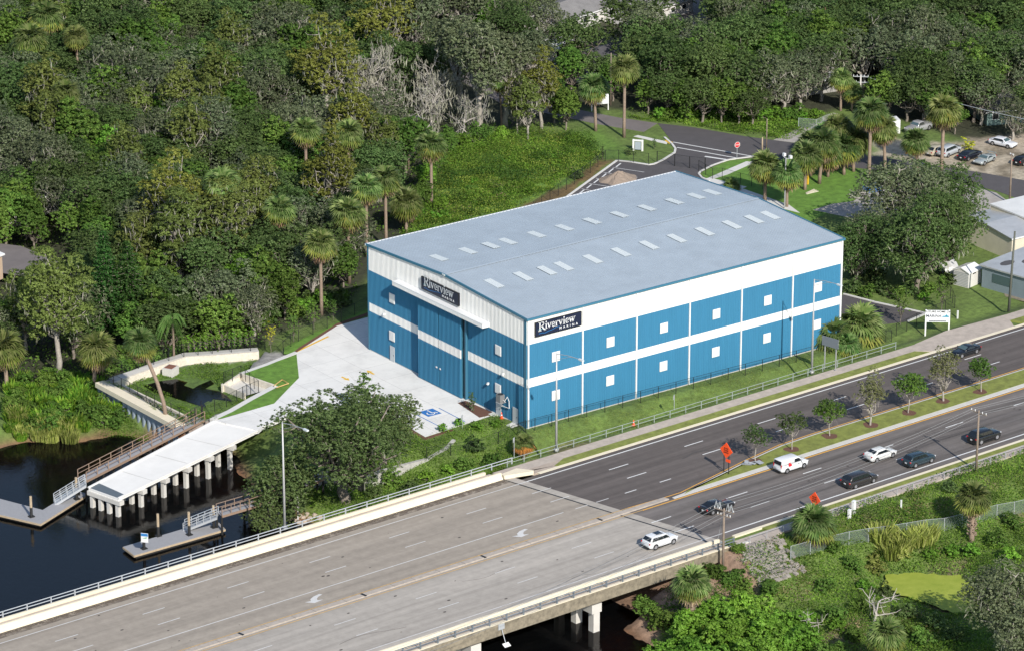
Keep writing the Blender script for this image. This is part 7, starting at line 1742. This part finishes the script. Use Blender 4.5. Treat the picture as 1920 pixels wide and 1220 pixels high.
    if sunroof: part('sunroof', 'glass_dark', root, lambda b: b.box((X((ws+rear)/2-.06), 0, H+.018), (L*.20, W*.5, .02)))
    if roof_rack: part('roof_rack', 'black_metal', root, lambda b: [b.bar((X(ws+.05), sg*W*.36, H+.05), (X(rear-.05), sg*W*.36, H+.05), .05) for sg in (-1, 1)])
    if wing: part('rear_wing', pm, root, lambda b: (b.box((X(.96), 0, tailh+.32), (.28, W*.9, .04)), b.box((X(.96), .5, tailh+.15), (.1, .05, .35)), b.box((X(.96), -.5, tailh+.15), (.1, .05, .35))))
    if marks:
        for sg in (-1, 1):
            part('red_emblem', 'red', root, lambda b: (b.box((X(.70), sg*(h2+.012), 1.02), (.55, .01, .30)), b.box((X(.72), sg*(h2+.013), 1.25), (.28, .01, .3))))
            part('lettering_strip', 'plastic_black', root, lambda b: [b.box((X(.42)+.13*i, sg*(h2+.012), .92), (.08, .01, .12)) for i in range(2)]+[b.box((X(.33), sg*(h2+.012), .92), (.55, .01, .05))])
    return root
def on_road(px, py, W, **k):
    """midpoint of the near-side wheels at px,py; heading along the road"""
    q = G(px, py, ZR); s, d = to_sd(q[0], q[1]); return RD(s, d-(W/2-.02), ZR+.012)
def rc(px, py, color, label, west=False, W=1.82, **k):
    p = on_road(px, py, W)
    return car(p, TH+(PI if west else 0), color, label, W=W, name='car', **k)
rc(1246, 1025, (.72, .73, .74), 'white hatchback SUV with dark sunroof driving off the bridge', L=4.65, W=1.85, H=1.68, hood=1.02, belt=1.08, cowl=.26, ws=.40, rear=.88, tail=.97, tailh=1.1, wheel=.36, glass_n=3, sunroof=True)
rc(1353, 960, (.012, .013, .016), 'black sedan passing below the power pole hardware', L=4.75, W=1.83, H=1.44, hood=.92, belt=.98, cowl=.30, ws=.46, rear=.72, tail=.92, tailh=1.04)
rc(1491.5, 882, (.75, .76, .77), 'small white delivery van with red picture on its side', L=4.75, W=1.83, H=1.85, hood=1.08, belt=1.12, cowl=.22, ws=.36, rear=.965, tail=.995, tailh=1.12, van=True, marks=True, cat='van', glass_n=2)
rc(1659, 862, (.72, .72, .70), 'white fastback hatchback ahead of the blue green wagon', L=4.6, W=1.78, H=1.50, hood=.90, belt=1.0, cowl=.22, ws=.42, rear=.72, tail=.985, tailh=1.14, glass_n=2)
rc(1731.5, 872, (.020, .038, .050), 'dark blue green sport wagon with pale wheels', L=4.65, W=1.78, H=1.62, hood=1.0, belt=1.06, cowl=.28, ws=.40, rear=.88, tail=.97, tailh=1.1, glass_n=3, roof_rack=True, wheel=.35)
rc(1621, 910.5, (.028, .026, .026), 'charcoal minivan in the lane nearest the sidewalk', L=5.1, W=1.98, H=1.72, hood=1.02, belt=1.08, cowl=.22, ws=.38, rear=.89, tail=.975, tailh=1.12, glass_n=3, cat='minivan')
rc(1854.5, 829, (.010, .011, .013), 'black off road vehicle behind the wooden pole', L=4.75, W=1.93, H=1.72, hood=1.14, belt=1.16, cowl=.30, ws=.39, rear=.88, tail=.97, tailh=1.15, wheel=.40, glass_n=3, cat='car')
rc(1818, 667, (.008, .010, .014), 'black coupe driving left along the far lane', west=True, L=4.65, W=1.85, H=1.38, hood=.90, belt=.95, cowl=.32, ws=.50, rear=.68, tail=.90, tailh=1.0, glass_n=1, wheel=.36)
def pk(px, py, hx, hy, color, label, z=.03, **k):
    a = G(px, py, 0); c = G(px+hx, py+hy, 0); rz = math.atan2(c[1]-a[1], c[0]-a[0])
    return car((a[0], a[1], z), rz, color, label, **k)
pk(1755, 288, 40, -16, (.40, .36, .27), 'gold sedan parked left of the silver wagon', L=4.8, H=1.45, rear=.76, tail=.93)
pk(1779, 290, 40, -17, (.42, .44, .46), 'silver minivan parked behind the slanting palm', L=5.0, H=1.7, W=1.9, cowl=.24, ws=.38, rear=.9, tail=.98, hood=1.0, belt=1.05, tailh=1.1, glass_n=3, cat='minivan')
pk(1818, 297, 40, -14, (.012, .013, .02), 'black sedan parked between the minivan and the silver coupe', L=4.7, H=1.42, rear=.74, tail=.92)
pk(1846, 305, -40, 18, (.30, .33, .33), 'silver green sports coupe with rear wing, facing the street', L=4.5, W=1.85, H=1.25, hood=.82, belt=.88, cowl=.36, ws=.5, rear=.66, tail=.9, tailh=.95, wing=True, glass_n=1)
pk(1880, 274, 40, 9, (.66, .67, .70), 'white sedan parked under the mossy tree at the right', L=4.7, H=1.45, rear=.76, tail=.93)
pk(1922, 306, 40, -14, (.01, .01, .012), 'dark car cut by the right edge of the photo', L=4.7, H=1.45)
t = pk(1722, 246, -40, 12, (.30, .30, .31), 'grey pickup truck with red and black hood under the trees', L=5.4, W=1.95, H=1.82, hood=1.15, belt=1.18, cowl=.30, ws=.38, rear=.58, tail=.61, tailh=1.15, wheel=.40, cat='pickup truck')
q = G(1655, 255, 0); tr = empty('box_trailer', tuple(q), R(-25), 'white box trailer parked behind the tall palms', 'trailer')
part('box', 'trim_white', tr, lambda b: b.box((0, 0, 1.75), (5.2, 2.3, 2.3))); part('bumper', 'galv', tr, lambda b: b.box((-2.66, 0, .62), (.1, 2.2, .2)))
for x in (-.6, .5):
    for s in (-1, 1): part('wheel', 'tyre', tr, lambda b: b.tube([(x, s*1.0, .38), (x, s*1.2, .38)], .38, 16))
for s in (-1, 1): part('taillight', 'lamp_red', tr, lambda b: b.box((-2.62, s*.95, .85), (.05, .2, .15)))

M['siding_shade'] = plain('shade_toned_siding', (.34, .33, .31), .8, var=.2)
# ---------------- houses and shops ----------------
def house(px, py, rz, w, l, h, wall, roof, label, rise=1.4, over=.5, flat=False, z=0, cat='house', name='house', wins=True):
    q = G(px, py, z); root = empty(name, (q[0], q[1], z), rz, label, cat)
    part('walls', wall, root, lambda b: b.box((0, 0, h/2-.1), (l, w, h+.2)))
    def gab(b):
        for x in (-l/2, l/2): b.add([(x, -w/2, h), (x, w/2, h), (x, 0, h+rise)], [(0, 1, 2)])
    def rf(b):
        a = w/2+over; e = l/2+over; zo = h-over*rise/(w/2)
        for k in (-1, 1): b.add([(-e, k*a, zo), (e, k*a, zo), (e, 0, h+rise), (-e, 0, h+rise), (-e, k*a, zo+.14), (e, k*a, zo+.14), (e, 0, h+rise+.14), (-e, 0, h+rise+.14)], [(4, 5, 6, 7), (0, 3, 2, 1), (0, 1, 5, 4), (1, 2, 6, 5), (0, 4, 7, 3)])
    if flat: part('roof', roof, root, lambda b: b.box((0, 0, h+.1), (l+2*over, w+2*over, .22)))
    else: part('gable_end', wall, root, gab); part('roof', roof, root, rf); part('fascia', 'trim_white', root, lambda b: [b.bar((-l/2-over, k*(w/2+over), h-over*rise/(w/2)+.02), (l/2+over, k*(w/2+over), h-over*rise/(w/2)+.02), .05, .2) for k in (-1, 1)])
    if wins:
        for i in range(int(l/3)):
            x = -l/2+1.5+3*i
            for k in (-1, 1):
                f = part('window', 'trim_white', root, lambda b: b.box((x, k*(w/2+.02), 1.5), (1.2, .06, 1.1))); part('pane', 'glass_dark', f, lambda b: b.box((x, k*(w/2+.06), 1.5), (1.0, .03, .9)))
        d = part('door', 'siding_green', root, lambda b: b.box((l/2+.02, .6, 1.0), (.06, .95, 2.0))); part('handle', 'galv', d, lambda b: b.box((l/2+.07, .25, 1.0), (.05, .06, .1)))
    return root
house(1210, 30, R(10), 9, 16, 2.8, 'siding_white', 'roof_grey', 'low house with pale grey roof at the top centre', 1.6)
house(1060, 45, R(15), 9, 15, 2.7, 'siding_white', 'roof_grey', 'grey roofed house behind the oaks left of the driveway', 1.5)
house(1290, 105, R(-20), 10, 16, 2.9, 'siding_blue', 'roof_dark', 'light blue house with dark roof at the top centre right', 1.7)
house(1108, 138, R(12), 8, 12, 2.6, 'siding_blue', 'roof_dark', 'dark roofed house with blue green wall behind the thin pole', 1.5)
house(1040, 105, R(12), 6, 8, 2.6, 'siding_cream', 'roof_white', 'small pale building half hidden by the grey oaks', .9)
house(1575, 75, R(-52), 9, 14, 3.0, 'siding_green', 'roof_rust', 'old green clapboard house with patched metal roof among the oaks', 2.6)
house(1520, 168, R(-10), 6, 9, 2.6, 'siding_shade', 'roof_metal', 'white cottage with grey porch roof behind the mossy oak', 1.2)
house(1895, 218, R(-20), 8, 12, 2.6, 'siding_green', 'roof_dark', 'dark porch house behind the white sedan', 1.4)
house(-66, 528, R(20), 7, 9, 3.6, 'siding_tan', 'roof_white', 'tan building with white roof at the left edge', .5, .3)
house(10, 408, R(20), 8, 12, 3.0, 'siding_white', 'roof_metal', 'pale trailer home in shade near the left edge', .8)
house(-12, 95, R(30), 8, 10, 4.5, 'siding_white', 'roof_rust', 'house with brown roof cut by the left edge near the top', 1.6)
# shops at the right edge
house(1912, 452, R(-2), 12, 14, 3.4, 'siding_cream', 'roof_metal', 'long cream workshop with metal roof at the right edge', .7, .25, wins=False, cat='shop', name='shop')
house(1948, 436, R(-2), 9, 12, 4.3, 'siding_cream', 'roof_white', 'taller flat white roofed block behind the workshop', 0, .1, flat=True, wins=False, cat='shop', name='shop')
q = G(1852, 462, 0)
bay_ = house(1938, 529, R(10), 8.5, 14, 3.3, 'siding_blue', 'roof_metal', 'flat grey roofed blue shop with a red and green sign', 0, .35, flat=True, cat='shop', name='shop')
part('shop_sign', 'red', bay_, lambda b: b.box((-2.5, -4.75, 3.4), (2.6, .15, 1.1))); part('shop_sign', 'green_paint', bay_, lambda b: b.box((2.2, -4.75, 3.4), (6.0, .15, .8)))
part('sign_lettering', 'sign_white', bay_, lambda b: [b.box((-3.4+.45*i, -4.85, 3.6), (.28, .04, .3)) for i in range(5)]+[b.box((-3.3+.35*i, -4.85, 3.15), (.22, .04, .18)) for i in range(6)])
part('shop_window', 'windshield', bay_, lambda b: b.box((-7.05, 0.5, 1.9), (.06, 3.6, 1.3)))
part('roof_stain', 'roof_dark', bay_, lambda b: [b.sheet([(x+1.5*math.cos(a), y+.8*math.sin(a)) for a in np.linspace(0, 5.8, 10)], 3.516) for x, y in ((-4, 2), (-1, .3), (3.5, -1))])
sh_ = house(1813, 532, R(12), 2.7, 3.2, 2.3, 'siding_white', 'trim_white', 'small white metal garden shed with ridged sides', .5, .12, wins=False, cat='shed', name='garden_shed')
part('vent', 'plastic_black', sh_, lambda b: b.box((-.2, -1.38, 2.0), (.7, .04, .15))); part('side_panel', 'galv', sh_, lambda b: [b.box((-1.61, 0, .2+.24*i), (.03, 2.6, .12)) for i in range(9)])
bt = empty('covered_boat', tuple(G(1775, 510, 0)), R(60), 'white boat on a trailer under the oaks beside the shed', 'boat')
def hull(b):
    S = []
    for x, w_, zl_, zt_ in ((-3.2, 1.1, .7, 1.7), (-1, 1.25, .6, 1.75), (1.2, 1.1, .65, 1.85), (2.6, .6, .95, 2.0), (3.5, .06, 1.6, 2.1)):
        S.append([(x, 0, zl_), (x, w_*.8, zl_+.35), (x, w_, zt_), (x, 0, zt_+.25), (x, -w_, zt_), (x, -w_*.8, zl_+.35)])
    loft(b, S)
part('hull', 'trim_white', bt, hull); part('windscreen', 'windshield', bt, lambda b: b.box((.5, 0, 2.25), (.8, 1.3, .5))); part('trailer', 'galv', bt, lambda b: (b.box((0, 0, .5), (6, .15, .12)), b.box((-.8, 0, .45), (.15, 2.2, .12))))
for s in (-1, 1): part('wheel', 'tyre', bt, lambda b: b.tube([(-.8, s*1.1, .33), (-.8, s*1.3, .33)], .33, 14))
tp = G(1635, 358, 0); b = MB(); b.box((0, 0, .4), (2.6, 1.6, .8)); b.box((.6, .2, .9), (1.2, 1.0, .35), .4); tag(b.build('tarped_pile', 'blue_tarp', loc=tuple(tp)), 'blue tarp over a pile at the edge of the back lawn', 'tarp')
b = MB()
for i in range(60):
    a = rg.uniform(0, 6.28); r1_ = rg.uniform(.2, 1.8); b.bar((r1_*math.cos(a), r1_*math.sin(a), rg.uniform(.05, .5)), (r1_*math.cos(a)+rg.normal()*.8, r1_*math.sin(a)+rg.normal()*.8, rg.uniform(.05, .6)), .05)
tag(b.build('brush_pile', 'grey_twig', loc=tuple(G(1612, 368, 0))), 'heap of cut branches beside the blue tarp', 'brush pile')
b = MB()
for i in range(3): b.box((i*.1, i*.35, .06), (2.4, .22, .08), .15*i)
tag(b.build('lumber', 'siding_cream', loc=tuple(G(1523, 362, 0))), 'pale boards lying on the back lawn', 'lumber')
bt2 = G(905, 210, 0)
